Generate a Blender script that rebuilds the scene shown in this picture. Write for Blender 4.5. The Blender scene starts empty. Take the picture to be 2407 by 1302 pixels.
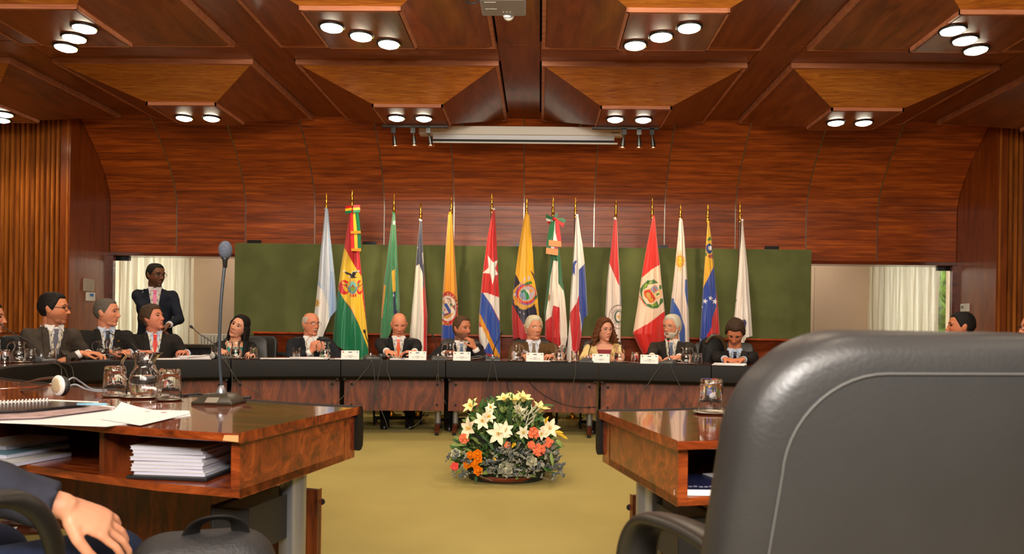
import bpy, bmesh, math, random
import numpy as np
from mathutils import Vector, Matrix, Euler, noise
from mathutils.bvhtree import BVHTree
PI = math.pi
SC = bpy.context.scene
COL = SC.collection
random.seed(7)
RS = np.random.RandomState(7)
R = math.radians

# ------------------------------------------------------------------ camera
FPX, PX0, PY0, CAMH = 1750.0, 1235.0, 774.5, 1.055
cam_data = bpy.data.cameras.new('camera')
cam = bpy.data.objects.new('camera', cam_data)
COL.objects.link(cam)
SC.camera = cam
CROT = Matrix.Rotation(R(1.1), 3, 'Z') @ Matrix.Rotation(R(90), 3, 'X') @ Matrix.Rotation(R(0.8), 3, 'Z')
CPOS = Vector((0, 0, CAMH))
cam.matrix_world = Matrix.Translation(CPOS) @ CROT.to_4x4()
cam_data.sensor_width = 36
cam_data.lens = FPX / 2407 * 36
cam_data.shift_x = -(PX0 - 1203.5) / 2407
cam_data.shift_y = (PY0 - 651) / 2407
cam_data.clip_start = 0.05
cam_data.clip_end = 100
cam_data.dof.use_dof = True
cam_data.dof.focus_distance = 7.2
cam_data.dof.aperture_fstop = 6.0

# ------------------------------------------------------------------ view, world, big lights
SC.view_settings.view_transform = 'Standard'
SC.view_settings.look = 'None'
SC.view_settings.gamma = 1
SC.view_settings.use_curve_mapping = False
SC.view_settings.exposure = 0.3
world = bpy.data.worlds.new('world')
SC.world = world
world.use_nodes = True
world.node_tree.nodes['Background'].inputs[0].default_value = (1.0, 0.97, 0.88, 1)
world.node_tree.nodes['Background'].inputs[1].default_value = 3.2

def lamp(name, kind, loc, target, energy, color=(1, .85, .68), size=1.0, size_y=None, spot=60, blend=.5):
    d = bpy.data.lights.new(name, kind)
    d.energy = energy
    d.color = color
    if kind == 'AREA':
        d.shape = 'RECTANGLE' if size_y else 'DISK'
        d.size = size
        if size_y: d.size_y = size_y
    if kind == 'SPOT':
        d.spot_size = R(spot); d.spot_blend = blend; d.shadow_soft_size = size
    o = bpy.data.objects.new(name, d)
    COL.objects.link(o)
    o.location = loc
    o.rotation_euler = (Vector(target) - Vector(loc)).to_track_quat('-Z', 'Y').to_euler()
    return o
# added soft fill from behind, in place of the hall's other ceiling lamps
lamp('rear_fill_light', 'AREA', (-.3, -1.5, 3.3), (-.2, 7, 1.8), 430, (1, .90, .78), 5.0, 1.6)
lamp('camera_flash', 'AREA', (.05, -.15, 1.75), (-.2, 7, 1.3), 30, (1, .95, .90), .25, .18)
lamp('middle_fill_light', 'AREA', (-.2, 3.0, 3.28), (-.2, 8.3, 1.2), 110, (1, .86, .66), 4.5, 1.2)  # fill added overhead to brighten the far people; no fixture hangs here

# ------------------------------------------------------------------ pixel <-> world
def ray(px, py):
    return CROT @ Vector(((px - PX0) / FPX, -(py - PY0) / FPX, -1.0))
def PY_(px, py, Y):
    d = ray(px, py); t = Y / d.y
    return CPOS + d * t
def PZ_(px, py, z):
    d = ray(px, py); t = (z - CAMH) / d.z
    return CPOS + d * t
CRI = CROT.transposed()
def proj(p):
    c = CRI @ (Vector(p) - CPOS)
    return (PX0 + FPX * c.x / -c.z, PY0 - FPX * c.y / -c.z)

# ------------------------------------------------------------------ colours and materials
def lin(c):
    def f(v):
        v = v / 255.0
        return v / 12.92 if v <= .04045 else ((v + .055) / 1.055) ** 2.4
    return (f(c[0]), f(c[1]), f(c[2]), 1.0)
MATS = {}
def newmat(name):
    m = bpy.data.materials.new(name)
    m.use_nodes = True
    nt = m.node_tree
    b = nt.nodes['Principled BSDF']
    return m, nt, b
def mat(name, col, rough=.6, metal=0, spec=.5, coat=0, noise_amt=0, noise_scale=20, bump=0, bump_scale=60, sheen=0, coatr=.1):
    if name in MATS: return MATS[name]
    m, nt, b = newmat(name)
    b.inputs['Base Color'].default_value = lin(col)
    b.inputs['Roughness'].default_value = rough
    b.inputs['Metallic'].default_value = metal
    b.inputs['Specular IOR Level'].default_value = spec
    b.inputs['Coat Weight'].default_value = coat
    b.inputs['Coat Roughness'].default_value = coatr
    if sheen: b.inputs['Sheen Weight'].default_value = sheen
    tc = None
    if noise_amt or bump:
        tc = nt.nodes.new('ShaderNodeTexCoord')
    if noise_amt:
        n = nt.nodes.new('ShaderNodeTexNoise'); n.inputs['Scale'].default_value = noise_scale; n.inputs['Detail'].default_value = 4
        nt.links.new(tc.outputs['Object'], n.inputs['Vector'])
        r = nt.nodes.new('ShaderNodeValToRGB')
        c = lin(col)
        r.color_ramp.elements[0].position = .3; r.color_ramp.elements[1].position = .7
        r.color_ramp.elements[0].color = tuple(max(0, v * (1 - noise_amt)) for v in c[:3]) + (1,)
        r.color_ramp.elements[1].color = tuple(min(1, v * (1 + noise_amt)) for v in c[:3]) + (1,)
        nt.links.new(n.outputs['Fac'], r.inputs['Fac'])
        nt.links.new(r.outputs['Color'], b.inputs['Base Color'])
    if bump:
        n = nt.nodes.new('ShaderNodeTexNoise'); n.inputs['Scale'].default_value = bump_scale; n.inputs['Detail'].default_value = 3
        nt.links.new(tc.outputs['Object'], n.inputs['Vector'])
        bp = nt.nodes.new('ShaderNodeBump'); bp.inputs['Strength'].default_value = bump; bp.inputs['Distance'].default_value = .005
        nt.links.new(n.outputs['Fac'], bp.inputs['Height'])
        nt.links.new(bp.outputs['Normal'], b.inputs['Normal'])
    MATS[name] = m
    return m
def wood(name, dark, mid, light, axis='X', scale=3.0, stretch=10.0, rough=.35, coat=.5, wave=0.0, vary=0.0, coatr=.12, ramp=(.3, .5, .72)):
    """grain runs along `axis` of the object"""
    if name in MATS: return MATS[name]
    m, nt, b = newmat(name)
    N = nt.nodes; L = nt.links
    tc = N.new('ShaderNodeTexCoord')
    mp = N.new('ShaderNodeMapping')
    s = [stretch, stretch, stretch]; s['XYZ'.index(axis)] = 1.0
    mp.inputs['Scale'].default_value = s
    L.new(tc.outputs['Object'], mp.inputs['Vector'])
    vec = mp.outputs['Vector']
    oi = N.new('ShaderNodeObjectInfo')
    if vary:
        ad = N.new('ShaderNodeVectorMath'); ad.operation = 'MULTIPLY_ADD'
        ad.inputs[1].default_value = (1, 1, 1)
        cb = N.new('ShaderNodeCombineXYZ')
        mm = N.new('ShaderNodeMath'); mm.operation = 'MULTIPLY'; mm.inputs[1].default_value = 50
        L.new(oi.outputs['Random'], mm.inputs[0])
        for k in range(3): L.new(mm.outputs[0], cb.inputs[k])
        L.new(vec, ad.inputs[0]); L.new(cb.outputs[0], ad.inputs[2])
        vec = ad.outputs[0]
    n = N.new('ShaderNodeTexNoise'); n.inputs['Scale'].default_value = scale; n.inputs['Detail'].default_value = 6
    n.inputs['Roughness'].default_value = .62; n.inputs['Distortion'].default_value = .6 + wave
    L.new(vec, n.inputs['Vector'])
    r = N.new('ShaderNodeValToRGB')
    e = r.color_ramp.elements
    e[0].position = ramp[0]; e[0].color = lin(dark)
    e[1].position = ramp[2]; e[1].color = lin(light)
    k = e.new(ramp[1]); k.color = lin(mid)
    L.new(n.outputs['Fac'], r.inputs['Fac'])
    out = r.outputs['Color']
    if vary:
        hs = N.new('ShaderNodeHueSaturation')
        mr = N.new('ShaderNodeMapRange'); mr.inputs['To Min'].default_value = 1 - vary; mr.inputs['To Max'].default_value = 1 + vary
        L.new(oi.outputs['Random'], mr.inputs['Value'])
        L.new(mr.outputs[0], hs.inputs['Value']); L.new(out, hs.inputs['Color'])
        out = hs.outputs['Color']
    L.new(out, b.inputs['Base Color'])
    b.inputs['Roughness'].default_value = rough
    b.inputs['Coat Weight'].default_value = coat
    b.inputs['Coat Roughness'].default_value = coatr
    MATS[name] = m
    return m
def glassmat(name, col=(255, 255, 255), ior=1.45, rough=0):
    m, nt, b = newmat(name)
    b.inputs['Base Color'].default_value = lin(col)
    b.inputs['Transmission Weight'].default_value = 1
    b.inputs['IOR'].default_value = ior
    b.inputs['Roughness'].default_value = rough
    return m
def emit(name, col, strength):
    m, nt, b = newmat(name)
    b.inputs['Base Color'].default_value = lin(col)
    b.inputs['Emission Color'].default_value = lin(col)
    b.inputs['Emission Strength'].default_value = strength
    return m
def colattr(name, rough=.5, sheen=0, coat=0, bump=0, spec=.5, sss=0, aniso=0):
    m, nt, b = newmat(name)
    a = nt.nodes.new('ShaderNodeVertexColor'); a.layer_name = 'Col'
    nt.links.new(a.outputs['Color'], b.inputs['Base Color'])
    b.inputs['Roughness'].default_value = rough
    b.inputs['Specular IOR Level'].default_value = spec
    b.inputs['Coat Weight'].default_value = coat
    if sheen: b.inputs['Sheen Weight'].default_value = sheen
    if bump:
        tc = nt.nodes.new('ShaderNodeTexCoord')
        n = nt.nodes.new('ShaderNodeTexNoise'); n.inputs['Scale'].default_value = 90
        nt.links.new(tc.outputs['Object'], n.inputs['Vector'])
        bp = nt.nodes.new('ShaderNodeBump'); bp.inputs['Strength'].default_value = bump; bp.inputs['Distance'].default_value = .004
        nt.links.new(n.outputs['Fac'], bp.inputs['Height']); nt.links.new(bp.outputs['Normal'], b.inputs['Normal'])
    return m

M_BEAM = wood('beam_veneer', (88, 42, 18), (118, 58, 24), (142, 76, 32), 'Y', 2.0, 7, .35, .35)
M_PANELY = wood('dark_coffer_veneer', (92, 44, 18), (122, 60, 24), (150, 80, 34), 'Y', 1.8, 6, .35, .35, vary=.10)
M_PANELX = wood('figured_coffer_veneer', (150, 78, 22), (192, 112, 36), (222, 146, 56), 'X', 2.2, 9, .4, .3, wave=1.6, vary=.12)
M_LIP = wood('pale_lip_veneer', (160, 94, 62), (190, 120, 84), (206, 138, 100), 'X', 2, 8, .5, .1)
M_PLANK = wood('curved_wall_planks', (108, 43, 9), (154, 68, 16), (194, 96, 28), 'X', 1.6, 14, .44, .10, vary=.14, coatr=.22)
M_SIDE = wood('side_wall_veneer', (104, 46, 12), (130, 60, 16), (150, 74, 22), 'Z', 1.5, 8, .35, .3, coatr=.15)
M_SLAT = wood('slat_wood', (120, 62, 16), (160, 88, 28), (190, 112, 44), 'Z', 1.6, 10, .35, .3, vary=.15)
M_ROSE = wood('rosewood', (46, 17, 6), (106, 46, 14), (150, 74, 28), 'Z', 1.5, 5, .42, .2, wave=1.8, vary=.08)
M_ROSEX = wood('rosewood_top', (70, 25, 12), (112, 46, 20), (142, 66, 32), 'X', 1.2, 6, .16, .8, wave=1.0, coatr=.05)
M_FOOT = wood('dark_foot_wood', (50, 20, 10), (84, 36, 18), (110, 52, 26), 'X', 4, 4, .4, .2)
M_ROSEEDGE = wood('rosewood_edge', (100, 34, 12), (160, 62, 22), (196, 90, 36), 'X', 6, 4, .3, .5, wave=1.2)
M_TRIMW = wood('header_wood', (70, 24, 8), (96, 36, 12), (120, 50, 18), 'X', 2, 10, .3, .5)
M_BLACKLEATHER = mat('black_table_leather', (19, 17, 15), .55, spec=.25, bump=.3, bump_scale=140)
M_DARK = mat('black_and_gap_shade', (14, 12, 12), .6)  # plain black; also stands in for shade in gaps and under far desks
M_CHROME = mat('chrome', (160, 162, 168), .28, metal=.75)
M_STEEL = mat('brushed_steel', (170, 165, 155), .35, metal=1)
M_BLACKMETAL = mat('black_metal', (20, 20, 21), .35, spec=.5)
M_BLACKPLASTIC = mat('black_plastic', (30, 30, 32), .45)
M_WHITE = mat('white_plastic', (225, 222, 215), .4)
M_PAPER = mat('paper', (238, 236, 236), .7)
M_CARPET = mat('olive_carpet', (157, 142, 85), .95, spec=.1, noise_amt=.09, noise_scale=1.3, bump=.5, bump_scale=220)
M_PLASTER = mat('beige_plaster', (196, 172, 148), .9, noise_amt=.03, noise_scale=3)
M_GREEN = mat('green_baize', (92, 98, 58), .95, spec=.1, noise_amt=.16, noise_scale=3, sheen=.15, bump=.3, bump_scale=200)
M_GLASS = glassmat('clear_glass')
M_WATER = glassmat('water', ior=1.33)
M_BRASS = mat('polished_brass', (214, 160, 60), .22, metal=1)
M_LAMPON = emit('lamp_lens', (255, 244, 214), 14)

# ------------------------------------------------------------------ objects
def tag(o, label=None, cat=None, group=None, kind=None):
    if label: o['label'] = label
    if cat: o['category'] = cat
    if group: o['group'] = group
    if kind: o['kind'] = kind
    return o
def empty(name, loc=(0, 0, 0), rz=0, label=None, cat=None, group=None, kind=None):
    o = bpy.data.objects.new(name, None)
    o.empty_display_size = .05
    COL.objects.link(o); o.location = loc; o.rotation_euler = (0, 0, rz)
    return tag(o, label, cat, group, kind)
def rootm(o):
    m = Matrix.Identity(4)
    while o is not None:
        m = o.matrix_basis @ m if False else (Matrix.Translation(o.location) @ o.rotation_euler.to_matrix().to_4x4() @ Matrix.Diagonal((*o.scale, 1))) @ m
        o = o.parent
    return m
def copy_tree(o, parent=None):
    c = o.copy(); COL.objects.link(c); c.parent = parent
    for ch in list(o.children):
        copy_tree(ch, c)
    return c

class MB:
    def __init__(s):
        s.v = []; s.f = []; s.mi = []; s.cur = 0
    def add(s, vs, fs):
        b = len(s.v)
        s.v += [tuple(p) for p in vs]
        s.f += [tuple(b + i for i in f) for f in fs]
        s.mi += [s.cur] * len(fs)
        return s
    def box(s, c, d, rot=None, taper=1.0):
        x, y, z = d[0] / 2, d[1] / 2, d[2] / 2
        vs = []
        for k, (a, b_, e) in enumerate([(-1, -1, -1), (1, -1, -1), (1, 1, -1), (-1, 1, -1), (-1, -1, 1), (1, -1, 1), (1, 1, 1), (-1, 1, 1)]):
            t = taper if e > 0 else 1
            p = Vector((a * x * t, b_ * y * t, e * z))
            if rot is not None: p = rot @ p
            vs.append(p + Vector(c))
        return s.add(vs, [(0, 3, 2, 1), (4, 5, 6, 7), (0, 1, 5, 4), (1, 2, 6, 5), (2, 3, 7, 6), (3, 0, 4, 7)])
    def bx(s, x0, x1, y0, y1, z0, z1):
        return s.box(((x0 + x1) / 2, (y0 + y1) / 2, (z0 + z1) / 2), (abs(x1 - x0), abs(y1 - y0), abs(z1 - z0)))
    def prism(s, poly, z0, z1):
        n = len(poly)
        vs = [(p[0], p[1], z0) for p in poly] + [(p[0], p[1], z1) for p in poly]
        fs = [tuple(range(n))[::-1], tuple(range(n, 2 * n))]
        fs += [(i, (i + 1) % n, n + (i + 1) % n, n + i) for i in range(n)]
        return s.add(vs, fs)
    def slab(s, quad, n, t):
        """quad of 4 points with thickness t along n"""
        n = Vector(n).normalized() * t
        q = [Vector(p) for p in quad]
        m = len(q)
        vs = q + [p + n for p in q]
        fs = [tuple(range(m))[::-1], tuple(range(m, 2 * m))] + [(i, (i + 1) % m, m + (i + 1) % m, m + i) for i in range(m)]
        return s.add(vs, fs)
    def lathe(s, prof, c=(0, 0, 0), n=24, axis=None, caps=True, flute=0, nf=12):
        """prof: list of (r, z) ; axis: matrix 3x3"""
        vs = []; fs = []
        c = Vector(c)
        for (r, z) in prof:
            for k in range(n):
                a = 2 * PI * k / n
                rr = r * (1 + flute * math.cos(nf * a)) if flute else r
                p = Vector((rr * math.cos(a), rr * math.sin(a), z))
                if axis is not None: p = axis @ p
                vs.append(p + c)
        m = len(prof)
        for i in range(m - 1):
            for k in range(n):
                k2 = (k + 1) % n
                fs.append((i * n + k, i * n + k2, (i + 1) * n + k2, (i + 1) * n + k))
        if caps:
            fs.append(tuple(range(n))[::-1]); fs.append(tuple((m - 1) * n + k for k in range(n)))
        return s.add(vs, fs)
    def tube(s, pts, r, n=8, caps=True, flat=1.0, up=None):
        pts = [Vector(p) for p in pts]
        m = len(pts)
        rs = r if isinstance(r, (list, tuple)) else [r] * m
        vs = []; prev = None
        for i in range(m):
            t = (pts[min(i + 1, m - 1)] - pts[max(i - 1, 0)])
            if t.length < 1e-9: t = Vector((0, 0, 1))
            t.normalize()
            u = Vector(up) if up is not None else (prev if prev is not None else (Vector((0, 0, 1)) if abs(t.z) < .9 else Vector((1, 0, 0))))
            a = u - t * u.dot(t)
            if a.length < 1e-6: a = t.orthogonal()
            a.normalize(); b_ = t.cross(a)
            prev = a
            for k in range(n):
                an = 2 * PI * k / n
                vs.append(pts[i] + (a * math.cos(an) * flat + b_ * math.sin(an)) * rs[i])
        fs = []
        for i in range(m - 1):
            for k in range(n):
                k2 = (k + 1) % n
                fs.append((i * n + k, i * n + k2, (i + 1) * n + k2, (i + 1) * n + k))
        if caps:
            fs.append(tuple(range(n))[::-1]); fs.append(tuple((m - 1) * n + k for k in range(n)))
        return s.add(vs, fs)
    def cyl(s, p0, p1, r0, r1=None, n=16):
        return s.tube([p0, p1], [r0, r0 if r1 is None else r1], n)
    def ball(s, c, r, n=12, m=8, rot=None):
        if not isinstance(r, (tuple, list, Vector)): r = (r, r, r)
        c = Vector(c); vs = []; fs = []
        for i in range(1, m):
            ph = PI * i / m
            for k in range(n):
                a = 2 * PI * k / n
                p = Vector((r[0] * math.sin(ph) * math.cos(a), r[1] * math.sin(ph) * math.sin(a), r[2] * math.cos(ph)))
                if rot is not None: p = rot @ p
                vs.append(c + p)
        top = Vector((0, 0, r[2])); bot = Vector((0, 0, -r[2]))
        if rot is not None: top = rot @ top; bot = rot @ bot
        vs.append(c + top); vs.append(c + bot)
        T = len(vs) - 2; B = T + 1
        for k in range(n):
            fs.append((T, k, (k + 1) % n)); fs.append((B, (m - 2) * n + (k + 1) % n, (m - 2) * n + k))
        for i in range(m - 2):
            for k in range(n):
                k2 = (k + 1) % n
                fs.append((i * n + k, (i + 1) * n + k, (i + 1) * n + k2, i * n + k2))
        return s.add(vs, fs)
    def capsule(s, p0, r0, p1, r1, n=12, flat=1.0, up=None):
        p0 = Vector(p0); p1 = Vector(p1); d = (p1 - p0)
        L = d.length
        if L < 1e-6: return s.ball(p0, r0)
        d.normalize()
        pts = []; rs = []
        for a in (80, 60, 35, 0):
            pts.append(p0 - d * r0 * math.sin(R(a))); rs.append(r0 * math.cos(R(a)))
        for a in (0, 35, 60, 80):
            pts.append(p1 + d * r1 * math.sin(R(a))); rs.append(r1 * math.cos(R(a)))
        return s.tube(pts, rs, n, True, flat, up)
    def loft(s, rings, caps=True):
        n = len(rings[0]); vs = [p for r in rings for p in r]; fs = []
        for i in range(len(rings) - 1):
            for k in range(n):
                k2 = (k + 1) % n
                fs.append((i * n + k, i * n + k2, (i + 1) * n + k2, (i + 1) * n + k))
        if caps:
            fs.append(tuple(range(n))[::-1]); fs.append(tuple((len(rings) - 1) * n + k for k in range(n)))
        return s.add(vs, fs)
    def grid(s, P, nu, nv, closed_u=False):
        fs = []
        for j in range(nv - 1):
            for i in range(nu - 1 + (1 if closed_u else 0)):
                i2 = (i + 1) % nu
                fs.append((j * nu + i, j * nu + i2, (j + 1) * nu + i2, (j + 1) * nu + i))
        return s.add(P, fs)
    def mesh(s, name, xf=None):
        me = bpy.data.meshes.new(name)
        vs = s.v
        if xf is not None: vs = [tuple(xf @ Vector(p)) for p in vs]
        me.from_pydata(vs, [], s.f)
        me.update()
        return me
    def build(s, name, mats, parent=None, smooth=False, world=True, bevel=0, label=None, kind=None, fix=True, segs=2, auto=None, loc=None):
        xf = rootm(parent).inverted() if (world and parent is not None) else None
        if loc is not None: xf = Matrix.Translation(Vector(loc)).inverted()
        me = s.mesh(name, xf)
        if not isinstance(mats, (list, tuple)): mats = [mats]
        for m in mats: me.materials.append(m)
        if any(s.mi): me.polygons.foreach_set('material_index', s.mi)
        if fix or bevel:
            bm = bmesh.new(); bm.from_mesh(me)
            if bevel:
                bmesh.ops.remove_doubles(bm, verts=bm.verts, dist=1e-5)
                ed = [e for e in bm.edges if len(e.link_faces) == 2 and e.calc_face_angle(0) > R(35)]
                bmesh.ops.bevel(bm, geom=ed, offset=bevel, segments=segs, affect='EDGES', clamp_overlap=True, profile=.5)
            if fix: bmesh.ops.recalc_face_normals(bm, faces=bm.faces)
            bm.to_mesh(me); bm.free()
        if smooth or bevel:
            me.polygons.foreach_set('use_smooth', [True] * len(me.polygons))
            if auto or bevel: me.set_sharp_from_angle(angle=R(auto or (18 if bevel else 40)))
        o = bpy.data.objects.new(name, me)
        COL.objects.link(o)
        if parent is not None: o.parent = parent
        if loc is not None: o.location = loc
        if label: o['label'] = label
        if kind: o['kind'] = kind
        return o
def cat_rom(pts, n=8):
    pts = [Vector(p) for p in pts]
    out = []
    P = [pts[0] * 2 - pts[1]] + pts + [pts[-1] * 2 - pts[-2]]
    for i in range(1, len(P) - 2):
        for k in range(n):
            t = k / n
            a, b, c, d = P[i - 1], P[i], P[i + 1], P[i + 2]
            out.append(.5 * ((2 * b) + (c - a) * t + (2 * a - 5 * b + 4 * c - d) * t * t + (3 * b - a - 3 * c + d) * t ** 3))
    out.append(pts[-1])
    return out
# ================================================================== THE ROOM
RX = -0.22                       # room axis
ZC = 3.60                        # beam soffit
YB, YF = 9.72, 8.95              # back wall bottom / top of its curve
WL, WR = -5.69, 5.37             # corners of the back wall

fl = MB().bx(-8.6, 8.6, -4, 11.6, -.1, 0).build('floor', M_CARPET, kind='structure')
def struct(name, mb, m, **k):
    o = mb.build(name, m, **k); o['kind'] = 'structure'; return o

# ---- back wall: curved backing with planks and steel strips
prof = [Vector((YB, 2.0)), Vector((YB, 2.6))]
b0, b1, b2 = Vector((YB, 2.6)), Vector((YB, 3.02)), Vector((YF, 3.66))
for k in range(1, 17):
    t = k / 16
    prof.append(b0 * (1 - t) ** 2 + b1 * 2 * t * (1 - t) + b2 * t * t)
def prof_at(s):
    for a, b in zip(prof, prof[1:]):
        l = (b - a).length
        if s <= l + 1e-9: return a + (b - a) * (s / l), (b - a).normalized()
        s -= l
    return prof[-1], (prof[-1] - prof[-2]).normalized()
plen = sum((b - a).length for a, b in zip(prof, prof[1:]))
mb = MB()
vs = []
for x in (WL - .05, WR + .05):
    for p in prof: vs.append((x, p.x + .022, p.y))
    for p in reversed(prof): vs.append((x, p.x + .12, p.y + .06))
n = len(prof) * 2
mb.add(vs, [(i, (i + 1) % n, n + (i + 1) % n, n + i) for i in range(n)] + [tuple(range(n)), tuple(range(n, 2 * n))])
wall_back = struct('wall_back', mb, M_DARK)
seams = [-.226 + .915 * k for k in range(-5, 6)]
edges = [WL] + seams + [WR]
NR = 19
meshes = {}
for r_ in range(NR):
    s0, s1 = plen * r_ / NR, plen * (r_ + 1) / NR
    for c_ in range(len(edges) - 1):
        x0, x1 = edges[c_] + .006, edges[c_ + 1] - .006
        key = (r_, round(x1 - x0, 3))
        pr = []
        for q in range(3):
            p, t = prof_at(s0 + .0012 + (s1 - s0 - .0024) * q / 2)
            pr.append((p, Vector((-t.y, t.x))))
        cy, cz = pr[1][0].x, pr[1][0].y
        if key not in meshes:
            w = (x1 - x0) / 2; vs = []
            for x in (-w, w):
                for p, nn in pr: vs.append((x, p.x - cy, p.y - cz))
                for p, nn in reversed(pr): vs.append((x, p.x - cy - nn.x * .02, p.y - cz - nn.y * .02))
            m2 = MB().add(vs, [(i, (i + 1) % 6, 6 + (i + 1) % 6, 6 + i) for i in range(6)] + [(0, 1, 2, 3, 4, 5), (11, 10, 9, 8, 7, 6)])
            o = m2.build('plank', M_PLANK, wall_back, world=False)
            meshes[key] = o.data
        else:
            o = bpy.data.objects.new('plank', meshes[key]); COL.objects.link(o); o.parent = wall_back
        o.location = ((x0 + x1) / 2, cy, cz)
for x in seams:
    mb = MB(); vs = []
    for dx in (-.006, .006):
        for p in prof: vs.append((dx, p.x - .004, p.y - .002))
    k = len(prof)
    vs2 = vs + [(v[0], v[1] + .02, v[2]) for v in vs]
    f = [(i, i + 1, k + i + 1, k + i) for i in range(k - 1)] + [(2 * k + i, 3 * k + i, 3 * k + i + 1, 2 * k + i + 1) for i in range(k - 1)]
    f += [(i, 2 * k + i, 2 * k + i + 1, i + 1) for i in range(k - 1)] + [(k + i, k + i + 1, 3 * k + i + 1, 3 * k + i) for i in range(k - 1)]
    mb.add(vs2, f)
    o = mb.build('steel_strip', M_STEEL, wall_back, world=False); o.location = (x, 0, 0)
# header under the planks
hd = struct('trim_1', MB().bx(WL - .02, WR + .02, YB - .03, YB + .26, 1.955, 2.0), M_TRIMW, bevel=.004)
# wall strips right beside the seam in the corner, side returns
wl = struct('wall_left_return', MB().bx(WL - .12, WL, 8.88, YB + .03, 0, 3.66), M_SIDE)
wr = struct('wall_right_return', MB().bx(WR, WR + .12, 8.88, YB + .03, 0, 3.66), M_SIDE)
# slatted frontal walls
for side, xs in ((-1, WL), (1, WR)):
    x_in = xs + side * .0
    x_out = xs + side * 2.9
    nm = 'wall_slatted_left' if side < 0 else 'wall_slatted_right'
    w = struct(nm, MB().bx(x_in + side * .12, x_out, 8.93, 9.1, 0, 3.66), M_SIDE)
    me = None
    for k in range(26):
        cx = x_in + side * (.035 + .062 * k)
        if me is None:
            vs = []
            for z in (-1.36, 1.36):
                for (x, y) in ((-.017, .03), (-.017, -.012), (-.010, -.026), (.010, -.026), (.017, -.012), (.017, .03)): vs.append((x, y, z))
            o = MB().add(vs, [(i, (i + 1) % 6, 6 + (i + 1) % 6, 6 + i) for i in range(6)] + [(0, 1, 2, 3, 4, 5), (11, 10, 9, 8, 7, 6)]).build('slat', M_SLAT, w, world=False)
            me = o.data
        else:
            o = bpy.data.objects.new('slat', me); COL.objects.link(o); o.parent = w
        o.location = (cx, 8.90 + (.012 if k % 3 == 1 else 0), .93 + 1.36)
    MB().bx(x_in + side * .0, x_out, 8.86, 8.93, 0, .915).build('wainscot', M_SIDE, w)
    s2 = struct('wall_left' if side < 0 else 'wall_right', MB().bx(side * 8.5, side * 8.6, -4, 9.1, 0, 3.7), M_PLASTER)
struct('wall_rear', MB().bx(-8.6, 8.6, -4.1, -4, 0, 3.7), M_PLASTER)

# ---- recess behind the header: glass screen, beige wall, curtains, daylight window
struct('wall_recess', MB().bx(-5.02, 4.75, 10.62, 10.72, 0, 2.6).bx(-6.5, 6.3, YB + .13, 11.6, 2.38, 2.45).bx(-6.55, -6.45, YB + .02, 11.6, 0, 2.45).bx(6.25, 6.35, YB + .02, 11.6, 0, 2.45), M_PLASTER)
for side, x0, x1 in ((-1, -6.4, -4.83), (1, 4.5, 6.2)):
    nm = 'window_1' if side < 0 else 'window_2'
    w = struct(nm, MB().bx(x0 - .06, x0, 10.9, 10.96, 0, 2.38).bx(x1, x1 + .06, 10.9, 10.96, 0, 2.38).bx(x0, x1, 10.9, 10.96, 2.3, 2.38).bx(x0, x1, 10.9, 10.96, 0, .1), M_WHITE)
    MB().bx(x0, x1, 10.92, 10.926, .1, 2.3).build('pane', M_GLASS, w)
# translucent curtains
mc, nt, b = newmat('sheer_curtain')
b.inputs['Base Color'].default_value = lin((232, 226, 205)); b.inputs['Roughness'].default_value = .9
tr = nt.nodes.new('ShaderNodeBsdfTranslucent'); tr.inputs[0].default_value = lin((235, 230, 212))
mx = nt.nodes.new('ShaderNodeMixShader'); mx.inputs[0].default_value = .55
nt.links.new(b.outputs[0], mx.inputs[1]); nt.links.new(tr.outputs[0], mx.inputs[2])
nt.links.new(mx.outputs[0], nt.nodes['Material Output'].inputs['Surface'])
def curtain(x0, x1, label, y=10.3, ztop=2.36):
    nu = 150; P = []
    for j in range(13):
        z = ztop - (ztop - .03) * j / 12
        for i in range(nu):
            u = i / (nu - 1)
            P.append((x0 + (x1 - x0) * u + .012 * math.sin(u * 60 + j * .4), y + .045 * math.sin(u * 82 + .25 * math.sin(u * 9) * 4) * (.5 + .5 * j / 12) + .02 * math.sin(u * 31), z))
    o = MB().grid(P, nu, 13).build('curtain', mc, smooth=True, fix=False)
    tag(o, label, 'curtain')
curtain(-5.90, -4.83, 'cream sheer floor-length curtain behind the standing man, left of the green board')
curtain(4.50, 5.46, 'cream sheer floor-length curtain right of the green board, above the grey chair')
jl = struct('trim_2', MB().bx(WL, WL + .06, 9.70, 9.76, 0, 1.955), M_TRIMW)
jr = struct('trim_3', MB().bx(WR - .06, WR, 9.70, 9.76, 0, 1.955), M_TRIMW)
gl = empty('glass_screen', (WL, 9.85, 0), label='clear glass partition on the left side between curtain and side wall, black corner clamp', cat='glass partition')
MB().bx(WL + .02, -4.0, 9.85, 9.86, .02, 1.93).build('pane', M_GLASS, gl)
MB().bx(WL + .0, WL + .20, 9.83, 9.88, 1.90, 1.955).build('corner_clamp', M_BLACKMETAL, gl)
gl = empty('glass_screen', (WR, 9.85, 0), label='clear glass partition on the right side in front of the curtain, black corner clamp', cat='glass partition')
MB().bx(3.6, WR - .02, 9.85, 9.86, .02, 1.93).build('pane', M_GLASS, gl)
MB().bx(WR - .18, WR, 9.83, 9.88, 1.90, 1.955).build('corner_clamp', M_BLACKMETAL, gl)
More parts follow.
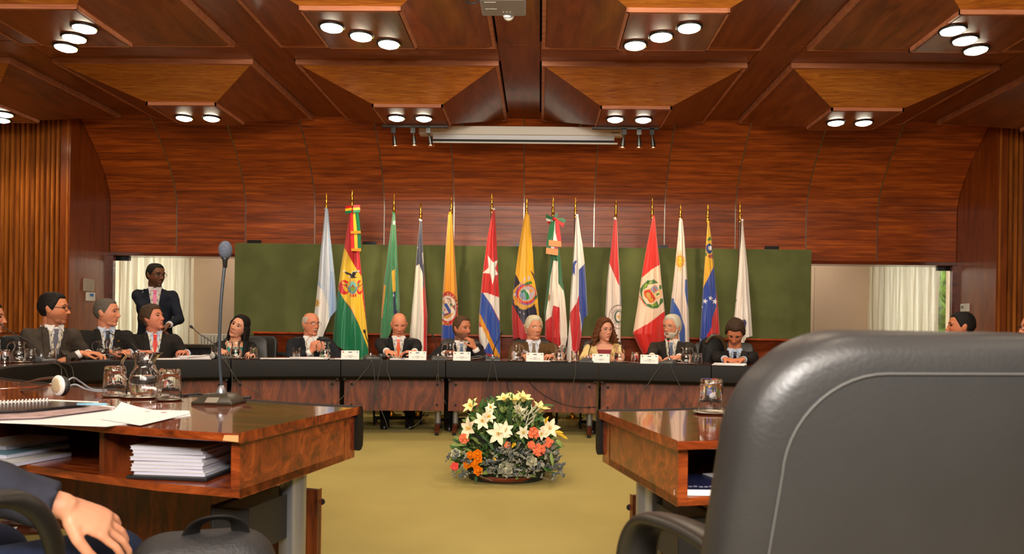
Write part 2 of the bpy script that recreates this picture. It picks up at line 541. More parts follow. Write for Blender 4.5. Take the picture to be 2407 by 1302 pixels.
# garden behind the windows
mg = mat('hedge_leaves', (96, 128, 40), .8, noise_amt=.8, noise_scale=9)
for x0, x1, lb in ((-8, -3.6, 'bright green garden hedge outside the left window'), (3.4, 8, 'bright green garden hedge outside the right window')):
    nu, nv = 60, 40; P = []
    for j in range(nv):
        for i in range(nu):
            x = x0 + (x1 - x0) * i / (nu - 1); z = 2.6 * j / (nv - 1)
            P.append((x, 12.6 + .5 * noise.noise(Vector((x * 2.5, z * 2.5, 1))), z))
    P2 = P + [(p[0], 13.6, p[2]) for p in P]
    mb = MB().grid(P, nu, nv)
    tag(mb.build('hedge', mg, smooth=True), lb, 'hedge', kind='stuff')

lamp('daylight_left', 'AREA', (-4.9, 11.6, 1.6), (-5.1, 9, 1.2), 85, (1, .95, .84), 1.6, 2.2)
lamp('daylight_right', 'AREA', (4.9, 11.6, 1.6), (4.9, 9, 1.2), 50, (1, .98, .9), 1.6, 2.2)
lamp('recess_fill_light', 'AREA', (-.2, 10.1, 2.33), (-.2, 10.2, 0), 60, (1, .86, .7), 9.0, .3)  # long soft fill added to brighten the beige recess wall
# ---- ceiling: beams and coffers
beams = MB()
YE = YF + .02
rows = [(7.06, 8.95), (4.73, 6.64), (2.40, 4.31), (.07, 1.98), (-2.26, -.35)]
colx = [(RX + 2.35 * k + .205, RX + 2.35 * (k + 1) - .205) for k in range(-4, 4)]
ceiling = struct('ceiling', MB().bx(-8.6, 8.6, -4, 11.7, 3.72, 3.8), M_DARK)
for k in range(-4, 5):
    cx = RX + 2.35 * k
    # boards between the cross beams
    ys = [9.0] + [v for r_ in rows for v in (r_[1] + .0, r_[0] - .0)]
    for (a, b_) in rows:
        MB().bx(cx - .185, cx + .185, a, b_, ZC, ZC + .03).build('beam_board', M_BEAM, ceiling)
for i in range(len(rows)):
    y1 = rows[i][0]; y0 = rows[i + 1][1] if i + 1 < len(rows) else -4
    for k in range(-4, 5):
        cx = RX + 2.35 * k
        MB().bx(cx - .19, cx + .19, y0 + .006, y1 - .006, ZC - .002, ZC + .03).build('beam_board', M_BEAM, ceiling)
    for (x0, x1) in colx:
        MB().bx(x0 - .01, x1 + .01, y0 + .006, y1 - .006, ZC, ZC + .03).build('beam_board', M_PANELY if False else wood('cross_beam_veneer', (100, 48, 18), (132, 66, 24), (156, 84, 34), 'X', 2, 8, .35, .35), ceiling)
ZP = 3.325
PL = .355
for (y0, y1) in rows:
    for (x0, x1) in colx:
        cx, cy = (x0 + x1) / 2, (y0 + y1) / 2
        zt = ZC - .045
        # frame of the coffer: a shallow raised lip
        mb = MB()
        for (a, b_, c, d) in ((x0, x1, y0, y0 + .03), (x0, x1, y1 - .03, y1), (x0, x0 + .03, y0 + .03, y1 - .03), (x1 - .03, x1, y0 + .03, y1 - .03)):
            mb.bx(a, b_, c, d, zt, ZC + .04)
        co = mb.build('coffer', M_LIP, ceiling)
        a = .03
        T = [(x0 + a, y0 + a), (x1 - a, y0 + a), (x1 - a, y1 - a), (x0 + a, y1 - a)]
        Bq = [(cx - PL, cy - PL), (cx + PL, cy - PL), (cx + PL, cy + PL), (cx - PL, cy + PL)]
        for q in range(4):
            q2 = (q + 1) % 4
            quad = [(T[q][0], T[q][1], zt + .006), (T[q2][0], T[q2][1], zt + .006), (Bq[q2][0], Bq[q2][1], ZP + .03), (Bq[q][0], Bq[q][1], ZP + .03)]
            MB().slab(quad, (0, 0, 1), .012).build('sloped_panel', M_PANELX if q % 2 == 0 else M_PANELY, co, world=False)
        MB().bx(cx - PL + .012, cx + PL - .012, cy - PL + .012, cy + PL - .012, ZP, ZP + .045).build('lamp_plate', M_PANELY, co, world=False)
        mb = MB()
        e = PL + .012
        for (p, q_, r_, s_) in ((cx - e, cx + e, cy - e, cy - e + .018), (cx - e, cx + e, cy + e - .018, cy + e), (cx - e, cx - e + .018, cy - e, cy + e), (cx + e - .018, cx + e, cy - e, cy + e)):
            mb.bx(p, q_, r_, s_, ZP + .002, ZP + .05)
        mb.build('plate_edge', M_LIP, co, world=False)
# ---- downlights
def downlight(x, y, label, energy=26, group=None):
    t = empty('ceiling_downlight', (x, y, ZP), label=label, cat='ceiling light', group=group)
    MB().lathe([(.070, -.002), (.098, -.004), (.100, .004), (.094, .012), (.072, .012), (.070, -.002)], (x, y, ZP - .008), 28, caps=False).build('trim_ring', M_BLACKMETAL, t, smooth=True)
    MB().lathe([(.0001, -.030), (.045, -.026), (.078, -.012), (.084, .002), (.0001, .004)], (x, y, ZP - .010), 28, caps=False).build('glowing_lens', M_LAMPON, t, smooth=True)
    MB().box((x + .085, y + .02, ZP - .014), (.012, .02, .012)).build('spring_clip', M_BRASS, t)
    d = bpy.data.lights.new('downlight_lamp', 'SPOT'); d.energy = energy; d.color = (1, .83, .6); d.spot_size = R(150); d.spot_blend = .6; d.shadow_soft_size = .07
    o = bpy.data.objects.new('lamp_light', d); COL.objects.link(o); o.parent = t; o.location = (0, 0, -.05)
dl = [
 ((199, 70), 'round lit ceiling downlight, farthest right of the diagonal three at the top left corner'),
 ((175, 93), 'round lit ceiling downlight, middle of the diagonal three at the top left corner'),
 ((155, 115), 'round lit ceiling downlight, lowest of the diagonal three at the top left corner'),
 ((780, 68), 'round lit ceiling downlight, leftmost of the diagonal three left of the projector'),
 ((849, 89), 'round lit ceiling downlight, middle of the diagonal three left of the projector'),
 ((914, 107), 'round lit ceiling downlight, rightmost of the diagonal three left of the projector'),
 ((1620, 69), 'round lit ceiling downlight, rightmost of the diagonal three right of the projector'),
 ((1554, 90), 'round lit ceiling downlight, middle of the diagonal three right of the projector'),
 ((1493, 110), 'round lit ceiling downlight, leftmost of the diagonal three right of the projector'),
 ((2239, 75), 'round lit ceiling downlight, leftmost of the diagonal three at the top right corner'),
 ((2268, 98), 'round lit ceiling downlight, middle of the diagonal three at the top right corner'),
 ((2294, 121), 'round lit ceiling downlight, lowest of the diagonal three at the top right corner'),
 ((433, 280), 'round lit ceiling downlight, left of the pair above the standing man'),
 ((497, 281), 'round lit ceiling downlight, right of the pair above the standing man'),
 ((932, 280), 'round lit ceiling downlight, left of the pair above the screen\'s left end'),
 ((996, 281), 'round lit ceiling downlight, right of the pair above the screen\'s left end'),
 ((1446, 283), 'round lit ceiling downlight, left of the pair above the screen\'s right end'),
 ((1512, 284), 'round lit ceiling downlight, right of the pair above the screen\'s right end'),
 ((1965, 291), 'round lit ceiling downlight, left of the pair on the right before the wall'),
 ((2030, 291), 'round lit ceiling downlight, right of the pair on the right before the wall'),
 ((10, 271), 'round lit ceiling downlight, upper one cut by the left picture edge'),
 ((3, 284), 'round lit ceiling downlight, lower one cut by the left picture edge')]
for (p, lb) in dl:
    w = PZ_(p[0], p[1], ZP - .02)
    downlight(w.x, w.y, lb)
for (x0, x1) in colx[2:6]:
    for (y0, y1) in rows[2:5]:
        downlight((x0 + x1) / 2, (y0 + y1) / 2, 'round ceiling downlight behind the photographer, out of the picture', 30, 'unseen downlights behind the photographer')

# ---- green board with its wooden rail
tl = PY_(552, 568, 9.3); brd = PY_(1908, 590, 9.3)
gb = empty('green_board', ((tl.x + brd.x) / 2, 9.3, 0), label='long green fabric-covered board standing behind the row of flags', cat='board')
ztop = (tl.z + brd.z) / 2
MB().bx(tl.x, brd.x, 9.30, 9.36, .02, ztop).build('fabric_panel', M_GREEN, gb, bevel=.006)
for x in (PY_(600, 570, 9.4).x, PY_(870, 570, 9.4).x, PY_(1228, 575, 9.4).x, PY_(1553, 580, 9.4).x, PY_(1812, 590, 9.4).x):
    MB().box((x, 9.37, ztop + .02), (.17, .04, .05)).build('top_bracket', M_BLACKMETAL, gb)
r0 = PY_(595, 789, 9.12); r1 = PY_(1930, 810, 9.12)
rail = empty('wooden_rail', ((r0.x + r1.x) / 2, 9.12, 0), label='long reddish wooden rail panel running low in front of the green board', cat='rail')
MB().bx(r0.x, r1.x, 9.14, 9.22, .70, .96).build('rail_panel', M_ROSEX, rail, bevel=.004)
MB().bx(r0.x, r1.x, 9.08, 9.26, .96, .985).build('rail_cap', M_ROSEEDGE, rail, bevel=.004)
for k in range(9):
    x = r0.x + .3 + (r1.x - r0.x - .6) * k / 8
    MB().bx(x - .03, x + .03, 9.18, 9.24, 0, .70).build('rail_post', M_BLACKMETAL, rail)

# ---- projection screen
a = PY_(985, 303, 8.78); b_ = PY_(1465, 318, 8.78)
sc = empty('projection_screen', ((a.x + b_.x) / 2, 8.78, a.z), label='rolled-up white projection screen in its long housing below the ceiling', cat='projection screen')
zt = (a.z + b_.z) / 2 + .07
MB().bx(a.x + .10, b_.x, 8.78, 8.90, zt - .10, zt + .0).build('housing', mat('screen_housing', (232, 228, 218), .4), sc, bevel=.008)
for xx in (a.x + .5, b_.x - .5): MB().bx(xx - .02, xx + .02, 8.82, 9.2, zt - .02, zt + .012).bx(xx - .02, xx + .02, 8.83, 8.86, zt, ZC + .06).build('hanging_bracket', M_STEEL, sc)
MB().bx(a.x, a.x + .10, 8.77, 8.90, zt - .105, zt - .01).build('end_cap', M_WHITE, sc, bevel=.006)
MB().bx(a.x + .16, b_.x - .1, 8.82, 8.826, zt - .15, zt - .10).build('screen_cloth', mat('screen_white', (228, 232, 240), .8), sc)
MB().bx(a.x + .16, b_.x - .1, 8.818, 8.828, zt - .178, zt - .15).build('black_border', M_DARK, sc)
MB().bx(a.x + .16, b_.x - .06, 8.81, 8.84, zt - .196, zt - .178).build('bottom_bar', M_WHITE, sc, bevel=.004)
MB().bx(b_.x - .14, b_.x - .04, 8.776, 8.779, zt - .075, zt - .06).build('maker_plate', mat('grey_print', (150, 146, 140), .5), sc)

# ---- track spotlights hung under the last coffers
def spot(px, py_top, hx, hy, label, aim, e=60):
    top = PZ_(px, py_top, ZP - .01)
    Y = 8.30
    top = PY_(px, py_top, Y); hd_ = PY_(hx, hy, Y)
    t = empty('track_spotlight', (top.x, Y, top.z), label=label, cat='spotlight', group='spotlights on the ceiling tracks')
    MB().box((top.x, Y, top.z + .01), (.05, .03, .07)).build('track_adapter', M_BLACKMETAL, t)
    mid = top.lerp(hd_, .55)
    MB().cyl(top, mid, .008, n=8).build('arm', M_BLACKMETAL, t)
    MB().cyl(mid + Vector((0, 0, .02)), hd_, .020, .026, n=14).build('lamp_body', M_BLACKMETAL, t, smooth=True, auto=40)
    d = (hd_ - mid).normalized()
    MB().lathe([(.012, -.02), (.030, .0), (.040, .022), (.036, .024), (.0001, .012)], hd_, 18, axis=d.to_track_quat('Z', 'Y').to_matrix(), caps=False).build('reflector_bulb', mat('warm_reflector', (255, 205, 150), .15, metal=1), t, smooth=True)
    l = bpy.data.lights.new('spot_lamp', 'SPOT'); l.energy = e; l.color = (1, .78, .5); l.spot_size = R(42); l.spot_blend = .6; l.shadow_soft_size = .02
    o = bpy.data.objects.new('lamp_light', l); COL.objects.link(o); o.parent = t
    p = hd_ + d * .04; o.location = p - Vector((top.x, Y, top.z))
    o.rotation_euler = (Vector(aim) - p).to_track_quat('-Z', 'Y').to_euler()
spot(925, 308, 928, 341, 'black track spotlight, leftmost under the left end of the screen', (-2.4, 9.1, 1.6))
spot(971, 308, 974, 340, 'black track spotlight, middle of three at the screen\'s left end', (-1.7, 9.1, 1.6))
spot(1007, 308, 1013, 340, 'black track spotlight, tilted, overlapping the screen\'s left end', (-.7, 9.1, 1.7))
spot(1467, 312, 1463, 345, 'black track spotlight, leftmost of three at the screen\'s right end', (.1, 9.1, 1.6))
spot(1502, 312, 1502, 345, 'black track spotlight, middle of three at the screen\'s right end', (1.2, 9.1, 1.6))
spot(1532, 312, 1536, 345, 'black track spotlight, rightmost of three at the screen\'s right end', (2.2, 9.1, 1.6))
for (pa, pb, lb) in (((898, 303), (1054, 302), 'thin black ceiling track above the screen\'s left end'), ((1392, 306), (1548, 306), 'thin black ceiling track above the screen\'s right end')):
    a = PY_(*pa, 8.30); b_ = PY_(*pb, 8.30)
    tag(MB().bx(a.x, b_.x, 8.285, 8.32, ZP - .030, ZP - .008).build('lamp_track', M_BLACKMETAL), lb, 'track')

# ---- projector under the central beam
pa = PY_(1133, 30, 5.0); pb = PY_(1236, 36, 5.0)
zb = PY_(1185, 36, 5.0).z
pj = empty('projector', ((pa.x + pb.x) / 2, 5.0, zb), label='grey ceiling projector at the top edge of the picture', cat='projector')
x0, x1 = pa.x, pb.x
m_pj = mat('projector_grey', (150, 150, 156), .4)
MB().bx(x0, x1, 4.76, 5.02, zb, zb + .10).build('casing', m_pj, pj, bevel=.012)
MB().lathe([(.033, 0), (.036, .006), (.036, .02), (.0001, .02)], ((x0 + x1) / 2 + .03, 5.02, zb + .012), 20, axis=Matrix.Rotation(R(-90), 3, 'X'), caps=False).build('lens_ring', M_WHITE, pj, smooth=True)
MB().ball(((x0 + x1) / 2 + .02, 5.015, zb + .004), (.028, .02, .012)).build('focus_dial', emit('dial_white_glow', (245, 245, 250), .3), pj, smooth=True)  # dial is given a faint glow of its own
for k, yy in enumerate((4.80, 4.90)):
    MB().bx(x0 + .03, x0 + .105, yy, yy + .006, zb - .0015, zb + .001).build('vent_slot', M_WHITE, pj)
for k in range(3):
    MB().box(((x0 + x1) / 2 + .0 + .022 * k, 4.95, zb - .001), (.006, .012, .003)).build('printed_symbol', M_WHITE, pj)
MB().cyl(((x0 + x1) / 2, 4.9, zb + .1), ((x0 + x1) / 2, 4.9, ZC), .025).build('ceiling_mount', M_BLACKMETAL, pj)
MB().tube(cat_rom([(x0, 4.9, zb + .06), (x0 - .06, 4.9, zb + .035), (x0 - .11, 4.92, zb + .10), (x0 - .12, 4.95, ZC)], 6), .006).build('power_cable', M_BLACKPLASTIC, pj)

# ---- small wall fittings
def onwall(px, py, d, side, label, cat, name, m, ex=None):
    # fittings on the return walls
    xw = WL if side < 0 else WR
    dd = ray(px, py); t = xw / dd.x; p = CPOS + dd * t
    sx = -side
    e = empty(name, (xw, p.y, p.z), label=label, cat=cat)
    MB().box((xw + sx * .015, p.y, p.z), (.03, d[0], d[1])).build('housing', m, e, bevel=.004)
    if ex: ex(e, xw, sx, p)
    return e
def th(e, xw, sx, p):
    MB().box((xw + sx * .032, p.y + .0, p.z + .02), (.004, .07, .035)).build('display', mat('lcd_blue', (60, 110, 210), .3), e)
onwall(206, 670, (.20, .16), -1, 'plain pale grey box on the wood wall above the thermostat, left of the curtain', 'wall box', 'wall_box', mat('pale_grey', (178, 164, 146), .5),
       lambda e, xw, sx, p: MB().box((xw + sx * .032, p.y + .05, p.z - .02), (.004, .02, .05)).build('keyhole_plate', M_STEEL, e))
onwall(210, 697, (.16, .11), -1, 'white thermostat with small blue display on the left wood wall', 'thermostat', 'thermostat', M_WHITE, th)
onwall(2271, 723, (.16, .10), 1, 'white thermostat on the right wood wall above the seated man', 'thermostat', 'thermostat', M_WHITE,
       lambda e, xw, sx, p: MB().box((xw + sx * .032, p.y + .03, p.z + .005), (.004, .05, .035)).build('display', mat('lcd_grey', (110, 120, 100), .3), e))
# radiator and low black cabinet left of the board
p = PY_(498, 806, 10.4)
rad = empty('radiator', (p.x, 10.45, 0), label='pale ribbed radiator low behind the dark haired woman', cat='radiator')
for k in range(10):
    MB().bx(p.x - .2 + k * .045, p.x - .2 + k * .045 + .034, 10.42, 10.54, .12, .93).build('rib', M_WHITE, rad, bevel=.008)
MB().bx(p.x - .2, p.x + .24, 10.46, 10.5, .1, .14).build('bottom_pipe', M_WHITE, rad)
p = PY_(480, 822, 8.9)
cb = empty('low_cabinet', (p.x, 8.9, 0), label='low black cabinet between the curtain and the dark haired woman', cat='cabinet')
MB().bx(p.x - .34, p.x + .36, 8.75, 9.1, .04, .78).build('carcass', M_BLACKPLASTIC, cb, bevel=.01)
MB().bx(p.x - .34, p.x + .36, 8.73, 9.12, .78, .82).build('cabinet_top', mat('dark_grey_top', (52, 46, 40), .4), cb, bevel=.006)
for k in (0, 1):
    MB().bx(p.x - .32 + k * .34, p.x + .0 + k * .34, 8.735, 8.75, .1, .74).build('cabinet_door', M_BLACKPLASTIC, cb, bevel=.003)

p = PY_(648, 828, 8.75)
st_ = empty('side_table', (p.x, 8.75, 0), label='low black side table behind the dark haired woman\'s shoulder', cat='table')
MB().bx(p.x - .16, p.x + .16, 8.62, 8.88, p.z - .03, p.z).build('table_top', M_BLACKPLASTIC, st_, bevel=.004)
for sx in (-.14, .14):
    for sy in (8.64, 8.86): MB().cyl((p.x + sx, sy, 0), (p.x + sx, sy, p.z - .03), .012, n=8).build('leg', M_BLACKMETAL, st_)
SIDE_P = Vector((PY_(629, 828, 8.72).x, 8.72, p.z))
# ================================================================== RING OF DESKS
CX, CY = -.235, 5.15
TZ = .74
half = [(-.465, -2.22), (-.91, -2.07), (-2.11, -1.46), (-3.0, -.85), (-3.5, -.05), (-3.57, .6), (-3.45, 1.05), (-3.03, 1.40), (-2.33, 1.76), (-1.83, 1.92), (-.9, 2.06), (0, 2.10)]
full = [Vector(p) for p in half] + [Vector((-p[0], p[1])) for p in reversed(half[:-1])]
cr = cat_rom([(p.x, p.y, 0) for p in full], 24)
acc = [0]
for a, b_ in zip(cr, cr[1:]): acc.append(acc[-1] + (b_ - a).length)
RL = acc[-1]
def ring_at(s):
    s = max(0, min(RL - 1e-6, s))
    import bisect
    i = max(0, min(len(cr) - 2, bisect.bisect_right(acc, s) - 1))
    t = (s - acc[i]) / (acc[i + 1] - acc[i])
    return cr[i].lerp(cr[i + 1], t)
def ring_n(s):
    a = ring_at(s - .12); b_ = ring_at(s + .12); d = (b_ - a).normalized()
    n = Vector((-d.y, d.x, 0))
    w = .0
    if s < .35: n = n.lerp(Vector((-.205, -.979, 0)), 1 - s / .35).normalized()
    if s > RL - .35: n = n.lerp(Vector((.205, -.979, 0)), 1 - (RL - s) / .35).normalized()
    return n
DEPTH = .80
def ring_pt(s, off, z=0):
    q = ring_at(s)
    if off > .5:
        k = max(0, min(1, (abs(q.x) - 2.6) / .7)); off -= .14 * k * min(1, (off - .5) / .3)
    p = ring_at(s) + ring_n(s) * off
    return Vector((p.x + CX, p.y + CY, z))
def s_for(relx, upper=True, left=True):
    best = None
    for k in range(2000):
        s = RL * k / 1999; p = ring_at(s)
        if (p.y > 0) == upper and (best is None or abs(p.x - relx) < best[0]): best = (abs(p.x - relx), s)
    return best[1]
def s_px(px, py=850, off=0.0):
    """arc position on the far side of the ring seen at picture column px, moved `off` outwards"""
    best = None
    for k in range(1200):
        s = RL * (.22 + .56 * k / 1199); q = ring_pt(s, off, TZ); x, y = proj(q)
        if best is None or abs(x - px) < best[0]: best = (abs(x - px), s)
    return best[1]
tops = [s_for(-2.6), s_for(-1.66), s_for(-.67), s_for(.81), s_for(1.86), s_for(2.75)]
sl = s_for(-3.5 + .08, False); 
cuts = [0.0, 1.9, 3.45, 4.65] + tops + [RL - 4.65, RL - 3.45, RL - 1.9, RL]
def band(s0, s1, o0, o1, z0, z1, n=9):
    P = []
    I = [ring_pt(s0 + (s1 - s0) * k / (n - 1), o0) for k in range(n)]
    O = [ring_pt(s0 + (s1 - s0) * k / (n - 1), o1) for k in range(n)]
    vs = []
    for k in range(n):
        vs += [(I[k].x, I[k].y, z0), (O[k].x, O[k].y, z0), (O[k].x, O[k].y, z1), (I[k].x, I[k].y, z1)]
    fs = [(0, 1, 2, 3), tuple(4 * (n - 1) + q for q in (3, 2, 1, 0))]
    for k in range(n - 1):
        for q in range(4):
            q2 = (q + 1) % 4
            fs.append((4 * k + q, 4 * k + q2, 4 * k + 4 + q2, 4 * k + 4 + q))
    return MB().add(vs, fs)
desk_labels = [
 'glossy rosewood desk unit in the left foreground, chipped corner, open shelf with white booklets',
 'desk unit at far left picture edge, behind the headphones',
 'desk unit in front of the seated man with blue striped tie',
 'desk unit at the left corner of the ring, before the man with red tie',
 'far desk unit before the dark haired woman',
 'far desk unit left of centre with two black microphones, before the bald man',
 'far desk unit before the bearded man and cable bundle, left of the long centre unit',
 'long far desk unit in the middle directly behind the flowers',
 'far desk unit before the speaking white-haired man',
 'far desk unit before the man looking down at papers',
 'desk unit at the right corner of the ring, hidden behind the grey chair',
 'desk unit on the right side of the ring, behind the grey chair',
 'desk unit near right, hidden by the grey leather chair back',
 'glossy rosewood desk unit in the right foreground with one upturned glass and navy booklet inside']
m_edge = wood('desk_edge_veneer', (66, 24, 10), (130, 54, 20), (176, 84, 34), 'X', 2.6, 3.5, .25, .6, wave=1.6)
units = []
ncut = len(cuts) - 1
desk_labels = desk_labels[:ncut - 1] + desk_labels[-1:]
for i in range(ncut):
    s0, s1 = cuts[i], cuts[i + 1]
    g = .004
    mid = ring_pt((s0 + s1) / 2, .4)
    near = i in (0, ncut - 1)
    sm = (s0 + s1) / 2
    ang = math.atan2(ring_n(sm).y, ring_n(sm).x) - PI / 2
    d = empty('desk_unit', (mid.x, mid.y, 0), ang, label=desk_labels[i] if i < len(desk_labels) else 'desk unit', cat='desk', group='desk units forming the oval ring')
    units.append(d)
    o = band(s0 + g, s1 - g, .004, DEPTH, TZ - .026, TZ, 13).build('tabletop', M_ROSEX if True else m_edge, d, bevel=.003)
    if near:
        o.data.materials.append(m_edge)
        for p in o.data.polygons:
            if abs(p.normal.z) < .5: p.material_index = 1
    # leather-padded inner edge
    n = 13; prof_ = [(-.022, TZ - .006), (-.008, TZ + .004), (.010, TZ + .004), (.022, TZ - .004), (.022, TZ - .165), (.008, TZ - .172), (-.012, TZ - .170), (-.026, TZ - .155), (-.030, TZ - .08)]
    rings = []
    for k in range(n):
        s = s0 + g + (s1 - s0 - 2 * g) * k / (n - 1); nn = ring_n(s)
        b0_ = ring_pt(s, 0)
        rings.append([b0_ + nn * a + Vector((0, 0, z)) for a, z in prof_])
    MB().loft(rings).build('padded_edge', M_BLACKLEATHER, d, smooth=True, auto=30)
    # modesty panel, two boards
    pz0, pz1 = (.10, .44) if near else (.235, .545)
    MB_ = band(s0 + (.02 if not (near and i == 0) else .09), s1 - (.02 if not (near and i > 0) else .09), .15, .175, pz0, pz1, 9)
    MB_.build('modesty_panel', M_ROSE, d, bevel=.003)
    for se in (s0 + .09, s1 - .09):
        for z in (pz0 + .06, pz1 - .05):
            q = ring_pt(se, .146, z); nn = ring_n(se)
            MB().lathe([(.012, 0), (.012, .004), (.008, .007)], q, 10, axis=(-nn).to_track_quat('Z', 'Y').to_matrix()).build('panel_screw', M_DARK, d)
    # shelf box
    band(s0 + .02, s1 - .02, .10, DEPTH - .03, .545, .570, 9).build('shelf_board', m_edge if near else M_DARK, d)  # far units: shelf coloured black to stand for shade under the top
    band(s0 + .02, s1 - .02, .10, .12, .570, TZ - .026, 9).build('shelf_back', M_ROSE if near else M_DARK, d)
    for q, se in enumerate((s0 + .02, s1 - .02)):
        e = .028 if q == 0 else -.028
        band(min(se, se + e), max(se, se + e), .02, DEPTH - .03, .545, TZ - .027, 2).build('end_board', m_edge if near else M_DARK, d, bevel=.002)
    if near:
        L = s1 - s0
        for f in ((.22, .62) if i == 0 else (.78, .38)):
            se = s0 + L * f if i == 0 else s0 + L * f
            band(se, se + .018, .12, DEPTH - .05, .57, TZ - .027, 2).build('divider', M_ROSE, d)
        se = s0 + .10 if i == 0 else s1 - .10
        # black cable box under the shelf
        MB_ = band(se - .02, se + .10, .30, .62, .33, .47, 2) if i == 0 else band(se - .10, se + .02, .30, .62, .33, .47, 2)
        MB_.build('cable_box', M_BLACKPLASTIC, d, bevel=.006)
    # chrome legs with wooden feet
    for q, se in enumerate((s0 + .085, s1 - .085)):
        off = .36 if near else .30
        c = ring_pt(se, off); nn = ring_n(se)
        MB().cyl((c.x, c.y, .07), (c.x, c.y, .56), .046 if near else .03, n=20).build('leg', M_CHROME, d, smooth=True, auto=40)
        lo = [ring_pt(se, off, .085), ring_pt(se, off - .10, .07), ring_pt(se, .08, .035)]
        lo2 = [ring_pt(se, off, .085), ring_pt(se, off + .15, .07), ring_pt(se, .70, .035)]
        MB().tube(lo, .026, 8, flat=.8).tube(lo2, .026, 8, flat=.8).build('foot', M_FOOT, d)
        MB().cyl(ring_pt(se, .09, .0), ring_pt(se, .09, .03), .018, n=10).cyl(ring_pt(se, .68, .0), ring_pt(se, .68, .03), .018, n=10).build('glide', M_BLACKMETAL, d)
# chip on the front corner of the left foreground desk
q = ring_pt(.03, DEPTH - .012, TZ - .014)
MB().slab([ring_pt(.006, DEPTH + .001, TZ - .024), ring_pt(.055, DEPTH + .001, TZ - .022), ring_pt(.05, DEPTH + .001, TZ - .006), ring_pt(.006, DEPTH + .001, TZ - .004)], ring_n(.03), .0015).build('chipped_corner', mat('bare_wood', (214, 160, 104), .8), units[0])

# ================================================================== CHAIRS
M_CHAIR = mat('black_chair_leather', (34, 33, 32), .42, spec=.5, bump=.25, bump_scale=120)
M_CHAIRG = mat('grey_leather', (48, 48, 48), .40, spec=.5, noise_amt=.10, noise_scale=5, bump=.12, bump_scale=170)
def rr_ring(w, h, r, y, n=10, wt=None):
    """rounded rectangle in XZ, bottom half width w, top half width wt"""
    wt = w if wt is None else wt
    pts = []
    for (sx, sz, a0) in ((1, 1, 0), (-1, 1, 90), (-1, -1, 180), (1, -1, 270)):
        for k in range(n):
            a = R(a0 + 90 * k / (n - 1))
            hw = (wt if sz > 0 else w)
            x = sx * (hw - r) + r * math.cos(a); z = sz * (h - r) + r * math.sin(a)
            pts.append(Vector((x, y, z)))
    return pts
def cushion(w, h, r, t, wt=None, bulge=.02, ins=.035, n=10, curve=0.0):
    rings = []
    for (f, y) in ((.05, t / 2 + bulge), (.35, t / 2 + bulge * .95), (.7, t / 2 + bulge * .7), (.9, t / 2 + bulge * .35)):
        rings.append([Vector((p.x * f, y, p.z * f)) for p in rr_ring(w - ins, h - ins, r, 0, n, (wt or w) - ins)])
    for i_, y in ((ins, t / 2), (ins * .55, t / 2 - .004), (.006, t / 2 * .72), (0, t * .2), (0, -t * .2), (.006, -t / 2 * .72), (ins * .55, -t / 2 + .004), (ins, -t / 2)):
        rings.append(rr_ring(w - i_, h - i_, max(.01, r - i_ * .5), y, n, (wt or w) - i_))
    for (f, y) in ((.9, t / 2 + bulge * .35), (.7, t / 2 + bulge * .7), (.35, t / 2 + bulge * .95), (.05, t / 2 + bulge)):
        rings.append([Vector((p.x * f, -y, p.z * f)) for p in rr_ring(w - ins, h - ins, r, 0, n, (wt or w) - ins)])
    mb = MB().loft(rings)
    if curve: mb.v = [(x, y - curve * (x / w) ** 2, z) for x, y, z in mb.v]
    return mb
def make_chair(label, group, m=None, top=.98):
    m = m or M_CHAIR
    c = empty('conference_chair', label=label, cat='chair', group=group)
    mb = cushion(.25, .25, .07, .07, bulge=.015, n=6)
    mb.v = [(x, z_, .39 + y_ * 1.0) for x, y_, z_ in mb.v]
    mb.build('seat', m, c, world=False, smooth=True, auto=50)
    h = (top - .50) / 2
    mb = cushion(.25, h, .08, .06, wt=.23, bulge=.012, n=7, curve=.03)
    rot = Matrix.Rotation(R(-9), 3, 'X')
    mb.v = [tuple(rot @ Vector(v) + Vector((0, .27, .52 + h))) for v in mb.v]
    mb.build('backrest', m, c, world=False, smooth=True, auto=50)
    for s in (-1, 1):
        x = s * .28
        MB().tube(cat_rom([(x, .24, .62), (x, .0, .655), (x, -.18, .65), (x, -.24, .60), (x, -.22, .50), (x * .92, -.10, .43)], 5), .020, 8, flat=.6).build('armrest', M_BLACKPLASTIC, c, world=False, smooth=True)
        MB().tube(cat_rom([(s * .2, .18, .42), (s * .24, -.24, .40), (s * .25, -.27, .30), (s * .25, -.26, .05), (s * .25, -.2, .015), (s * .25, .25, .015)], 5), .012, 8).build('frame_tube', M_BLACKMETAL, c, world=False, smooth=True)
    MB().tube([(-.25, .24, .016), (.25, .24, .016)], .012, 8).build('cross_bar', M_BLACKMETAL, c, world=False)
    MB().tube([(-.25, -.26, .09), (.25, -.26, .09)], .010, 8).build('cross_bar', M_BLACKMETAL, c, world=False)
    return c

# big grey chair in the right foreground (seen from behind)
gc = empty('leather_armchair', (.52, 1.03, 0), R(12), label='big grey leather office chair seen from behind, filling the right foreground', cat='chair')
mb = cushion(.325, .37, .15, .105, wt=.285, bulge=.014, ins=.045, n=16, curve=-.02)
rot = Matrix.Rotation(R(6), 3, 'X')
mb.v = [tuple(rot @ Vector(v) + Vector((0, 0, .69))) for v in mb.v]
bk = mb.build('backrest', M_CHAIRG, gc, world=False, smooth=True, auto=70)
for sgn in (-1,):
    pts = [rot @ (p + Vector((0, sgn * .0545 + .02 * (p.x / .325) ** 2, 0))) + Vector((0, 0, .69)) for p in rr_ring(.325 - .046, .37 - .046, .127, 0, 14, .285 - .046)]
    MB().tube(pts + [pts[0]], .0013, 6).build('seam_piping', mat('grey_thread', (92, 92, 90), .6), bk, world=False, smooth=True)
mb = cushion(.29, .27, .08, .10, bulge=.02, n=8)
mb.v = [(x, z_ + .30, .47 + y_) for x, y_, z_ in mb.v]
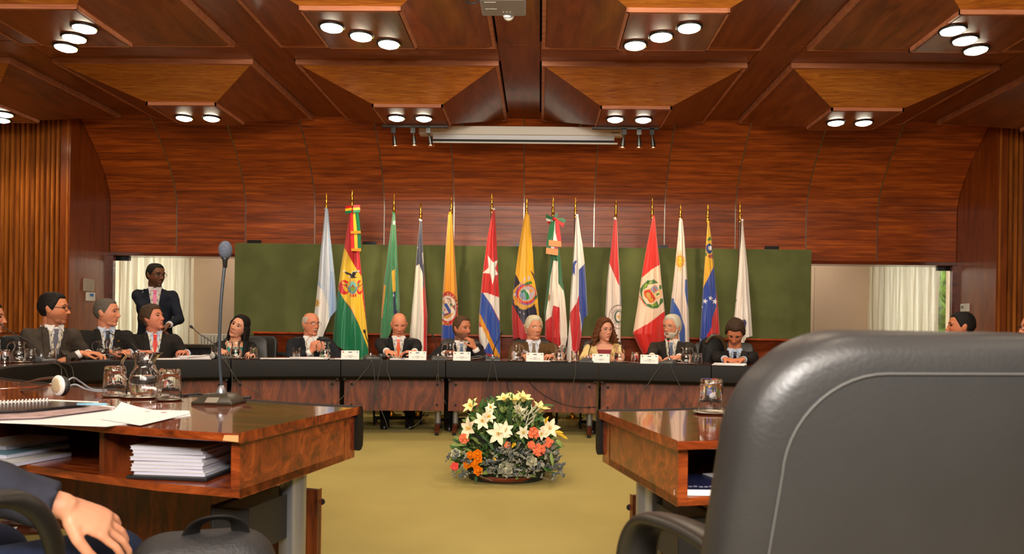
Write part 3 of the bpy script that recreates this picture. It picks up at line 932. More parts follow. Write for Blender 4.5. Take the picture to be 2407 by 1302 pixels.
mb.build('seat', M_CHAIRG, gc, world=False, smooth=True, auto=60)
def flatband(pts, wv, th, up):
    """flat band swept along pts: rounded rectangle section wv wide (sideways) x th thick"""
    return MB().tube(pts, wv, 12, flat=th / wv, up=up)
for s in (-1, 1):
    if s < 0:
        pts = [(.33, .95, .64), (.315, 1.03, .70), (.285, 1.17, .722), (.235, 1.30, .722), (.205, 1.38, .70), (.190, 1.42, .63), (.195, 1.41, .52), (.235, 1.34, .43), (.30, 1.26, .40)]
        MB().tube(cat_rom(pts, 7), .040, 14, flat=.38, up=(.0, .35, 1)).build('armrest', mat('armrest_black', (40, 38, 34), .35), gc, smooth=True)
    else:
        pts = [(.30, .06, .62), (.33, .12, .69), (.34, .28, .70), (.33, .42, .67), (.32, .44, .60), (.30, .40, .48), (.22, .30, .42)]
        MB().tube(cat_rom(pts, 6), .031, 14, flat=.45, up=(0, .3, 1)).build('armrest', MATS['armrest_black'], gc, world=False, smooth=True)
MB().cyl((0, .28, .10), (0, .28, .42), .035).build('gas_column', M_BLACKMETAL, gc, world=False)
for k in range(5):
    a = 2 * PI * k / 5 + .3
    MB().tube([(0, .28, .12), (.30 * math.cos(a), .28 + .30 * math.sin(a), .07)], [.03, .018], 8).build('base_arm', M_CHROME, gc, world=False)
    MB().ball((.30 * math.cos(a), .28 + .30 * math.sin(a), .03), (.028, .028, .029)).build('castor', M_BLACKPLASTIC, gc, world=False)
MB().box((0, .10, .44), (.1, .25, .03)).build('seat_plate', M_BLACKMETAL, gc, world=False)
# ================================================================== THINGS ON THE DESKS
def onfar(px, off):
    return ring_pt(s_px(px, off=off), off, TZ)
M_CARD = mat('card_white', (236, 232, 226), .6)
M_TINYTXT = mat('grey_ink', (120, 118, 122), .7)
def facing(p):   # rotation that turns a -Y facing thing towards the ring centre
    v = Vector((CX - p.x, CY - p.y)); return math.atan2(v.y, v.x) + PI / 2
# ---- glassware, prototypes in local coordinates
def make_pitcher(h=.165, water=.55):
    t = empty('water_pitcher')
    s = h / .165
    pr = [(.040, 0), (.046, .006), (.053, .030), (.056, .055), (.050, .085), (.038, .108), (.035, .120), (.038, .140), (.043, .160), (.045, .165)]
    prof_o = [(r * s, z * s) for r, z in pr]
    th = .0035
    prof_i = [((r - th / s) * s, max(z, .008) * s) for r, z in reversed(pr)]
    mb = MB().lathe(prof_o + prof_i, n=28, caps=False)
    # spout
    vs = []
    for (x, y, z) in mb.v:
        f = max(0, (z / h - .85) / .15)
        if x > 0 and f > 0: x += .022 * s * f * max(0, x / (.045 * s)) ** 4
        vs.append((x, y, z))
    mb.v = vs
    mb.add([(0, 0, 0)], [])
    n = 28; m = len(prof_o)
    mb.f.append(tuple(range(n))[::-1]); mb.mi.append(0)
    mb.f.append(tuple((len(prof_o) * 2 - 1) * n + k for k in range(n))); mb.mi.append(0)
    mb.build('glass_body', M_GLASS, t, world=False, smooth=True, auto=50)
    MB().tube(cat_rom([(-.040 * s, 0, .150 * s), (-.066 * s, 0, .152 * s), (-.084 * s, 0, .125 * s), (-.080 * s, 0, .085 * s), (-.066 * s, 0, .060 * s)], 5), .0065 * s, 10, flat=.7).build('handle', M_GLASS, t, world=False, smooth=True)
    zw = water
    w = [(.0001, .010), (.038, .010)]
    inner = [((r - th / s - .0005) * s, max(z, .0095) * s) for r, z in pr]
    wp = [(.0001, .0095 * s)] + [p for p in inner if p[1] < h * zw] 
    wp += [(wp[-1][0] * .97, h * zw), (.0001, h * zw)]
    MB().lathe(wp, n=24, caps=False).build('water', M_WATER, t, world=False, smooth=True, auto=50)
    return t
def make_glass(inverted=True, h=.105, water=0.0):
    t = empty('drinking_glass')
    R0, R1 = .030, .040
    o = [(R0, 0), (R0 + .003, .004), (R0 + .005, .02), (R1 - .002, h * .75), (R1, h)]
    i_ = [(R1 - .003, h), (R1 - .005, h * .75), (R0 + .0015, .02), (R0 - .004, .012), (.0001, .012)]
    prof_ = [(.0001, .0)] + o + i_
    mb = MB().lathe(prof_, n=40, caps=False)
    vs = []
    for (x, y, z) in mb.v:
        r = math.hypot(x, y)
        if r > .02 and .015 < z < h * .8:
            a = math.atan2(y, x); k = 1 + .035 * math.cos(10 * a); x *= k; y *= k
        vs.append((x, y, z))
    mb.v = vs
    if inverted: mb.v = [(x, -y, h - z) for x, y, z in mb.v]
    mb.build('tumbler', M_GLASS, t, world=False, smooth=True, auto=45)
    if water:
        MB().lathe([(.0001, .013), (R0 - .004, .013), (R0 + .003, h * water), (.0001, h * water)], n=24, caps=False).build('water', M_WATER, t, world=False, smooth=True, auto=45)
    return t
def make_coaster(r=.055):
    t = empty('metal_coaster')
    MB().lathe([(.0001, 0), (r * .8, 0), (r, .006), (r * .97, .008), (r * .8, .003), (.0001, .003)], n=36, caps=False).build('dish', M_STEEL, t, world=False, smooth=True, auto=50)
    return t
def make_tray(r=.10):
    t = empty('metal_tray')
    MB().lathe([(.0001, 0), (r * .88, 0), (r, .008), (r * .98, .010), (r * .87, .003), (.0001, .003)], n=40, caps=False).build('dish', M_STEEL, t, world=False, smooth=True, auto=50)
    return t
protos = {}
def put(kind, p, label, cat, group=None, rz=0, scale=1, **kw):
    key = (kind, tuple(sorted(kw.items())))
    if key not in protos:
        o = protos[key] = {'pitcher': make_pitcher, 'glass': make_glass, 'coaster': make_coaster, 'tray': make_tray, 'mic': lambda **k: make_mic(**k), 'card': lambda **k: make_card(**k), 'phones': lambda **k: make_phones(**k)}[kind](**kw)
    else:
        o = copy_tree(protos[key])
    o.location = p; o.rotation_euler = (0, 0, rz); o.scale = (scale,) * 3
    tag(o, label, cat, group)
    return o
def make_card(k=0):
    t = empty('name_card')
    w, h, d = .085, .088, .030
    mb = MB().slab([(-w, -d, 0), (w, -d, 0), (w, 0, h), (-w, 0, h)], (0, .95, .3), .0015).slab([(-w, d, 0), (w, d, 0), (w, 0, h), (-w, 0, h)], (0, -.95, .3), .0015)
    mb.build('folded_card', M_CARD, t, world=False)
    def at(x, z):   # on the front face
        return (x, -d + d * z / h - .0012, z)
    MB().ball(at(-.066, .072), (.008, .001, .006), 10, 6).build('round_emblem', mat('emblem_red', (176, 96, 84), .7), t, world=False)
    MB().ball(at(.066, .072), (.006, .001, .009), 10, 6).build('blue_emblem', mat('emblem_blue', (110, 150, 190), .7), t, world=False)
    MB().box(at(0, .072), (.034, .001, .008)).build('printed_logo', mat('ink_navy', (60, 66, 96), .7), t, world=False)
    mb = MB(); rr = random.Random(k)
    for (z, ww) in ((.040, .03 + .012 * rr.random()), (.030, .085 + .03 * rr.random()), (.022, .020)):
        x = -ww / 2
        while x < ww / 2:
            l = .004 + .010 * rr.random(); mb.box(at(min(x + l / 2, ww / 2), z), (l * .8, .001, .0028 if z < .035 else .004)); x += l
    mb.build('printed_lines', M_TINYTXT, t, world=False)
    return t
def make_mic(reach=(0, -.05, .26), red=0, s=1.0, k=0):
    """base with its buttons on -Y, gooseneck ends at `reach` (local)"""
    t = empty('gooseneck_microphone')
    mb = MB()
    P = [(-.075, -.06), (.075, -.06), (.065, .07), (-.065, .07)]
    P2 = [(-.062, -.045), (.062, -.045), (.050, .055), (-.050, .055)]
    mb.loft([[Vector((x, y, 0)) for x, y in P], [Vector((x, y, .014)) for x, y in P], [Vector((x, y, .045 if y > 0 else .026)) for x, y in P2]])
    mb.build('base', mat('mic_base_grey', (70, 72, 74), .4), t, world=False, bevel=.004)
    MB().box((0, -.03, .034), (.03, .018, .006)).build('talk_button', M_STEEL, t, world=False)
    MB().lathe([(.013, 0), (.013, .012), (.008, .022), (.006, .026)], (0, .03, .040), 14).build('collar', M_CHROME, t, world=False, smooth=True, auto=40)
    r = Vector(reach)
    pts = cat_rom([(0, .03, .045), (r.x * .25, .03 + (r.y - .03) * .25, .045 + (r.z - .045) * .42), tuple(r * .72 + Vector((0, .008, .02))), tuple(r)], 6)
    MB().tube(pts, .0042, 8).build('gooseneck', mat('gooseneck_dark', (52, 50, 46), .3, metal=.6), t, world=False, smooth=True)
    d = (pts[-1] - pts[-2]).normalized()
    ax = d.to_track_quat('Z', 'Y').to_matrix()
    MB().lathe([(.0045, -.01), (.008, .0), (.012, .008), (.013, .022), (.009, .032), (.0001, .035)], r, 14, axis=ax, caps=False).build('capsule_head', mat('mic_foam', (46, 44, 42), .9), t, world=False, smooth=True)
    if red: MB().lathe([(.0085, -.002), (.0100, 0), (.0100, .006), (.0085, .008)], r, 14, axis=ax).build('red_light_ring', emit('red_ring', (255, 40, 30), 2.5), t, world=False)
    return t
def make_phones(dark=0):
    t = empty('headphones')
    MB().tube(cat_rom([(-.16, .0, .012), (-.08, .035, .030), (.0, .045, .045), (.06, .040, .040)], 6), .005, 8, flat=.5).tube(cat_rom([(-.16, .0, .012), (-.08, -.035, .018), (.0, -.045, .030), (.05, -.04, .035)], 6), .005, 8, flat=.5).build('headband', M_STEEL, t, world=False, smooth=True)
    for s in (-1, 1):
        MB().ball((.07, s * .040, .034), (.028, .011, .028), rot=Matrix.Rotation(R(15 * s), 3, 'Z')).build('earcup', mat('earcup_dark', (44, 44, 46), .4) if dark else mat('earcup_grey', (170, 166, 160), .35), t, world=False, smooth=True)
        MB().ball((.07, s * .026, .032), (.026, .012, .028)).build('ear_cushion', M_BLACKPLASTIC, t, world=False, smooth=True)
    return t

# ---- far desks: pitchers, glasses, trays
far_items = [
 ('pitcher', 46, .30, 'glass water pitcher on the left picture edge between two upturned glasses'),
 ('pitcher', 240, .32, 'glass water pitcher before the greying man with gold lapel pin'),
 ('pitcher', 553, .22, 'glass water pitcher before the dark haired woman'),
 ('pitcher', 764, .20, 'glass water pitcher before the white-moustached man, handle away'),
 ('pitcher', 1058, .24, 'glass water pitcher left of the bearded man\'s name card'),
 ('pitcher', 1213, .20, 'glass water pitcher left of the name card before the man in brown suit'),
 ('pitcher', 1314, .20, 'glass water pitcher right of the name card before the man in brown suit'),
 ('pitcher', 1457, .22, 'glass water pitcher before the curly haired woman\'s left elbow'),
 ('pitcher', 1613, .18, 'glass water pitcher right of the speaking white-haired man'),
]
for (k, px, off, lb) in far_items:
    p = onfar(px, off)
    put('pitcher', p + Vector((0, 0, .004)), lb, 'pitcher', 'glass water pitchers on the ring of desks', rz=R(20) if px < 600 else (R(-150) if px in (1213, 1314, 1613) else R(10)))
    put('tray', p, 'steel tray under the ' + lb.replace('glass water ', '').replace(' before the man in brown suit', ' of the brown suited man').replace('left of the name card', 'left of the card').replace('right of the name card', 'right of the card'), 'tray', 'steel trays under the pitchers', scale=.95)
far_glasses = [
 (12, .26, 1, 0, 'upturned drinking glass at the left picture edge, left of the pitcher'),
 (72, .26, 1, 0, 'upturned drinking glass right of the pitcher at the left picture edge'),
 (118, .20, 0, .5, 'half-full drinking glass before the man with blue striped tie'),
 (275, .30, 1, 0, 'upturned drinking glass before the man with gold lapel pin'),
 (506, .42, 0, .4, 'half-full drinking glass left of the dark haired woman\'s pitcher'),
 (596, .20, 1, 0, 'upturned drinking glass right of the dark haired woman\'s pitcher'),
 (696, .24, 0, .35, 'half-full drinking glass left of the white-moustached man\'s pitcher'),
 (1236, .34, 1, 0, 'upturned drinking glass half hidden by the brown suited man\'s name card'),
 (1352, .20, 0, .6, 'full drinking glass standing before the blue, red and white flag'),
 (1493, .16, 1, 0, 'upturned drinking glass between the curly haired woman and the next name card'),
 (1642, .16, 1, 0, 'upturned drinking glass right of the pitcher beside the speaking man'),
]
for (px, off, inv, w, lb) in far_glasses:
    put('glass', onfar(px, off) + Vector((0, 0, .0035 if inv else .003)), lb, 'glass', 'drinking glasses on the ring of desks', inverted=bool(inv), water=w)
    if px in (596, 696, 1352, 1493):
        put('coaster', onfar(px, off), 'steel coaster under the ' + lb.replace('drinking ', '').replace('between the curly haired woman and the next name card', 'right of the curly haired woman'), 'coaster', 'steel coasters', scale=.85)
put('pitcher', SIDE_P + Vector((0, 0, .002)), 'glass water pitcher on the low side table behind the dark haired woman', 'pitcher', 'glass water pitchers on the ring of desks')
# ---- name cards
for k, (px, lb) in enumerate([(823, 'white tent name card before the white-moustached man, next to a microphone'), (981, 'white tent name card before the bald man'), (1085, 'white tent name card before the bearded man'),
                              (1257, 'white tent name card before the man in brown suit'), (1412, 'white tent name card before the curly haired woman'), (1527, 'white tent name card before the speaking man, lamp reflections on it')]):
    p = onfar(px, .075)
    put('card', p, lb, 'name card', 'white name cards on the far desks', rz=facing(p) * .35, k=k)
# ---- microphones on the far desks (px of base, px/py of tip)
def mic_at(px, off, tip, label, red=0, tip_off=None, s=1.0):
    p = onfar(px, off)
    rz = facing(p) if px > 650 else facing(p)
    Yt = p.y - .05 if tip_off is None else p.y + tip_off
    tw = PY_(tip[0], tip[1], Yt)
    loc = Matrix.Rotation(-rz, 3, 'Z') @ (tw - p)
    return put('mic', p, label, 'microphone', 'gooseneck microphones on the desks', rz=rz, reach=tuple(round(v, 3) for v in loc), red=red)
mic_at(103, .20, (0, 762), 'gooseneck microphone at the far left, its neck leaning out of the picture', tip_off=-.15)
mic_at(337, .22, (234, 768), 'gooseneck microphone before the man with red tie, leaning left', tip_off=.25)
mic_at(520, .18, (453, 771), 'gooseneck microphone leaning left beside the dark haired woman')
mic_at(873, .09, (858, 782), 'gooseneck microphone right of the first name card')
mic_at(1030, .10, (1018, 792), 'gooseneck microphone between the bald man and the bearded man')
mic_at(1158, .10, (1177, 786), 'gooseneck microphone left of the man in brown suit, leaning right')
mic_at(1380, .12, (1390, 808), 'gooseneck microphone before the curly haired woman, short neck')
mic_at(1570, .08, (1571, 801), 'gooseneck microphone with lit red ring before the speaking man', red=1)
# headphones on far desks
p = onfar(484, .12); put('phones', p, 'silver headphones lying on the far left desk before the woman', 'headphones', 'headphones on the desks', rz=R(8), dark=0)
p = onfar(914, .13); put('phones', p, 'dark headphones lying right of the microphone before the bald man', 'headphones', 'headphones on the desks', rz=R(170), dark=1)
p = onfar(1125, .13); put('phones', p, 'dark headphones lying right of the bearded man\'s name card', 'headphones', 'headphones on the desks', rz=R(10), dark=1)
# papers on far desks
def sheet(px, off, w, d, label, h=.004, rz=0, m=None, cat='papers', name='paper_stack'):
    p = onfar(px, off)
    e = empty(name, p, facing(p) * .5 + rz, label=label, cat=cat)
    n = 3
    for k in range(n):
        MB().box((.004 * k, .003 * k, h / n * (k + .5)), (w, d, h / n * .85), rot=Matrix.Rotation(R(3 * k), 3, 'Z')).build('sheet', m or M_PAPER, e, world=False)
    return e
sheet(650, .22, .30, .21, 'loose white papers right of the dark haired woman\'s glass')
sheet(725, .18, .34, .21, 'stack of papers and booklet before the white-moustached man', .016)
sheet(800, .20, .21, .25, 'thin white sheets before the white-moustached man\'s elbow')
sheet(460, .50, .34, .25, 'white papers held at the dark haired woman\'s left', .02)
sheet(945, .20, .24, .18, 'white notepad under the bald man\'s hands', .012)
sheet(1040, .30, .18, .15, 'white paper behind the pitcher of the bearded man')
sheet(1285, .26, .26, .14, 'white paper before the man in brown suit', .008)
sheet(1575, .36, .30, .2, 'white papers under the speaking man\'s hands', .006)
sheet(1715, .16, .30, .2, 'stapled papers the downward looking man reads', .018)
sheet(385, .25, .25, .16, 'white paper before the man with red tie', .004)
sheet(225, .14, .22, .14, 'folded dark leaflet under the folded hands of the man with striped tie', .004, m=mat('dark_leaflet', (60, 62, 78), .5))
p = onfar(1444, .12)
e = empty('mobile_phone', p, .1, label='black mobile phone lying beside the curly haired woman\'s name card', cat='phone')
MB().box((0, 0, .006), (.075, .13, .009)).build('casing', M_BLACKPLASTIC, e, world=False, bevel=.003)
MB().box((0, 0, .0110), (.066, .11, .001)).build('screen', M_DARK, e, world=False)

# ---- cables hanging from the far desks
def cable(pts, label, r=.0035, col=M_BLACKPLASTIC, n=8):
    tag(MB().tube(cat_rom(pts, n), r, 6).build('cable', col, smooth=True, loc=pts[0]), label, 'cable', 'cables from microphones and headphones')
mc2 = mat('cable_grey', (70, 66, 58), .5)
def hang(px, start_off, path, label, r=.0035, m=None):
    """path of (px, py, offset) points in front of the desks"""
    pts = [ring_pt(s_px(px, off=start_off), start_off, TZ + .006), ring_pt(s_px(px, off=-.032), -.032, TZ + .008)]
    for (x, y, off) in path:
        q = ring_pt(s_px(x, off=off), off, 0)
        pts.append(PY_(x, y, q.y))
    cable([tuple(q) for q in pts], label, r, m or mc2)
hang(872, .05, [(868, 860, -.04), (830, 905, -.05), (790, 950, -.05)], 'grey cable running left-down from the microphone by the bald man')
hang(874, .05, [(880, 880, -.04), (884, 930, -.05), (905, 985, -.05), (920, 1013, .0), (975, 1000, .0), (1015, 950, -.02), (1028, 880, -.04)], 'long grey cable looping to the floor between two microphones')
hang(897, .05, [(892, 870, -.04), (885, 910, -.05), (884, 940, -.05)], 'grey cable hanging from the headphones before the bald man')
hang(912, .05, [(910, 870, -.04), (918, 900, -.05), (905, 925, -.05), (890, 940, -.05)], 'grey wavy cable hanging right of the headphones cable')
hang(1030, .05, [(1030, 870, -.04), (1034, 910, -.05), (1048, 950, -.03)], 'grey cable hanging left of the bearded man\'s card')
hang(1156, .05, [(1150, 880, -.04), (1141, 920, -.04), (1138, 960, -.05)], 'grey cable hanging straight under the microphone left of the brown suit')
hang(1160, .05, [(1166, 880, -.04), (1172, 910, -.04), (1175, 950, -.05)], 'grey cable hanging right-down under the microphone left of the brown suit')
hang(1353, .05, [(1352, 880, -.04), (1340, 930, -.04), (1325, 985, -.04), (1300, 1000, .02)], 'dark cable hanging from the full glass down to the floor')
hang(1558, .05, [(1545, 870, -.04), (1510, 920, -.05), (1465, 965, -.05)], 'grey cable running left-down from the speaking man\'s microphone')
hang(1574, .05, [(1580, 870, -.04), (1600, 910, -.05), (1632, 965, -.05)], 'grey cable running right-down from the speaking man\'s microphone')
hang(525, .05, [(540, 865, -.04), (565, 900, -.05), (610, 925, -.06)], 'grey cable running right-down before the dark haired woman')
hang(528, .05, [(545, 880, -.04), (543, 930, -.05)], 'grey cable hanging straight before the dark haired woman')
hang(124, .05, [(142, 862, -.04), (145, 885, -.05)], 'light grey cable over the desk edge, leftmost of three')
hang(130, .05, [(152, 868, -.04), (166, 905, -.05)], 'light grey cable over the desk edge, middle of three')
hang(140, .05, [(168, 862, -.04), (174, 900, -.05)], 'light grey cable over the desk edge, rightmost of three')
q0 = ring_pt(s_px(1240, off=.16), .13, 0)
cable([tuple(PY_(x, y, q0.y - .02)) for x, y in ((1235, 882), (1250, 905), (1290, 935), (1345, 955), (1400, 957))], 'black cable drooping across the centre modesty panel')
cable([tuple(PY_(x, y, q0.y - .02)) for x, y in ((1198, 880), (1192, 900), (1196, 930), (1192, 955))], 'short black cable hanging behind the flowers')

# ================================================================== LEFT FOREGROUND DESK
def pz(px, py, z=TZ): return PZ_(px, py, z)
p = pz(340, 934)
put('tray', p, 'round steel tray under the big foreground pitcher', 'tray', 'steel trays under the pitchers', scale=.98)
put('pitcher', p + Vector((0, 0, .004)), 'big glass water pitcher in the left foreground between two upturned glasses', 'pitcher', 'glass water pitchers on the ring of desks', rz=R(5), h=.188, water=.48)
g1 = pz(270, 932)
put('coaster', g1, 'steel coaster under the foreground glass left of the pitcher', 'coaster', 'steel coasters')
put('glass', g1 + Vector((0, 0, .0035)), 'upturned drinking glass left of the big foreground pitcher', 'glass', 'drinking glasses on the ring of desks', inverted=True, water=0.0, scale=1.22)
g2 = pz(398, 941)
put('coaster', g2, 'steel coaster under the foreground glass right of the pitcher', 'coaster', 'steel coasters')
put('glass', g2 + Vector((0, 0, .0035)), 'upturned drinking glass right of the big foreground pitcher', 'glass', 'drinking glasses on the ring of desks', inverted=True, water=0.0, scale=1.22)
# tall microphone with a foam ball
p = pz(517, 948)
t = empty('gooseneck_microphone', p, R(-4), label='tall gooseneck microphone with round grey foam in the left foreground', cat='microphone', group='gooseneck microphones on the desks')
MB().loft([[Vector((x, y, z)) for x, y in q] for q, z in (([(-.085, -.07), (.085, -.07), (.075, .08), (-.075, .08)], 0), ([(-.085, -.07), (.085, -.07), (.075, .08), (-.075, .08)], .010), ([(-.045, -.03), (.045, -.03), (.038, .055), (-.038, .055)], .042))]).build('base', mat('mic_base_dark', (48, 42, 32), .3), t, world=False, bevel=.004)
MB().box((0, -.062, .018), (.05, .03, .004), rot=Matrix.Rotation(R(38), 3, 'X')).build('label_plate', M_STEEL, t, world=False)
MB().lathe([(.020, 0), (.020, .012), (.012, .030), (.008, .036)], (0, .01, .036), 18).build('collar', M_CHROME, t, world=False, smooth=True, auto=40)
tip = PY_(529, 612, p.y + .01); tl_ = Matrix.Rotation(R(4), 3, 'Z') @ (tip - p)
b1_ = Matrix.Rotation(R(4), 3, 'Z') @ (PY_(516, 830, p.y) - p); b2_ = Matrix.Rotation(R(4), 3, 'Z') @ (PY_(519, 720, p.y) - p)
MB().tube(cat_rom([(0, .01, .065), tuple(b1_), tuple(b2_), tuple(tl_)], 8), .0062, 12).build('gooseneck', mat('gooseneck_blue_grey', (62, 70, 78), .35, metal=.3), t, world=False, smooth=True)
MB().ball(tl_ + Vector((.001, 0, .042)), (.027, .027, .037), 20, 14).build('foam_windscreen', mat('grey_foam', (96, 104, 120), 1, spec=.1, noise_amt=.25, noise_scale=160, bump=.8, bump_scale=300), t, world=False, smooth=True)
MB().lathe([(.008, -.03), (.010, 0), (.017, .014)], tl_, 14).build('foam_neck', M_BLACKPLASTIC, t, world=False, smooth=True)
MB().cyl((.075, .05, .02), (.105, .05, .022), .006, n=8).build('plug', M_BLACKPLASTIC, t, world=False)
# big headphones
def P3(px, py, z): return PZ_(px, py, z)
cup = PY_(137, 906, 3.05)
t = empty('headphones', (cup.x, cup.y, TZ), label='silver headphones lying in the left foreground, round white earcup', cat='headphones', group='headphones on the desks')
Yh = cup.y
A = [PY_(x, y, yy) for x, y, yy in ((35, 905, 3.45), (60, 899, 3.38), (88, 892, 3.28), (122, 888, 3.16), (142, 891, 3.08))]
B = [PY_(x, y, yy) for x, y, yy in ((50, 919, 3.35), (72, 915, 3.2), (98, 908, 3.1), (120, 902, 3.06))]
MB().tube(cat_rom(A, 6), [.004] * 6 + [.006] * 6 + [.009] * 13, 8, flat=.6).tube(cat_rom(B, 6), .006, 8, flat=.6).build('headband', M_STEEL, t, smooth=True)
rt = Matrix.Rotation(R(-25), 3, 'Z')
MB().ball(cup, (.043, .013, .043), 24, 14, rot=rt).build('earcup', mat('earcup_white', (226, 226, 222), .25), t, smooth=True)
MB().ball(cup + rt @ Vector((0, -.008, 0)), (.031, .0085, .031), 24, 10, rot=rt).build('earcup_disc', mat('earcup_cream', (216, 196, 160), .3, metal=.3), t, smooth=True)
MB().ball(cup + rt @ Vector((-.008, .022, -.004)), (.042, .020, .042), 20, 12, rot=rt).build('ear_cushion', M_BLACKPLASTIC, t, smooth=True)
mcg = mat('cable_light_grey', (150, 152, 160), .4)
for k, (pts, lb) in enumerate([([(155, 898, 3.1), (172, 888, 3.15), (190, 898, 3.2), (215, 914, 3.25), (245, 917, 3.3)], 'grey headphone cable arching behind the white earcup, upper one'),
                        ([(160, 908, 3.1), (178, 904, 3.12), (200, 914, 3.15), (225, 920, 3.2), (250, 921, 3.25)], 'grey headphone cable behind the white earcup, lower one')]):
    w = [PY_(*q) for q in pts]; w = [Vector((q.x, q.y, max(q.z, TZ + .005))) for q in w]
    cable([tuple(q) for q in w], lb, .004, mcg)
w = [pz(430, 932), pz(455, 929), pz(475, 930), pz(492, 938)]
cable([(q.x, q.y, TZ + .005) for q in w], 'black cable lying behind the tall foreground microphone', .005, M_BLACKPLASTIC)
# spiral notebook, booklet, papers
def flat_poly(pix, z0, h, name, m, parent=None, bevel=0):
    q = [PZ_(x, y, z0) for x, y in pix]
    return MB().prism([(a.x, a.y) for a in q], z0, z0 + h).build(name, m, parent, bevel=bevel)
c = pz(120, 990)
t = empty('paper_sheets', (c.x, c.y, TZ), label='loose white printed sheets on the left foreground desk, one with lifted corner', cat='papers')
flat_poly([(-120, 978), (60, 958), (445, 966), (448, 978), (250, 1003), (-120, 990)], TZ + .0005, .0015, 'sheet', M_PAPER, t)
# lifted sheet
nu, nv = 12, 12; Pg = []
ca, cb_, cc, cd = PZ_(255, 976, TZ + .004), PZ_(447, 972, TZ + .004), PZ_(430, 1000, TZ + .004), PZ_(215, 1003, TZ + .004)
ca = PZ_(285, 958, TZ + .004); cd = PZ_(235, 985, TZ + .004); cc = PZ_(330, 1000, TZ + .004)
for j in range(nv):
    for i_ in range(nu):
        u, v = i_ / (nu - 1), j / (nv - 1)
        q = ca.lerp(cb_, u).lerp(cd.lerp(cc, u), v)
        q = q + Vector((0, 0, .022 * max(0, 1 - u * 1.5) ** 2 * max(0, 1 - v * 1.2) ** 2))
        Pg.append(tuple(q))
Pg2 = [(a, b_, c_ + .0008) for a, b_, c_ in Pg]
MB().grid(Pg, nu, nv).build('sheet', M_PAPER, t, smooth=True, fix=False)
for (x, y) in ((322, 966), (346, 967), (385, 969)):
    q = PZ_(x, y, TZ + .0055)
    MB().box(q, (.016, .012, .001)).build('printed_mark', mat('ink_rose', (170, 120, 120), .7), t)
c = pz(80, 968)
t = empty('booklet', (c.x, c.y, TZ), label='glossy booklet with pink cover photo under the spiral notebook', cat='booklet')
flat_poly([(-120, 975), (150, 945), (272, 960), (95, 984), (-120, 992)], TZ + .0025, .007, 'pages', M_PAPER, t)
flat_poly([(-118, 974), (150, 944), (270, 959), (95, 981), (-118, 988)], TZ + .0097, .001, 'cover', mat('booklet_pink', (206, 178, 176), .25, noise_amt=.3, noise_scale=25), t)
c = pz(40, 958)
t = empty('spiral_notebook', (c.x, c.y, TZ), label='black spiral notebook with white wire binding at the left picture edge', cat='notebook')
flat_poly([(-130, 957), (118, 945), (232, 950), (60, 968), (-130, 976)], TZ + .011, .010, 'pages', M_PAPER, t)
flat_poly([(-131, 955), (118, 943), (234, 948), (60, 964), (-131, 972)], TZ + .0212, .0016, 'cover', mat('notebook_black', (30, 28, 28), .25), t)
a, b_ = PZ_(-110, 953, TZ + .028), PZ_(116, 941, TZ + .028)
mb = MB(); pts = []
nt_ = 26
for k in range(nt_ * 8):
    f = k / (nt_ * 8 - 1); an = 2 * PI * k / 8
    q = a.lerp(b_, f); pts.append((q.x, q.y + .007 * math.cos(an), q.z + .008 * math.sin(an)))
mb.tube(pts, .0022, 5).build('wire_binding', mat('wire_white', (236, 234, 232), .3), t, smooth=True)
c = PZ_(213, 950, TZ + .028)
t = empty('ballpoint_pen', tuple(c), R(8), label='light blue pen lying across the black notebook', cat='pen')
MB().cyl((-.045, 0, 0), (.055, 0, 0), .0042, n=10).build('barrel', mat('pen_blue', (130, 190, 220), .3), t, world=False, smooth=True)
MB().cyl((.055, 0, 0), (.066, 0, 0), .0035, .001, n=10).build('tip', M_STEEL, t, world=False)
MB().box((-.025, 0, .005), (.035, .003, .002)).build('clip', M_STEEL, t, world=False)
# white booklets in the shelf
Z0 = .5705
c = PZ_(405, 1124, Z0)
fr = PZ_(322, 1122, Z0); to_ = PZ_(488, 1128, Z0); dv = (to_ - fr); an = math.atan2(dv.y, dv.x)
wb = dv.length
t = empty('ring_binder', (c.x, c.y, Z0), an, label='thin black folder under the white booklets on the left shelf', cat='folder')
MB().box((0, .10, .006), (wb + .03, .27, .010)).build('cover', M_BLACKPLASTIC, t, world=False, bevel=.002)
MB().box((0, -.028, .006), (wb + .0, .01, .006)).build('spine_strip', M_STEEL, t, world=False)
zz = Z0 + .012
for k in range(8):
    o = MB()
    th = .0112
    o.box((0, 0, th / 2 - .0006), (wb, .20, th - .0016))
    e = empty('white_booklet', (c.x + .006 * math.cos(k * 2.3) * 1, c.y + .085 + .004 * math.sin(k * 3.1), zz), an + R(1.5 * math.sin(k * 1.7)), label='thick white booklet on the left shelf, %s of the pile' % ['bottom', 'second from the bottom', 'third from the bottom', 'fourth from the bottom', 'fourth from the top', 'third from the top', 'second from the top', 'top one'][k], cat='booklet', group='white booklets piled on the left shelf')
    o.build('pages', mat('booklet_pages', (196, 196, 214), .7), e, world=False)
    MB().box((-.001, 0, th - .001), (wb + .003, .203, .0008)).box((-.001, 0, .0002), (wb + .003, .203, .0006)).build('cover', M_WHITE, e, world=False)
    zz += th
for k in range(3):
    c = PZ_(5, 1094 - 10 * k, Z0)
    e = empty('white_booklet', (c.x - .02, c.y + .10, Z0 + .016 * k), R(-15), label='white booklet in the shelf at the left picture edge, %s' % ['lowest', 'middle', 'top one'][k], cat='booklet', group='booklets in the left edge shelf')
    MB().box((0, 0, .007), (.21, .25, .012)).build('pages', MATS['booklet_pages'], e, world=False)
    MB().box((0, 0, .0145), (.212, .252, .0012)).build('cover', M_WHITE if k != 1 else mat('cover_teal', (120, 170, 190), .4), e, world=False)

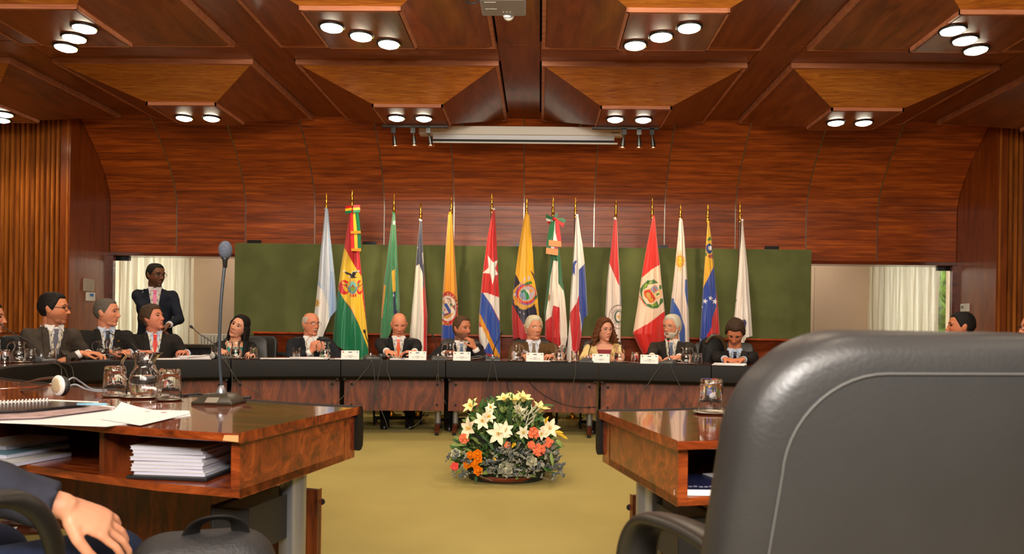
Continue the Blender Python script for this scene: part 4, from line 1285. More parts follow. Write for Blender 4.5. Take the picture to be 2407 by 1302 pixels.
# ================================================================== RIGHT FOREGROUND DESK
p = pz(1671, 972)
put('coaster', p, 'steel coaster under the glass on the right foreground desk', 'coaster', 'steel coasters', scale=1.25)
put('glass', p + Vector((0, 0, .0035)), 'upturned drinking glass alone on the right foreground desk', 'glass', 'drinking glasses on the ring of desks', inverted=True, water=0.0, scale=1.25)
c = PZ_(1668, 1166, Z0)
t = empty('navy_booklet', (c.x, c.y, Z0), R(2), label='navy blue booklet with pale emblem in the right desk shelf', cat='booklet')
MB().box((0, .12, .010), (.21, .24, .018)).build('pages', M_PAPER, t, world=False)
MB().box((0, .12, .0198), (.212, .242, .0014)).build('cover', mat('cover_navy', (34, 38, 72), .3), t, world=False)
for k in range(7):
    MB().box((-.05 + .016 * k, .035 + .004 * math.sin(k * 2), .0208), (.011, .010 + .012 * (k > 4), .0008)).build('printed_emblem', mat('pale_print', (150, 152, 170), .5), t, world=False)
t2 = empty('folded_leaflet', (c.x + .10, c.y + .17, Z0 + .022), R(20), label='folded white leaflet lying on the navy booklet', cat='leaflet')
MB().box((0, 0, .0015), (.10, .15, .002)).build('sheet', M_PAPER, t2, world=False)
# backpack
p = PY_(475, 1290, 1.72)
t = empty('backpack', (p.x, p.y, 0), R(20), label='black fabric backpack with carry handle on the floor, bottom left', cat='backpack')
zt_ = 1.055 - (1262 - 768) / 1750 * 1.72
mb = cushion(.19, zt_ / 2, .09, .17, wt=.165, bulge=.02, n=10)
mb.v = [(x, y, z + zt_ / 2) for x, y, z in mb.v]
m_bp = mat('backpack_fabric', (38, 38, 40), .6, noise_amt=.2, noise_scale=60, bump=.6, bump_scale=150)
mb.build('body', m_bp, t, world=False, smooth=True, auto=60)
MB().tube(cat_rom([(-.03, .0, zt_ - .03), (-.015, -.0, zt_ + .02), (.03, -.01, zt_ + .038), (.075, -.0, zt_ + .02), (.09, .01, zt_ - .05)], 6), .022, 12, flat=.22, up=(0, .4, 1)).build('carry_handle', M_BLACKLEATHER, t, world=False, smooth=True)
mb = cushion(.13, zt_ * .32, .06, .05, bulge=.02, n=8)
mb.v = [(x, y - .12, z + zt_ * .36) for x, y, z in mb.v]
mb.build('front_pocket', m_bp, t, world=False, smooth=True, auto=60)
MB().tube([(p_.x * 1.02, -.055, p_.z + zt_ / 2) for p_ in rr_ring(.15, zt_ / 2 - .02, .11, 0, 8, .125)], .004, 6).build('zip', M_BLACKPLASTIC, t, world=False)
# ================================================================== PEOPLE
def remeshed(mb, voxel, smooth=3):
    me = mb.mesh('tmp')
    ob = bpy.data.objects.new('tmp', me); COL.objects.link(ob)
    m = ob.modifiers.new('r', 'REMESH'); m.mode = 'VOXEL'; m.voxel_size = voxel; m.use_smooth_shade = True
    if smooth:
        s = ob.modifiers.new('s', 'SMOOTH'); s.factor = .5; s.iterations = smooth
    dg = bpy.context.evaluated_depsgraph_get(); dg.update()
    out = bpy.data.meshes.new_from_object(ob.evaluated_get(dg))
    bpy.data.objects.remove(ob); bpy.data.meshes.remove(me)
    return out
def mesh_np(me):
    v = np.empty(len(me.vertices) * 3); me.vertices.foreach_get('co', v); return v.reshape(-1, 3)
def set_np(me, v): me.vertices.foreach_set('co', v.ravel()); me.update()
def set_cols(me, c):
    a = me.color_attributes.new('Col', 'FLOAT_COLOR', 'POINT')
    c4 = np.ones((len(c), 4), dtype=np.float32); c4[:, :3] = c
    a.data.foreach_set('color', c4.ravel())
def obj_from(me, name, m, parent, smooth=True):
    me.materials.clear(); me.materials.append(m)
    if smooth: me.polygons.foreach_set('use_smooth', [True] * len(me.polygons))
    o = bpy.data.objects.new(name, me); COL.objects.link(o); o.parent = parent; me.name = name
    return o
def sstep(x, a, b):
    t = np.clip((x - a) / (b - a + 1e-9), 0, 1); return t * t * (3 - 2 * t)
def sphere_dirs(nu, nv):
    D = []
    for j in range(nv + 1):
        th = PI * j / nv
        th = min(max(th, .02), PI - .02)
        for i in range(nu):
            a = 2 * PI * i / nu
            D.append((math.sin(th) * math.cos(a), math.sin(th) * math.sin(a), math.cos(th)))
    D = np.array(D)
    F = []
    for j in range(nv):
        for i in range(nu):
            i2 = (i + 1) % nu
            F.append((j * nu + i, (j + 1) * nu + i, (j + 1) * nu + i2, j * nu + i2))
    F.append(tuple(range(nu))); F.append(tuple(nv * nu + k for k in range(nu))[::-1])
    return D, F
def skull(D, fem=0, fat=0):
    x, y, z = D[:, 0].copy(), D[:, 1].copy(), D[:, 2]
    r = np.sqrt(x * x + y * y) + 1e-9
    k = (1 - np.abs(z) ** 2.5) ** .4 / r
    k = 1 + (k - 1) * np.where(z > 0, .95, .8)
    x *= k; y *= k
    t = np.clip(-z, 0, 1); u = np.clip(z, 0, 1)
    px = .0765 * x * (1 - (.24 + .06 * fem - .10 * fat) * t ** 1.7) * (1 + .03 * u)
    py = .095 * y
    py = np.where(y > 0, py * (1 - .58 * t), py * (1 - .04 * t))
    py = py + .004 * u - .006 * t
    py = np.where(y > 0, py + .010 * (1 - t), py)
    pz = .118 * z
    return np.stack([px, py, pz], 1)
def skin_m(): 
    if 'skin' not in MATS:
        m = colattr('skin', rough=.48, spec=.4, bump=.15)
        b = m.node_tree.nodes['Principled BSDF']
        b.inputs['Subsurface Weight'].default_value = .0
        MATS['skin'] = m
    return MATS['skin']
def cloth(name, col, rough=.85, amt=.10): return mat('cloth_' + name, col, rough, spec=.25, noise_amt=amt, noise_scale=40, bump=.15, bump_scale=250)
def tie_mat(name, c1, c2, scale=60, ang=35, c3=None):
    key = 'tie_' + name
    if key in MATS: return MATS[key]
    m, nt, b = newmat(key)
    tc = nt.nodes.new('ShaderNodeTexCoord'); mp = nt.nodes.new('ShaderNodeMapping'); mp.inputs['Rotation'].default_value = (0, R(ang), 0)
    w = nt.nodes.new('ShaderNodeTexWave'); w.inputs['Scale'].default_value = scale; w.inputs['Distortion'].default_value = 0; w.bands_direction = 'X'
    r = nt.nodes.new('ShaderNodeValToRGB'); r.color_ramp.interpolation = 'CONSTANT'
    r.color_ramp.elements[0].color = lin(c1); r.color_ramp.elements[1].color = lin(c2); r.color_ramp.elements[1].position = .62
    if c3: e = r.color_ramp.elements.new(.85); e.color = lin(c3)
    nt.links.new(tc.outputs['Object'], mp.inputs[0]); nt.links.new(mp.outputs[0], w.inputs[0]); nt.links.new(w.outputs['Fac'], r.inputs[0]); nt.links.new(r.outputs[0], b.inputs['Base Color'])
    b.inputs['Roughness'].default_value = .4
    MATS[key] = m
    return m
def hand(mb, W, d, n, side, curl=.5, sc=1.0, spread=1.0, thumb=1.0):
    """W wrist, d towards the fingers, n out of the back of the hand, side +1/-1 = where the thumb is along d x n"""
    d = Vector(d).normalized(); n = Vector(n); n = (n - d * n.dot(d)).normalized(); s = d.cross(n).normalized() * side
    W = Vector(W)
    palm_c = []
    for (t, w, h) in ((-.015, .026, .020), (.0, .027, .019), (.03, .034, .017), (.065, .040, .0155), (.088, .040, .013), (.095, .036, .010)):
        ring = []
        for k in range(12):
            a = 2 * PI * k / 12
            ring.append(W + (d * t + s * math.cos(a) * w + n * (math.sin(a) * h)) * sc)
        palm_c.append(ring)
    mb.loft(palm_c)
    lens = [(.043, .026, .020), (.048, .030, .022), (.045, .028, .021), (.035, .021, .018)]
    for k in range(4):
        lat = (.030 - .0205 * k)
        base = W + (d * (.088 - (.006 if k in (0, 2) else .0) - (.014 if k == 3 else 0)) + s * lat + n * .001) * sc
        dd = (d + s * (.12 - .08 * k) * spread).normalized()
        c = curl * (1 + .12 * k)
        p = base; ang = 0; rad = .0088 if k < 3 else .0078
        axis = dd.cross(n)
        for q, l in enumerate(lens[k]):
            ang += c * (.55 if q == 0 else .95)
            v = (dd * math.cos(ang) - n * math.sin(ang))
            p2 = p + v * l * sc
            mb.capsule(p, rad * sc * (1 - .10 * q), p2, rad * sc * (1 - .10 * (q + 1)), 10)
            p = p2
    # thumb
    p = W + (d * .022 + s * .024 - n * .004) * sc
    v1 = (d * .72 + s * .66 * thumb - n * (.15 + .2 * curl)).normalized()
    p2 = p + v1 * .040 * sc
    mb.capsule(p, .0145 * sc, p2, .0115 * sc, 10)
    v2 = (d * .92 + s * .28 * thumb - n * (.2 + .3 * curl)).normalized(); p3 = p2 + v2 * .030 * sc
    mb.capsule(p2, .0112 * sc, p3, .010 * sc, 10)
    v3 = (d * .98 + s * .02 - n * (.2 + .4 * curl)).normalized(); p4 = p3 + v3 * .024 * sc
    mb.capsule(p3, .0098 * sc, p4, .0082 * sc, 10)
def ik(S, W, l1, l2, hint):
    S = Vector(S); W = Vector(W); d = W - S; L = d.length
    if L > (l1 + l2) * .995: L2 = (l1 + l2) * .995; W = S + d.normalized() * L2; L = L2; d = W - S
    if L < abs(l1 - l2) + .03: L = abs(l1 - l2) + .03
    a = (l1 * l1 - l2 * l2 + L * L) / (2 * L)
    h = math.sqrt(max(0, l1 * l1 - a * a)); dn = d.normalized()
    u = Vector(hint); u = (u - dn * u.dot(dn)).normalized()
    return S + dn * a + u * h, W
def ell_ring(c, rx, ry, n=24, tilt=0, rot=0, sq=2.0):
    out = []
    for k in range(n):
        a = 2 * PI * k / n
        ca, sa = math.cos(a), math.sin(a)
        x = rx * math.copysign(abs(ca) ** (2 / sq), ca); y = ry * math.copysign(abs(sa) ** (2 / sq), sa)
        out.append(Vector((c[0] + x, c[1] + y, c[2] + tilt * y)))
    return out
def person(label, head_px, Y, body=0, hyaw=0, pitch=0, roll=0, lean=.12, side=0.0, hands=(None, None), skin=(198, 132, 100), hair='short', haircol=(34, 26, 22), hair2=None,
           suit=(38, 36, 36), shirt=(214, 214, 220), tie=None, lanyard=True, glasses=None, beard=None, moustache=None, brows=(50, 36, 28), sc=1.05, standing=False, fem=0, fat=0,
           sw=.185, gaze=0.0, vopen=1.0, voxel=.0058, hx=None, top=None, group=None, hcurl=(.5, .5), hdir=(None, None), hn=(None, None), badge=False, trousers=None, lips=(150, 80, 70),
           earrings=False, watch=False, chair=True, pin=None, stubble=None, hair_th=.010, extra=None):
    H = PY_(head_px[0], head_px[1], Y)
    rz = R(body)
    Rb = Matrix.Rotation(rz, 3, 'Z')
    off = Rb @ Vector((side, -lean, 0))
    O = Vector((H.x - off.x, H.y - off.y, 0))
    T = empty('person', O, rz, label=label, cat='person', group=group)
    W2L = (Matrix.Translation(O) @ Rb.to_4x4()).inverted()
    hc = W2L @ H
    # ---------------- head frame
    HR = Matrix.Rotation(R(hyaw - body), 3, 'Z') @ Matrix.Rotation(R(roll), 3, 'Y') @ Matrix.Rotation(R(pitch), 3, 'X')
    HR = HR @ Matrix.Identity(3)
    HM = Matrix.Translation(hc) @ HR.to_4x4() @ Matrix.Scale(sc, 4)
    HMi = HM.inverted()
    h2 = lambda p: HM @ Vector(p)
    nb = Vector((hc.x * .7 + side * 0 , hc.y + .035, hc.z - .150 * sc))     # pit of the neck / base of the neck
    if pitch > 30: nb += Vector((0, .045, -.030))
    nb.x = hc.x - (HR @ Vector((0, 0, .12))).x * .9
    pel = Vector((0, 0, .54 if not standing else .95))
    if standing: pel.y = nb.y + .01
    spine = lambda t: pel.lerp(nb, t) + Vector((0, .03 * math.sin(PI * t), 0))
    S = {1: nb + Vector((sw * .98, .012, -.056 * sc)), -1: nb + Vector((-sw * .98, .012, -.056 * sc))}
    arms = {}
    for i, s_ in enumerate((1, -1)):
        tgt = hands[i]
        if tgt is None:
            Wl = Vector((s_ * .16, -.30, .62)) if not standing else Vector((s_ * .26, -.05, .88))
        else: Wl = W2L @ Vector(tgt)
        hint = Vector((s_ * .55, .25, -.8)) if (hx is None or hx[i] is None) else Vector(hx[i])
        E, Wl = ik(S[s_], Wl, .285 * sc, .255 * sc, hint)
        arms[s_] = (S[s_], E, Wl)
    # ---------------- body: one continuous skin mesh
    D, F = sphere_dirs(44, 30)
    V = skull(D, fem, fat)
    mb = MB().add([tuple(h2(p)) for p in V], F)
    hs = lambda *a: [mb.ball(h2(a[0]), tuple(v * sc for v in a[1]), 10, 8, rot=HR)]
    # nose
    mb.capsule(h2((0, -.088, .020)), .0065 * sc, h2((0, -.105, -.024)), .0095 * sc, 10)
    mb.ball(h2((0, -.108, -.028)), .0105 * sc, 10, 8)
    for s_ in (-1, 1):
        mb.ball(h2((s_ * .0105, -.099, -.031)), .0082 * sc, 8, 6)
        hs((s_ * .079, .010, -.006), (.009, .019, .031)); hs((s_ * .084, .016, .004), (.007, .016, .022))
    # brow and chin, cheeks
    for s_ in (-1, 1):
        hs((s_ * .030, -.077, .031), (.026, .011, .009))
    hs((0, -.068, -.100), (.026, .019, .018)); hs((0, -.070, -.066), (.030, .020, .032))
    if fat: hs((0, -.030, -.090), (.050 + .008 * fat, .042, .028))
    # neck
    nr = (.052 if fem else .060) * sc * (1 + .1 * fat)
    nt_ = h2((0, .018, -.070))
    mb.capsule(nt_, nr * .95, nb + Vector((0, .005, -.02)), nr * 1.08, 16)
    mb.loft([ell_ring(spine(t), rx, ry) for t, rx, ry in ((-.05, .12, .09), (.3, .13, .09), (.7, .14, .09), (.88, .15, .085), (.97, .10, .06))])
    if fem: mb.loft([ell_ring(spine(t), rx, ry, sq=2.3) for t, rx, ry in ((.60, .160, .112), (.78, .162, .112), (.86, .155, .102), (.93, .125, .080), (1.0, .076, .062))])
    for s_ in (1, -1):
        a, e, w = arms[s_]
        mb.capsule(a, .048, e, .038, 12); mb.capsule(e, .038, w, .026, 12)
        i = 0 if s_ == 1 else 1
        d = (w - e).normalized()
        dd = Vector(hdir[i]) if hdir[i] is not None else (d + Vector((-s_ * .25, -.05, -.10)))
        if hdir[i] is None and hands[i] is not None: dd.z = min(max(dd.z, -.35), .1)
        nn = Vector(hn[i]) if hn[i] is not None else Vector((s_ * .25, 0, 1))
        hand(mb, w, dd, nn, -1 if s_ == 1 else 1, hcurl[i], sc * (.88 if fem else .98))
    # legs
    fz = .05
    if standing:
        L_ = {s_: (Vector((s_ * .09, pel.y, .90)), Vector((s_ * .10, pel.y - .01, .50)), Vector((s_ * .11, pel.y + .02, .09))) for s_ in (1, -1)}
    else:
        L_ = {s_: (Vector((s_ * .10, -.02, .50)), Vector((s_ * .13, -.43, .46)), Vector((s_ * .13, -.40, .09))) for s_ in (1, -1)}
    for s_ in (1, -1):
        a, b_, c = L_[s_]
        mb.capsule(a, .065, b_, .048, 12); mb.capsule(b_, .046, c, .032, 12); mb.capsule(c, .033, c + Vector((0, -.09, -.045)), .022, 10)
    me = remeshed(mb, voxel, 3)
    v = mesh_np(me)
    hl = (np.array(HMi.to_3x3()) @ v.T).T + np.array(HMi.translation)
    x, y, z = hl[:, 0], hl[:, 1], hl[:, 2]
    front = (y < -.030) & (np.abs(x) < .09) & (z > -.13) & (z < .13)
    ax = np.abs(x)
    dy = .0125 * np.exp(-((ax - .031) ** 2 / .014 ** 2 + (z - .010) ** 2 / .010 ** 2))
    dy -= .0045 * np.exp(-(x ** 2 / .020 ** 2 + (z + .061) ** 2 / .0055 ** 2)) + .0055 * np.exp(-(x ** 2 / .018 ** 2 + (z + .075) ** 2 / .006 ** 2))
    dy += .0045 * np.exp(-(x ** 2 / .024 ** 2 + (z + .068) ** 2 / .0025 ** 2)) + .004 * np.exp(-(x ** 2 / .02 ** 2 + (z + .086) ** 2 / .005 ** 2))
    dy += .004 * np.exp(-((ax - .038 - (z + .05) * -.25) ** 2 / .006 ** 2 + (z + .05) ** 2 / .02 ** 2))
    dy -= .0045 * np.exp(-((ax - .045) ** 2 / .018 ** 2 + (z + .020) ** 2 / .016 ** 2))
    hl2 = hl.copy(); hl2[:, 1] += np.where(front, dy, 0)
    v2 = (np.array(HM.to_3x3()) @ hl2.T).T + np.array(HM.translation)
    set_np(me, np.where(front[:, None], v2, v))
    base = np.array(lin(skin)[:3]); col = np.tile(base, (len(v), 1))
    red = base * np.array([1.05, .72, .66])
    head_zone = (np.abs(x) < .11) & (np.abs(y) < .14) & (z > -.15) & (z < .14)
    def mixc(w, c):
        nonlocal col
        w = np.clip(w, 0, 1)[:, None]; col = col * (1 - w) + np.array(c) * w
    mixc(np.where(front, .45 * np.exp(-((ax - .045) ** 2 / .018 ** 2 + (z + .022) ** 2 / .018 ** 2)), 0), red)
    mixc(np.where(front, .55 * np.exp(-(x ** 2 / .012 ** 2 + (z + .028) ** 2 / .012 ** 2)), 0), red)
    mixc(np.where(front, .5 * np.exp(-((ax - .031) ** 2 / .016 ** 2 + (z - .006) ** 2 / .010 ** 2)), 0), base * .62)
    lipm = np.where(front & (y < -.07), np.exp(-(x ** 2 / .021 ** 2) ** 2 - ((z + .068) ** 2 / .0095 ** 2) ** 2), 0)
    if stubble is not None:
        jaw = sstep(-z, .030, .055) * sstep(.105 - ax, 0, .02) * (head_zone & (y < .03))
        mixc(.75 * jaw * (z > -.16), lin(stubble)[:3])
    mixc(lipm * .95, lin(lips)[:3])
    mixc(np.where(front & (y < -.07), .7 * np.exp(-(x ** 2 / .020 ** 2) ** 2 - ((z + .068) ** 2 / .0022 ** 2)), 0), base * .35)
    set_cols(me, col)
    bod = obj_from(me, 'body', skin_m(), T)
    bvh = BVHTree.FromPolygons([Vector(p) for p in mesh_np(me)], [tuple(p.vertices) for p in me.polygons])
    def face_hit(px_, pz_):
        o = h2((px_, -.25, pz_)); d = (h2((px_, 0, pz_)) - o).normalized()
        h = bvh.ray_cast(o, d, .5 * sc)
        return HMi @ h[0] if h[0] is not None else Vector((px_, -.085, pz_))
    # ---------------- eyes
    ew = MB(); ir = MB(); lid = MB(); br = MB()
    for s_ in (-1, 1):
        q = face_hit(s_ * .031, .009)
        c = q + Vector((0, .0055, 0))
        ew.ball(h2(c), (.0135 * sc, .0085 * sc, .0062 * sc), 12, 8, rot=HR)
        if pitch < 25: ir.ball(h2(c + Vector((gaze * .006, -.0066, 0))), (.0052 * sc, .0028 * sc, .0054 * sc), 10, 8, rot=HR)
        lid.tube([h2(c + Vector((t * .0150, -.0072 + .003 * t * t, .0050 - .0045 * t * t + (0 if pitch < 25 else -.006)))) for t in (-1, -.5, 0, .5, 1)], .0019 * sc, 6)
        pts = []
        for t in (0, .33, .66, 1):
            bx_ = s_ * (.013 + .036 * t); bz = .0285 + .006 * math.sin(PI * min(1, t * 1.1) * .75)
            qq = face_hit(bx_, bz); pts.append(h2(qq + Vector((0, -.0005, 0))))
        br.tube(pts, [.0030 * sc, .0036 * sc, .0030 * sc, .0014 * sc], 6)
    e = ew.build('eyes', mat('eye_white', (206, 200, 192), .25), T, world=False, smooth=True)
    ir.build('irises', mat('iris_dark', (38, 24, 16), .2), e, world=False, smooth=True) if ir.v else None
    lid.build('eyelashes', mat('lash', (34, 22, 18), .7), T, world=False, smooth=True)
    br.build('eyebrows', mat('brow_%d_%d' % (brows[0], brows[1]), brows, .9), T, world=False, smooth=True)
    # ---------------- hair
    hm = mat('hair_%s_%d_%d_%d' % (hair, *haircol), haircol, .6, spec=.22, noise_amt=.35 if sum(haircol) < 400 else .10, noise_scale=110, bump=.6, bump_scale=260)
    D2, F2 = sphere_dirs(80, 56)
    base_s = skull(D2, fem, fat)
    dx, dy_, dz = D2[:, 0], D2[:, 1], D2[:, 2]
    rxy = np.sqrt(dx ** 2 + dy_ ** 2) + 1e-6
    c = -dy_ / rxy
    def hairshell(hf, hs_, hb, th, nz=.35, amp=.004, top_lim=None, name='hair', matl=None, part=0.0):
        zt = np.where(c > 0, hs_ + (hf - hs_) * sstep(c, .15, .80), hs_ + (hb - hs_) * sstep(-c, 0, .45))
        # sideburn
        zt = zt - .16 * np.exp(-((c - .14) / .12) ** 2)
        m = sstep(dz, zt - .02, zt + .10)
        if top_lim is not None: m = m * (1 - sstep(dz, top_lim, top_lim + .15))
        nse = np.array([noise.noise(Vector((a * 9, b * 9, g * 4))) + .6 * noise.noise(Vector((a * 24, b * 24, g * 10))) for a, b, g in D2])
        disp = -.006 + (th + .006) * m + nse * amp * m + .35 * th * m * sstep(dz, .5, 1)
        nrm = base_s / np.linalg.norm(base_s, axis=1)[:, None]
        P = base_s + nrm * disp[:, None]
        mb = MB().add([tuple(h2(p)) for p in P], F2)
        return mb.build(name, matl or hm, T, world=False, smooth=True)
    if hair == 'short': hairshell(.66, .02, -.50, hair_th)
    elif hair == 'receding': hairshell(.80, .06, -.50, hair_th)
    elif hair == 'wavy': hairshell(.62, .0, -.62, .016, amp=.008)
    elif hair == 'cropped': hairshell(.64, .06, -.45, .006, amp=.002)
    elif hair == 'slick': hairshell(.70, .05, -.75, .009, amp=.003)
    elif hair == 'fringe': hairshell(.95, .10, -.50, .006, amp=.002, top_lim=.55)
    elif hair == 'swept': hairshell(.66, .02, -.55, .013, amp=.004)
    elif hair in ('bob', 'curly'):
        cur = hair == 'curly'
        mb = MB()
        P0 = base_s
        zt = np.where(c > 0, -.15 + (.74 - -.15) * sstep(c, .05, 1.0), -.1 + (-.95 - -.1) * sstep(-c, 0, .4))
        m = sstep(dz, zt - .02, zt + .08)
        nrm = P0 / np.linalg.norm(P0, axis=1)[:, None]
        P = P0 + nrm * (-.006 + (.028 if cur else .020) * m)[:, None]
        mb.add([tuple(h2(p)) for p in P], F2)
        rr = random.Random(5)
        down = (HR @ Vector((0, 0, -1))).lerp(Vector((0, 0, -1)), .6).normalized()
        for s_ in (-1, 1):
            for (ox, oy, l, r_) in ((.080, -.030, .13, .017), (.088, -.005, .17, .024), (.084, .030, .18, .028), (.060, .062, .18, .030), (.024, .078, .18, .032)):
                a = h2((s_ * ox, oy, .02)); b_ = a + down * l * (1.0 if not cur else 1.02) * sc + Vector((s_ * .012, .0, 0))
                if cur: b_ += Vector((s_ * .03, 0, 0))
                mb.capsule(a, r_ * sc * .8, b_, r_ * sc * (.75 if not cur else 1.1), 10)
                if cur:
                    for q in range(26):
                        t = rr.random(); p = a.lerp(b_, t) + Vector((rr.uniform(-1, 1), rr.uniform(-1, 1), rr.uniform(-1, 1))) * r_ * 1.25 + Vector((s_ * .01 * t, 0, 0))
                        mb.ball(p, rr.uniform(.006, .013), 6, 5)
        if cur:
            for q in range(160):
                k = rr.randrange(len(P))
                if m[k] > .8: mb.ball(h2(P[k]), rr.uniform(.006, .012), 6, 5)
        me = remeshed(mb, .006, 1 if cur else 3)
        vv = mesh_np(me)
        if not cur:
            add = np.array([noise.noise(Vector((p[0] * 90, p[1] * 90, p[2] * 8))) for p in vv]) * .004
            nn_ = np.zeros(len(vv) * 3); me.vertices.foreach_get('normal', nn_); vv = vv + nn_.reshape(-1, 3) * add[:, None]
            set_np(me, vv)
        obj_from(me, 'hair', hm, T)
    if beard is not None:
        bm_ = mat('beard_%d_%d' % beard[:2], beard, .8, noise_amt=.35, noise_scale=160, bump=.8, bump_scale=300)
        m = sstep(-dz, .42, .52) * sstep(c, -.05, .25)
        m = np.maximum(m, sstep(-dz, .05, .2) * np.exp(-((c - .12) / .14) ** 2))
        m *= 1 - np.exp(-((base_s[:, 0] / .022) ** 4) - ((base_s[:, 2] + .066) / .0095) ** 4)
        nrm = base_s / np.linalg.norm(base_s, axis=1)[:, None]
        P = base_s + nrm * (-.006 + .0125 * m)[:, None] + np.stack([0 * m, -.006 * m * (c > .3), 0 * m], 1)
        MB().add([tuple(h2(p)) for p in P], F2).build('beard', bm_, T, world=False, smooth=True)
    if moustache is not None:
        mb = MB()
        for s_ in (-1, 1):
            pts = [h2(face_hit(s_ * a, b_) + Vector((0, -.003, 0))) for a, b_ in ((.001, -.050), (.012, -.052), (.024, -.059))]
            mb.tube(pts, [.0055 * sc, .0062 * sc, .0028 * sc], 8, flat=.8)
        mb.build('moustache', mat('moustache_%d' % moustache[0], moustache, .9, bump=.8, bump_scale=300), T, world=False, smooth=True)
    if glasses is not None:
        gcol, gz, gth = glasses
        gm = mat('frame_%d_%d' % (gcol[0], gcol[1]), gcol, .3, metal=.3)
        mb = MB(); gl = MB()
        yf = -.103
        for s_ in (-1, 1):
            ring = []
            for k in range(21):
                a = 2 * PI * k / 20
                ca, sa = math.cos(a), math.sin(a)
                ring.append(h2((s_ * .0335 + .0255 * math.copysign(abs(ca) ** .7, ca), yf + .004 * abs(s_ * .0335 + .0255 * ca) / .06 * 2, gz + .0165 * math.copysign(abs(sa) ** .7, sa))))
            mb.tube(ring, gth * sc, 6)
            mb.tube([h2((s_ * .058, yf + .010, gz + .006)), h2((s_ * .078, -.06, gz + .008)), h2((s_ * .085, .005, gz + .008)), h2((s_ * .084, .022, gz - .012))], gth * sc, 6)
        mb.tube([h2((-.009, yf + .001, gz + .004)), h2((0, yf - .004, gz + .007)), h2((.009, yf + .001, gz + .004))], gth * sc, 6)
        mb.build('glasses', gm, T, world=False, smooth=True)
    # ---------------- clothes
    sm = cloth('%d_%d_%d' % suit, suit)
    mb = MB()
    be = 1 + .16 * fat
    rings = [(-.06, .19 * be, .145 * be, 0), (.15, .185 * be, .150 * be, -.012 * fat), (.40, .182 * be, .148 * be, -.02 * fat), (.66, .195, .142, 0), (.83, .190, .125, 0), (.93, .150, .098, 0), (1.0, .094, .080, 0), (1.035, .078, .072, 0)]
    if fem: rings = [(a, b_ * .9, c_ * .92, d_) for a, b_, c_, d_ in rings]
    if standing: rings = [(-.22, .185, .125, 0), (-.08, .18, .122, 0), (.2, .172, .12, 0), (.45, .178, .122, 0), (.7, .195, .13, 0), (.85, .19, .12, 0), (.94, .150, .095, 0), (1.0, .092, .078, 0), (1.03, .078, .070, 0)]
    def torso(g): return [ell_ring(spine(t) + Vector((0, dy2, 0)), rx + g, ry + g, sq=2.3) for t, rx, ry, dy2 in rings]
    mb.loft(torso(0))
    cuffs = []
    for s_ in (1, -1):
        a, e, w = arms[s_]
        k_ = .9 if fem else 1
        mb.capsule(a + Vector((-s_ * .04, 0, .0)), .060 * k_, a + Vector((s_ * .004, 0, -.012)), .057 * k_, 14)
        mb.capsule(a, .061 * k_, e, .052 * k_, 14)
        we = w + (e - w).normalized() * .035
        mb.tube([e, e.lerp(we, .5), we], [.053 * k_, .048 * k_, .042 * k_], 14); mb.ball(e, .053 * k_)
        cuffs.append(MB()); cuffs[-1].tube([w + (e - w).normalized() * .055, w + (e - w).normalized() * .006], [.037 * k_, .035 * k_], 14)
    me = remeshed(mb, .0105, 2)
    vv = mesh_np(me)
    nn_ = np.zeros(len(vv) * 3); me.vertices.foreach_get('normal', nn_); nn_ = nn_.reshape(-1, 3)
    sd = sum(map(ord, label)) % 97
    wr = np.array([noise.noise(Vector((p[0] * 7 + sd, p[1] * 7, p[2] * 16))) * .010 + noise.noise(Vector((p[0] * 22, p[1] * 22 + sd, p[2] * 30))) * .0035 for p in vv])
    vv = vv + nn_ * wr[:, None]
    set_np(me, vv)
    vb = nb.z - (.40 if not fem else .36) * vopen * sc; vt = nb.z + .05
    # cut the V of the jacket
    bm = bmesh.new(); bm.from_mesh(me)
    dele = []
    wv = lambda zz: .066 * (1 + .5 * fem) * max(0, min(1.15, (zz - vb) / (nb.z - vb)))
    for f in bm.faces:
        q = f.calc_center_median(); t = (q.z - pel.z) / (nb.z - pel.z); sp = spine(t)
        if q.z > nb.z + .022: dele.append(f)
        elif q.z > vb and q.y < sp.y - .01 and abs(q.x - sp.x) < wv(q.z): dele.append(f)
    full_bvh = BVHTree.FromBMesh(bm)
    bmesh.ops.delete(bm, geom=dele, context='FACES')
    bm.verts.index_update(); bm.normal_update()
    ov = [q.co.copy() for q in bm.verts]; iv = [q.co - q.normal * .004 for q in bm.verts]
    of = [tuple(q.index for q in f.verts) for f in bm.faces]; k0 = len(ov)
    rim = [(e.verts[0].index, e.verts[1].index) for e in bm.edges if len(e.link_faces) == 1]
    bm.free(); me = bpy.data.meshes.new('jacket')
    me.from_pydata(ov + iv, [], of + [tuple(k0 + i for i in f[::-1]) for f in of] + [(a, b_, k0 + b_, k0 + a) for a, b_ in rim]); me.update()
    jk = obj_from(me, 'jacket', sm, T)
    # shirt
    shm = top if top is not None else cloth('shirt_%d_%d_%d' % shirt, shirt, .7, .02)
    sh = MB().loft(torso(-.011) if not fem else torso(-.008)[:5]).build('shirt' if top is None else 'blouse', shm, T, world=False, smooth=True)
    sbvh = BVHTree.FromPolygons([Vector(p) for p in mesh_np(sh.data)], [tuple(p.vertices) for p in sh.data.polygons])
    if not fem:
        for cf in cuffs: cf.build('cuff', shm, T, world=False, smooth=True)
